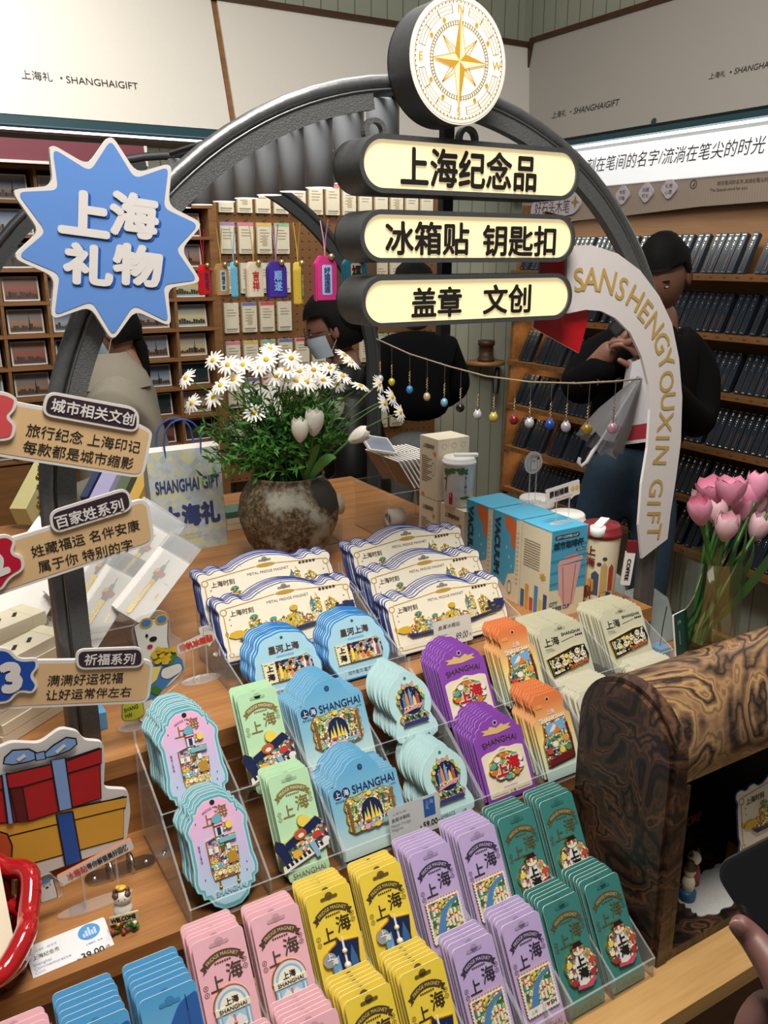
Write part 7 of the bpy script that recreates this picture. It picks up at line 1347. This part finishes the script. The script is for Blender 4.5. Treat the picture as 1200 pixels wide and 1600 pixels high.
# ------------------------------------------------------------------ twine with little bell charms, between the right legs
XT = CX+RA; tp_ = [(590, 530), (640, 553), (700, 572), (760, 588), (830, 597), (900, 599), (960, 596), (1000, 592)]; P = [onX(x, y, XT-.012) for x, y in tp_]; P[0].y = Y2-.012; 
mb = MB(); fine = []
for i in range(len(P)-1): fine += [P[i].lerp(P[i+1], t/4) for t in range(4)]
mb.tube(fine+[P[-1]], .0022, mat('twine', '#a89a82', .9, var=.3, scale=300, bump=.5), 6); r8 = random.Random(1)
for k in range(90): q = fine[r8.randrange(len(fine))]+Vector((0, r8.uniform(-.02, .02), 0)); mb.tube([q, q+Vector((r8.uniform(-.006, .006), r8.uniform(-.008, .008), r8.uniform(-.006, .006)))], .0003, MATS['twine'], 3, False)
tag(mb.build('twine'), 'rough twine strung between the right legs of the arch', 'string')
for i, (x, y, c_, kind, lab) in enumerate(((594, 592, '#c9ced0', 0, 'grey white'), (612, 597, '#cdb93a', 0, 'yellow'), (640, 609, '#3a8fc8', 0, 'bright blue'), (667, 620, '#cbb489', 0, 'tan'), (694, 629, '#7ab2d6', 0, 'light blue'), (719, 637, '#111114', 1, 'black'), (746, 648, '#c7c9cc', 1, 'silver'), (771, 652, '#d2be55', 1, 'yellow cat'), (803, 656, '#8a1428', 1, 'dark red'), (827, 661, '#d7d3d8', 1, 'white cat'), (859, 664, '#1f4fb8', 1, 'deep blue'), (884, 667, '#c9c4d4', 1, 'pale lilac'), (917, 671, '#b8962e', 1, 'gold cat'), (957, 669, '#d7a9bc', 1, 'pink'))):
    p = onX(x, y, XT-.012); yt = min(fine, key=lambda q: abs(q.y-p.y)); root = empty('bell_charm', p, '%s bell charm hanging on the twine, %s from its far end' % (lab, ORD[i]), 'charm', 'bell charms on the twine')
    m = mat('bell_'+c_, c_, .25, .25, coat=.6); mb = MB(); mb.ball(p, (.0105, .0105, .0125) if kind == 0 else (.012, .012, .0125), m, 14, 9)
    if kind:
        for s in (-1, 1): mb.lathe([(.0045, .006), (.002, .0125), (0, .0155)], m, p+Vector((s*.0055, 0, 0)), 8)
    mb.build('bell', root); MB().tube([p+Vector((0, 0, .012)), p+Vector((0, 0, .022))], .0022, chrome, 6).build('cap', root)
    mb = MB(); zt_ = yt.z; n_ = 9; mb.tube([p+Vector((0, 0, .022)), Vector((p.x, p.y, zt_))], .0007, chrome, 4)
    for k in range(n_): mb.ball(p+Vector((.0012*(-1)**k, 0, .024+.0035*k)), .0021, [goldside, chrome][k % 2], 6, 4)
    mb.build('chain', root)
# ------------------------------------------------------------------ people
skinm = mat('skin', '#a67a63', .5, var=.06, scale=50); skinl = mat('skin_light', '#d2a283', .5, var=.06, scale=50); skind = mat('skin_shadow', '#80594a', .5, var=.08, scale=60); hairm = mat('hair', '#0d0b0a', .75, var=.4, scale=150, bump=.6, spec=.15); handsk = mat('skin_hand', '#6b4a45', .5, var=.08, scale=60); eyew = mat('eye_white', '#b9b0a8', .5)
maskm = mat('face_mask', '#b5c9d6', .7, var=.03); blackcloth = mat('black_cloth', '#09090b', .9, var=.2, scale=40, spec=.1); puffy = mat('puffy_black', '#0c0c0e', .45, var=.2, scale=30, bump=.3, spec=.3); coatm = mat('beige_coat', '#8f897c', .9, var=.08, scale=300, bump=.15)
jeans = mat('jeans', '#2b4054', .8, var=.3, scale=45, bump=.2); greyp = mat('grey_trousers', '#5b5e60', .85, var=.15, scale=50); shoem = mat('shoe', '#1c1c1e', .5)
def skin(nodes, edges, sub=2):
    names = list(nodes); me = bpy.data.meshes.new('s'); me.from_pydata([tuple(nodes[n][0]) for n in names], [(names.index(a), names.index(b)) for a, b in edges], [])
    o = bpy.data.objects.new('s', me); COL.objects.link(o); md = o.modifiers.new('k', 'SKIN'); md.use_smooth_shade = True
    if not me.skin_vertices: me.skin_vertices.new()
    for i, n in enumerate(names):
        r = nodes[n][1]; me.skin_vertices[0].data[i].radius = r if isinstance(r, tuple) else (r, r); me.skin_vertices[0].data[i].use_root = (i == 0)
    s = o.modifiers.new('u', 'SUBSURF'); s.levels = sub; s.render_levels = sub
    dg = bpy.context.evaluated_depsgraph_get(); dg.update(); m2 = bpy.data.meshes.new_from_object(o.evaluated_get(dg))
    r = ([tuple(v.co) for v in m2.vertices], [tuple(p.vertices) for p in m2.polygons])
    bpy.data.objects.remove(o); bpy.data.meshes.remove(m2); bpy.data.meshes.remove(me); return r
def chain(*n): return list(zip(n[:-1], n[1:]))
def head(mb, c, fwd, up, sm, s=1.0):
    """Head with brow, nose, lips, ears; c is its centre, fwd the way the face looks."""
    f_, u_ = Vector(fwd).normalized(), Vector(up).normalized(); r_ = f_.cross(u_).normalized(); u_ = r_.cross(f_)
    T0 = mb.T; mb.T = Matrix(((r_.x, f_.x, u_.x, c[0]), (r_.y, f_.y, u_.y, c[1]), (r_.z, f_.z, u_.z, c[2]), (0, 0, 0, 1)))
    n, k = 24, 16; vs = []
    for i in range(k+1):
        p = -pi/2+pi*i/k; z = sin(p)*.117; t = (z+.117)/.234; w = cos(p)
        for j in range(n):
            a = 2*pi*j/n; x, y = cos(a)*w*.076, sin(a)*w*.095
            if t < .5: x *= .72+.56*t; y = y*(.8+.4*t) + .018*(1-2*t)*w
            if y > 0: y *= .97+.05*sin(pi*min(1, t*1.1))
            vs.append((x*s, y*s, z*s))
    mb.add(vs, [(i*n+j, i*n+(j+1) % n, (i+1)*n+(j+1) % n, (i+1)*n+j) for i in range(k) for j in range(n)], sm, True)
    mb.tube([(0, .088*s, .012*s), (0, .104*s, -.018*s), (0, .108*s, -.028*s), (0, .092*s, -.036*s)], [.007*s, .009*s, .0125*s, .008*s], sm, 8)
    lip = mat('lips', '#9a5a50', .5); mb.ball((0, .086*s, -.06*s), (.02*s, .01*s, .004*s), lip, 10, 6); mb.ball((0, .085*s, -.068*s), (.016*s, .01*s, .0045*s), lip, 10, 6)
    for q in (-1, 1):
        mb.ball((q*.031*s, .082*s, .0), (.011*s, .006*s, .0032*s), eyew, 10, 6); mb.ball((q*.031*s, .0865*s, .0), (.0042*s, .003*s, .0032*s), ink, 8, 6); mb.ball((q*.032*s, .084*s, .019*s), (.017*s, .006*s, .0026*s), hairm, 10, 5)
        mb.ball((q*.077*s, -.002*s, -.008*s), (.008*s, .018*s, .03*s), sm, 10, 8)
    M_ = mb.T.copy(); mb.T = T0; return M_
def hair_cap(mb, M_, s=1.0, low=-.02, back=-.09, puff=1.08):
    T0 = mb.T; mb.T = M_; n, k = 24, 12; vs = []; r9 = random.Random(8)
    for i in range(k+1):
        p = -pi*.2+(pi/2+pi*.2)*i/k
        for j in range(n):
            a = 2*pi*j/n; fr = max(0, sin(a)); lo = low if sin(a) < .2 else .045
            z = max(sin(p)*.117, lo if sin(a) > .2 else back*(1-.2*abs(cos(a)))); w = cos(math.asin(max(-1, min(1, z/.117))))
            vs.append((cos(a)*w*.076*puff*s+r9.uniform(-.0035, .0035), sin(a)*w*.095*(puff+.02-fr*.03)*s+r9.uniform(-.0035, .0035), z*puff*s+.004))
    mb.add(vs, [(i*n+j, i*n+(j+1) % n, (i+1)*n+(j+1) % n, (i+1)*n+j) for i in range(k) for j in range(n)], hairm, True); mb.T = T0
def hand(mb, wrist, d, palm_n, sm, curl=.6, s=1.0, mirror=1):
    """Palm with four unequal curled fingers and a side thumb."""
    d = Vector(d).normalized(); n = Vector(palm_n); n = (n-d*n.dot(d)).normalized(); sd = d.cross(n)*mirror; w = Vector(wrist)
    N = {'w': (w, .021*s), 'p': (w+d*.035*s, (.03*s, .016*s)), 'k': (w+d*.075*s, (.034*s, .014*s))}; E = chain('w', 'p', 'k')
    v, f = skin(N, E, 2); mb.add(v, f, sm, True)
    for i, (off, L_) in enumerate(((-.027, .072), (-.009, .08), (.009, .075), (.026, .06))):
        b0 = w+d*.06*s+sd*off*s*.9; c1 = b0+d*.03*s; a = curl*.6; p1 = c1+(d*cos(a)+n*sin(a))*L_*.42*s; a += curl; p2 = p1+(d*cos(a)+n*sin(a))*L_*.32*s; a += curl*.8; p3 = p2+(d*cos(a)+n*sin(a))*L_*.24*s
        v, f = skin({'0': (b0, .0085*s), '1': (c1, .0095*s), '2': (p1, .0085*s), '3': (p2, .0078*s), '4': (p3, .0066*s)}, chain(*'01234'), 2); mb.add(v, f, sm, True)
    b0 = w+d*.022*s-sd*.02*s; t1 = b0-sd*.025*s+d*.02*s+n*.012*s; t2 = t1+d*.03*s-sd*.008*s+n*.016*s; t3 = t2+d*.024*s+n*.01*s
    v, f = skin({'0': (b0, .013*s), '1': (t1, .0115*s), '2': (t2, .0098*s), '3': (t3, .0075*s)}, chain(*'0123'), 2); mb.add(v, f, sm, True)
def inner(mb, N, E, sm, ends):
    """Torso and arms under the clothes, running on into the hands."""
    M = {k: (ends.get(k, p), (tuple(q*.72 for q in r) if isinstance(r, tuple) else r*.66)) for k, (p, r) in N.items()}
    v, f = skin(M, E); mb.add(v, f, sm, True)
def person(label, loc): o = empty('person', loc, label, 'person'); return o
def legs(hipc, right, fwd, hz, bag, cloth, name, shoe=True, r=1.0):
    R = Vector(right); Fw = Vector(fwd); g = Vector((0, 0, 1)); h = Vector((hipc.x, hipc.y, hz)); N = {'c': (h+g*.1, (.135*r, .105*r)), 'h': (h, (.15*r, .115*r))}; E = [('c', 'h')]
    for s in (-1, 1):
        k = str(s); N['a'+k] = (h+R*s*.085-g*.07, .09*r); N['k'+k] = (h+R*s*.095+Fw*.02-g*(hz*.48), .06*r); N['f'+k] = (h+R*s*.1-g*(hz-.08), .05*r); E += [('h', 'a'+k), ('a'+k, 'k'+k), ('k'+k, 'f'+k)]
    v, f = skin(N, E); MB().add(v, f, cloth, True).build(name, bag)
    for s in (-1, 1):
        q = h+R*s*.1-g*(hz-.0); q.z = .0; v, f = skin({'a': (q+g*.055-Fw*.06, .04), 'b': (q+g*.045+Fw*.06, .042), 'c': (q+g*.035+Fw*.14, .03)}, chain('a', 'b', 'c')); MB().add([(x, y, max(z, .002)) for x, y, z in v], f, shoem, True).build('shoe', bag)
G_ = Vector((0, 0, 1)); IR = _r.copy(); IF = Vector((_f.x, _f.y, 0)).normalized()       # image right, away from the camera

# the man photographing with his phone, behind the right leg
H = at(1037, 428, 2.72); fw = (-IR*.55-IF*.8).normalized(); o = person('person in black jacket and blue jeans holding a phone up with both hands', Vector((H.x, H.y, 0)))
mb = MB(); M_ = head(mb, H, fw-G_*.5, G_+fw*.35, skind, 1.0); neck = H-G_*.13-fw*.02
v, f = skin({'a': (neck+G_*.05, .05), 'b': (neck-G_*.05-fw*.01, .056), 'c': (neck-G_*.12, .07)}, chain('a', 'b', 'c')); mb.add(v, f, skind, True)
rh, lh = at(962, 535, 2.42), at(1003, 556, 2.42); hand(mb, rh-G_*.02, G_*.75+IR*.45-IF*.2, -IF*.3+IR, skind, .75, .95); hand(mb, lh+IR*.02-G_*.03, G_*.7-IR*.6-IF*.2, -IR*.8+IF*.3, skind, .75, .95, -1); body_mb = mb
hm = MB(); hair_cap(hm, M_, 1.0, low=.0, back=-.05, puff=1.12); hm.build('hair', o)
rs, ls = at(960, 535, 2.72), at(1087, 548, 2.86); re_, le_ = at(898, 612, 2.55), at(1090, 668, 2.75); mid = (rs+ls)/2; hip = at(985, 712, 2.74)
N = {'h': (hip, (.165, .125)), 'w': (hip.lerp(mid, .35), (.17, .13)), 'b': (hip.lerp(mid, .78), (.18, .13)), 't': (mid+G_*.03, (.1, .085)), 'n': (neck-G_*.08, .07), 'rs': (rs-G_*.02, .08), 'ls': (ls.lerp(mid, .1)-G_*.035, .085), 're': (re_, .062), 'le': (le_, .066), 'rw': (rh-G_*.05-IR*.01, .042), 'lw': (lh-G_*.05+IR*.03, .044)}
N['r2'] = (rs.lerp(re_, .3)-IR*.012, .08); N['l2'] = (ls.lerp(le_, .25)+IR*.012, .08); N['ls'] = (ls.lerp(mid, .3)-G_*.0, .08); N['rs'] = (rs.lerp(mid, .3), .08)
E = chain('h', 'w', 'b', 't', 'n')+[('b', 'rs'), ('rs', 'r2'), ('r2', 're'), ('re', 'rw'), ('b', 'ls'), ('ls', 'l2'), ('l2', 'le'), ('le', 'lw')]
inner(body_mb, N, E, skind, {'rw': rh-G_*.0, 'lw': lh-G_*.01}); body_mb.build('body', o); v, f = skin(N, E); MB().add(v, f, blackcloth, True).build('jacket', o)
legs(hip, (IR*.95-IF*.3).normalized(), fw, hip.z-.06, o, jeans, 'jeans')
pa_, pb_ = at(970, 505, 2.4), at(1012, 548, 2.4); mb = MB(); c = (pa_+pb_)/2; mb.T = M4(c) @ Matrix.Rotation(-YAW, 4, 'Z') @ Matrix.Rotation(pi/2, 4, 'X') @ Matrix.Rotation(.78, 4, 'Z'); mb.prism(rrect(.075, .15, .01), -.004, .004, black); mb.flat(rrect(.03, .03, .008, -.018, .055), .0045, steel_dark)
tag(mb.build('phone'), 'dark phone held up in both hands by the person in jeans', 'phone')
bagw = mat('bag_plastic', '#b9b6ba', .4, var=.05); bagr = mat('bag_red', '#8c1420', .45)
mb = MB(); a = [at(x, y, 2.36) for x, y in ((988, 566), (1012, 556), (1015, 690), (966, 696))]; bk = [p+IF*.05 for p in a]
def lerp4(t): return a[0].lerp(a[3], t), a[1].lerp(a[2], t), bk[0].lerp(bk[3], t), bk[1].lerp(bk[2], t)
for t0, t1, m in ((0, .78, bagw), (.78, .96, bagr), (.96, 1, bagw)):
    p, q = lerp4(t0), lerp4(t1); mb.add([tuple(x) for x in (p[0], p[1], q[1], q[0], p[2], p[3], q[3], q[2])], [(3, 2, 1, 0), (4, 5, 6, 7), (0, 4, 7, 3), (1, 2, 6, 5)], m)
q = lerp4(1); mb.add([tuple(x) for x in (q[0], q[1], q[3], q[2])], [(0, 1, 2, 3)], bagw); tag(mb.build('carrier_bag'), 'white plastic bag with a red base hanging from the person in jeans', 'bag')
mb = MB(); t_, e_ = at(1000, 590, 2.34), at(935, 694, 2.3); ax = (e_-t_); um = clear('umbrella_film', '#d5d5d8', .6, .15, mixcol='#b9b9bd', mixfac=.22); vs = []; nn = 16; q0 = ax.to_track_quat('Z', 'Y').to_matrix()
for i, (t, r) in enumerate(((0, .008), (.3, .03), (.65, .055), (1, .07))):
    for k in range(nn): rr = r*(1 if k % 2 else .6); vs.append(tuple(t_+ax*t+q0 @ Vector((rr*cos(2*pi*k/nn), rr*sin(2*pi*k/nn), 0))))
mb.add(vs, [(i*nn+k, i*nn+(k+1) % nn, (i+1)*nn+(k+1) % nn, (i+1)*nn+k) for i in range(3) for k in range(nn)], um, True); o2 = tag(mb.build('umbrella'), 'folded clear umbrella with white hooked handle in front of the jeans', 'umbrella')
hk_ = [e_-ax*.9, e_, at(926, 706, 2.29), at(917, 722, 2.29), at(908, 729, 2.29), at(904, 722, 2.29), at(906, 715, 2.29)]; MB().tube(hk_, [.003, .004, .006, .006, .006, .006, .005], mat('handle_grey', '#b9b9bf', .4), 8).build('hooked_handle', o2)

# the masked woman in black, behind the vase
H = at(520, 512, 3.12); fw = (-IR*.96-IF*.1).normalized(); o = person('masked person with glasses and black jacket seen in profile behind the flowers', Vector((H.x, H.y, 0)))
mb = MB(); M_ = head(mb, H, fw-G_*.28, G_+fw*.2, skind, 1.0); v, f = skin({'a': (H-G_*.06-fw*.03, .055), 'b': (H-G_*.15-fw*.05, .06), 'c': (H-G_*.22-fw*.06, .08)}, chain('a', 'b', 'c')); mb.add(v, f, skind, True); body_mb = mb
hm = MB(); hair_cap(hm, M_, 1.0, low=-.03, back=-.1, puff=1.13); T0 = hm.T; hm.T = M_; hm.ball((0, -.06, .03), (.085, .075, .09), hairm, 14, 8); hm.ball((0, -.115, -.03), (.05, .045, .05), hairm, 12, 8); hm.T = T0; hm.build('hair', o)
def mask(M_, o):
    mb = MB(); mb.T = M_; vs = []
    for i in range(7):
        z = -.012-.078*i/6
        for j in range(9): a = (j-4)/4*1.25; rr = 1.06+.1*(1-abs(i-2)/5)*cos(a); vs.append((.066*sin(a)*rr, .092*cos(a)*rr+.004-.01*(i/6), z))
    mb.add(vs, [(i*9+j, i*9+j+1, (i+1)*9+j+1, (i+1)*9+j) for i in range(6) for j in range(8)], maskm, True)
    for s in (-1, 1):
        for z in (-.015, -.075): mb.tube([(s*.066, .03, z), (s*.08, .0, -.01 if z > -.05 else -.035)], .0014, white, 5)
    mb.build('face_mask', o)
mask(M_, o); mb = MB(); mb.T = M_
for s in (-1, 1): mb.tube([(s*.033+.02*cos(t), .104, .002+.016*sin(t)) for t in [2*pi*k/16 for k in range(17)]], .0016, black, 5, False); mb.tube([(s*.052, .102, .006), (s*.078, .0, .0)], .0016, black, 5)
mb.build('glasses', o)
sh = H-G_*.25-fw*.06; N = {'h': (sh-G_*.55-fw*.03, (.16, .14)), 'w': (sh-G_*.3-fw*.02, (.165, .15)), 'b': (sh-G_*.1, (.16, .135)), 'n': (sh+G_*.145+fw*.03, .078), 's1': (sh-G_*.04-IF*.15, .085), 's2': (sh-G_*.04+IF*.15, .085), 'e1': (sh-G_*.3-IF*.2-fw*.02, .075), 'e2': (sh-G_*.3+IF*.2, .07), 'w1': (sh-G_*.36-IF*.12+fw*.2, .05), 'w2': (sh-G_*.36+IF*.12+fw*.2, .05)}
E = chain('h', 'w', 'b', 'n')+[('b', 's1'), ('s1', 'e1'), ('e1', 'w1'), ('b', 's2'), ('s2', 'e2'), ('e2', 'w2')]; inner(body_mb, N, E, skind, {}); v, f = skin(N, E); MB().add(v, f, puffy, True).build('jacket', o)
mb = body_mb; hand(mb, sh-G_*.36-IF*.12+fw*.2, fw, -G_, skind, .5); hand(mb, sh-G_*.36+IF*.12+fw*.2, fw, -G_, skind, .5, 1, -1); mb.build('body', o); legs(sh-fw*.04, IF, fw, max(.5, sh.z-.6), o, blackcloth, 'trousers')

# the person in a black sweater with the back turned
H = at(655, 455, 3.5); fw = (IF*.9-IR*.35).normalized(); rt_ = fw.cross(G_).normalized(); o = person('person in black sweater and grey trousers seen from behind the lit signs', Vector((H.x, H.y, 0)))
mb = MB(); M_ = head(mb, H+fw*.05, fw-G_*.5, G_+fw*.4, skind); v, f = skin({'a': (H-G_*.05+fw*.045, .05), 'b': (H-G_*.16+fw*.01, .062)}, chain('a', 'b')); mb.add(v, f, skind, True)
sh = at(652, 535, 3.5); hip = at(650, 662, 3.5); W1 = [hip+rt_*s*.2+fw*.22+G_*.05 for s in (-1, 1)]
for s, w_ in zip((-1, 1), W1): hand(mb, w_, fw-G_*.2, -G_, skind, .6, 1, s)
body_mb = mb; hm = MB(); hair_cap(hm, M_, 1.0, -.03, -.11, 1.12); hm.build('hair', o)
N = {'h': (hip-G_*.0, (.15, .115)), 'w': (hip.lerp(sh, .4), (.15, .12)), 'b': (sh-G_*.06, (.155, .125)), 'n': (sh+G_*.05+fw*.03, .085)}; E = chain('h', 'w', 'b', 'n')
for s in (-1, 1): k = str(s); N['s'+k] = (sh-G_*.04+rt_*s*.13, .075); N['e'+k] = (sh.lerp(hip, .6)+rt_*s*.2+fw*.02, .062); N['w'+k] = (W1[0 if s < 0 else 1]-fw*.02, .045); E += [('b', 's'+k), ('s'+k, 'e'+k), ('e'+k, 'w'+k)]
inner(body_mb, N, E, skind, {'w-1': W1[0], 'w1': W1[1]}); body_mb.build('body', o); v, f = skin(N, E); MB().add(v, f, blackcloth, True).build('sweater', o); legs(hip, rt_, fw, hip.z-.12, o, greyp, 'trousers')

# the woman in the beige coat, behind the starburst
H = at(172, 512, 3.0); fw = (-IR*.93-IF*.15).normalized(); o = person('masked person with dark ponytail in a beige coat behind the starburst board', Vector((H.x, H.y, 0)))
mb = MB(); M_ = head(mb, H, fw-G_*.35, G_+fw*.25, skinm); v, f = skin({'a': (H-G_*.06-fw*.03, .05), 'b': (H-G_*.14-fw*.05, .055), 'c': (H-G_*.2-fw*.06, .075)}, chain('a', 'b', 'c')); mb.add(v, f, skinm, True); body_mb = mb; mask(M_, o)
hm = MB(); hair_cap(hm, M_, 1.0, -.02, -.07, 1.1); pt_ = H-fw*.075-G_*.01; hm.tube([pt_, pt_-fw*.025-G_*.06, pt_-fw*.035-G_*.13, pt_-fw*.04-G_*.2], [.022, .022, .016, .006], hairm, 10); hm.build('hair', o)
sh = at(190, 604, 3.0); N = {'h': (sh-G_*.6, (.2, .17)), 'w': (sh-G_*.3, (.18, .15)), 'b': (sh-G_*.07, (.165, .13)), 'n': (sh+G_*.075+fw*.035, .085), 's1': (sh-G_*.04-IF*.15, .085), 's2': (sh-G_*.04+IF*.15, .085), 'e1': (sh-G_*.3-IF*.19-fw*.03, .075), 'e2': (sh-G_*.3+IF*.2, .07), 'w1': (sh-G_*.38-IF*.12+fw*.18, .055), 'w2': (sh-G_*.38+IF*.12+fw*.2, .055)}
E = chain('h', 'w', 'b', 'n')+[('b', 's1'), ('s1', 'e1'), ('e1', 'w1'), ('b', 's2'), ('s2', 'e2'), ('e2', 'w2')]; inner(body_mb, N, E, skinm, {}); v, f = skin(N, E); MB().add(v, f, coatm, True).build('coat', o)
mb = MB(); vs = []
for i in range(4):
    for k in range(15): a = 2*pi*(k-.5)/14*.92; c_ = sh+G_*(.12-.035*i)+fw*(.05-.006*i); rr = (.072, .092, .115, .128)[i]; vs.append(tuple(c_+fw*cos(a+.2)*rr*1.05+IF*sin(a+.2)*rr-G_*(.012 if i == 3 else 0)))
mb.add(vs, [(i*15+k, i*15+k+1, (i+1)*15+k+1, (i+1)*15+k) for i in range(3) for k in range(14)], coatm, True); mb.build('collar', o)
mb = body_mb; hand(mb, sh-G_*.38-IF*.12+fw*.18, fw, -G_, skinm, .5); hand(mb, sh-G_*.38+IF*.12+fw*.2, fw, -G_, skinm, .5, 1, -1); mb.build('body', o); legs(sh, IF, fw, max(.45, sh.z-.62), o, blackcloth, 'trousers')

# hand with a phone reaching in at the lower right
A = at(1112, 1356, .62); uu = (at(1240, 1290, .60)-A).normalized(); vv = (at(1195, 1462, .60)-A); vv = (vv-uu*vv.dot(uu)).normalized(); nn_ = uu.cross(-vv)
if nn_.dot(EYE-A) < 0: nn_ = -nn_
Tp = Matrix(((uu.x, -vv.x, nn_.x, A.x), (uu.y, -vv.y, nn_.y, A.y), (uu.z, -vv.z, nn_.z, A.z), (0, 0, 0, 1)))
mb = MB(); mb.T = Tp; mb.prism(rrect(.076, .15, .013, .038, -.075, 6), -.008, .0, black); mb.flat(rrect(.071, .145, .011, .038, -.075, 6), .0005, mat('phone_glass', '#0b0c10', .08, coat=.5))
scr = mat('screen_text', '#7d8698', .4, emit=.25)
for k, (t, w_) in enumerate((('搜索', .012), ('今天 12:45', .034), ('上海礼物店铺', .046), ('消息 · 照片', .04))): mb.text(t, .034, -.03-.022*k, scr, w=w_, z=.001)
tag(mb.build('phone'), 'black phone in the hand at the lower right', 'phone')
o = person('hand of a person in front of the mailbox cabinet holding a phone', A+uu*.06+vv*.1)
mb = MB(); tip, j1, j2, pm, wr_ = at(1146, 1436, .60), at(1174, 1463, .60), at(1216, 1520, .58), at(1262, 1580, .57), at(1330, 1720, .56)
v, f = skin({'w': (wr_, .028), 'p': (pm, (.032, .02)), 'b': (j2, .013), 'j': (j1, .0098), 't': (tip, .0074)}, chain('w', 'p', 'b', 'j', 't')); mb.add(v, f, handsk, True)
v, f = skin({'w': (wr_, .028), 'f': (wr_+(wr_-pm)*1.6-G_*.03, .036)}, chain('w', 'f')); mb.add(v, f, handsk, True)
kb = A+uu*.085+vv*.095-nn_*.022
for i in range(4):
    b0 = pm.lerp(kb+vv*(-.028+.0*i), .25)+vv*(-.022*i+.02); k1 = kb+vv*(.03-.021*i)-nn_*.004; k2 = k1-uu*(.034-.003*i)-nn_*.004; k3 = k2-uu*(.024-.002*i)+nn_*.004
    v, f = skin({'0': (b0, .0115), '1': (k1, .0098), '2': (k2, .0086), '3': (k3, .0072)}, chain(*'0123')); mb.add(v, f, handsk, True)
q = at(1178, 1590, .6); v, f = skin({'a': (at(1225, 1560, .6), .016), 'b': (q, .013), 'c': (at(1160, 1640, .6), .011)}, chain('a', 'b', 'c')); mb.add(v, f, handsk, True)
mb.build('body', o)
mb = MB(); d = (tip-j1).normalized(); s_ = d.cross(nn_).normalized(); up_ = s_.cross(d); mb.T = Matrix(((s_.x, d.x, up_.x, tip.x), (s_.y, d.y, up_.y, tip.y), (s_.z, d.z, up_.z, tip.z), (0, 0, 0, 1)))
mb.ball((0, -.003, .0066 if up_.dot(EYE-tip) > 0 else -.0066), (.0058, .0075, .0016), mat('nail', '#8f6a64', .35), 10, 6); mb.build('thumbnail', o)
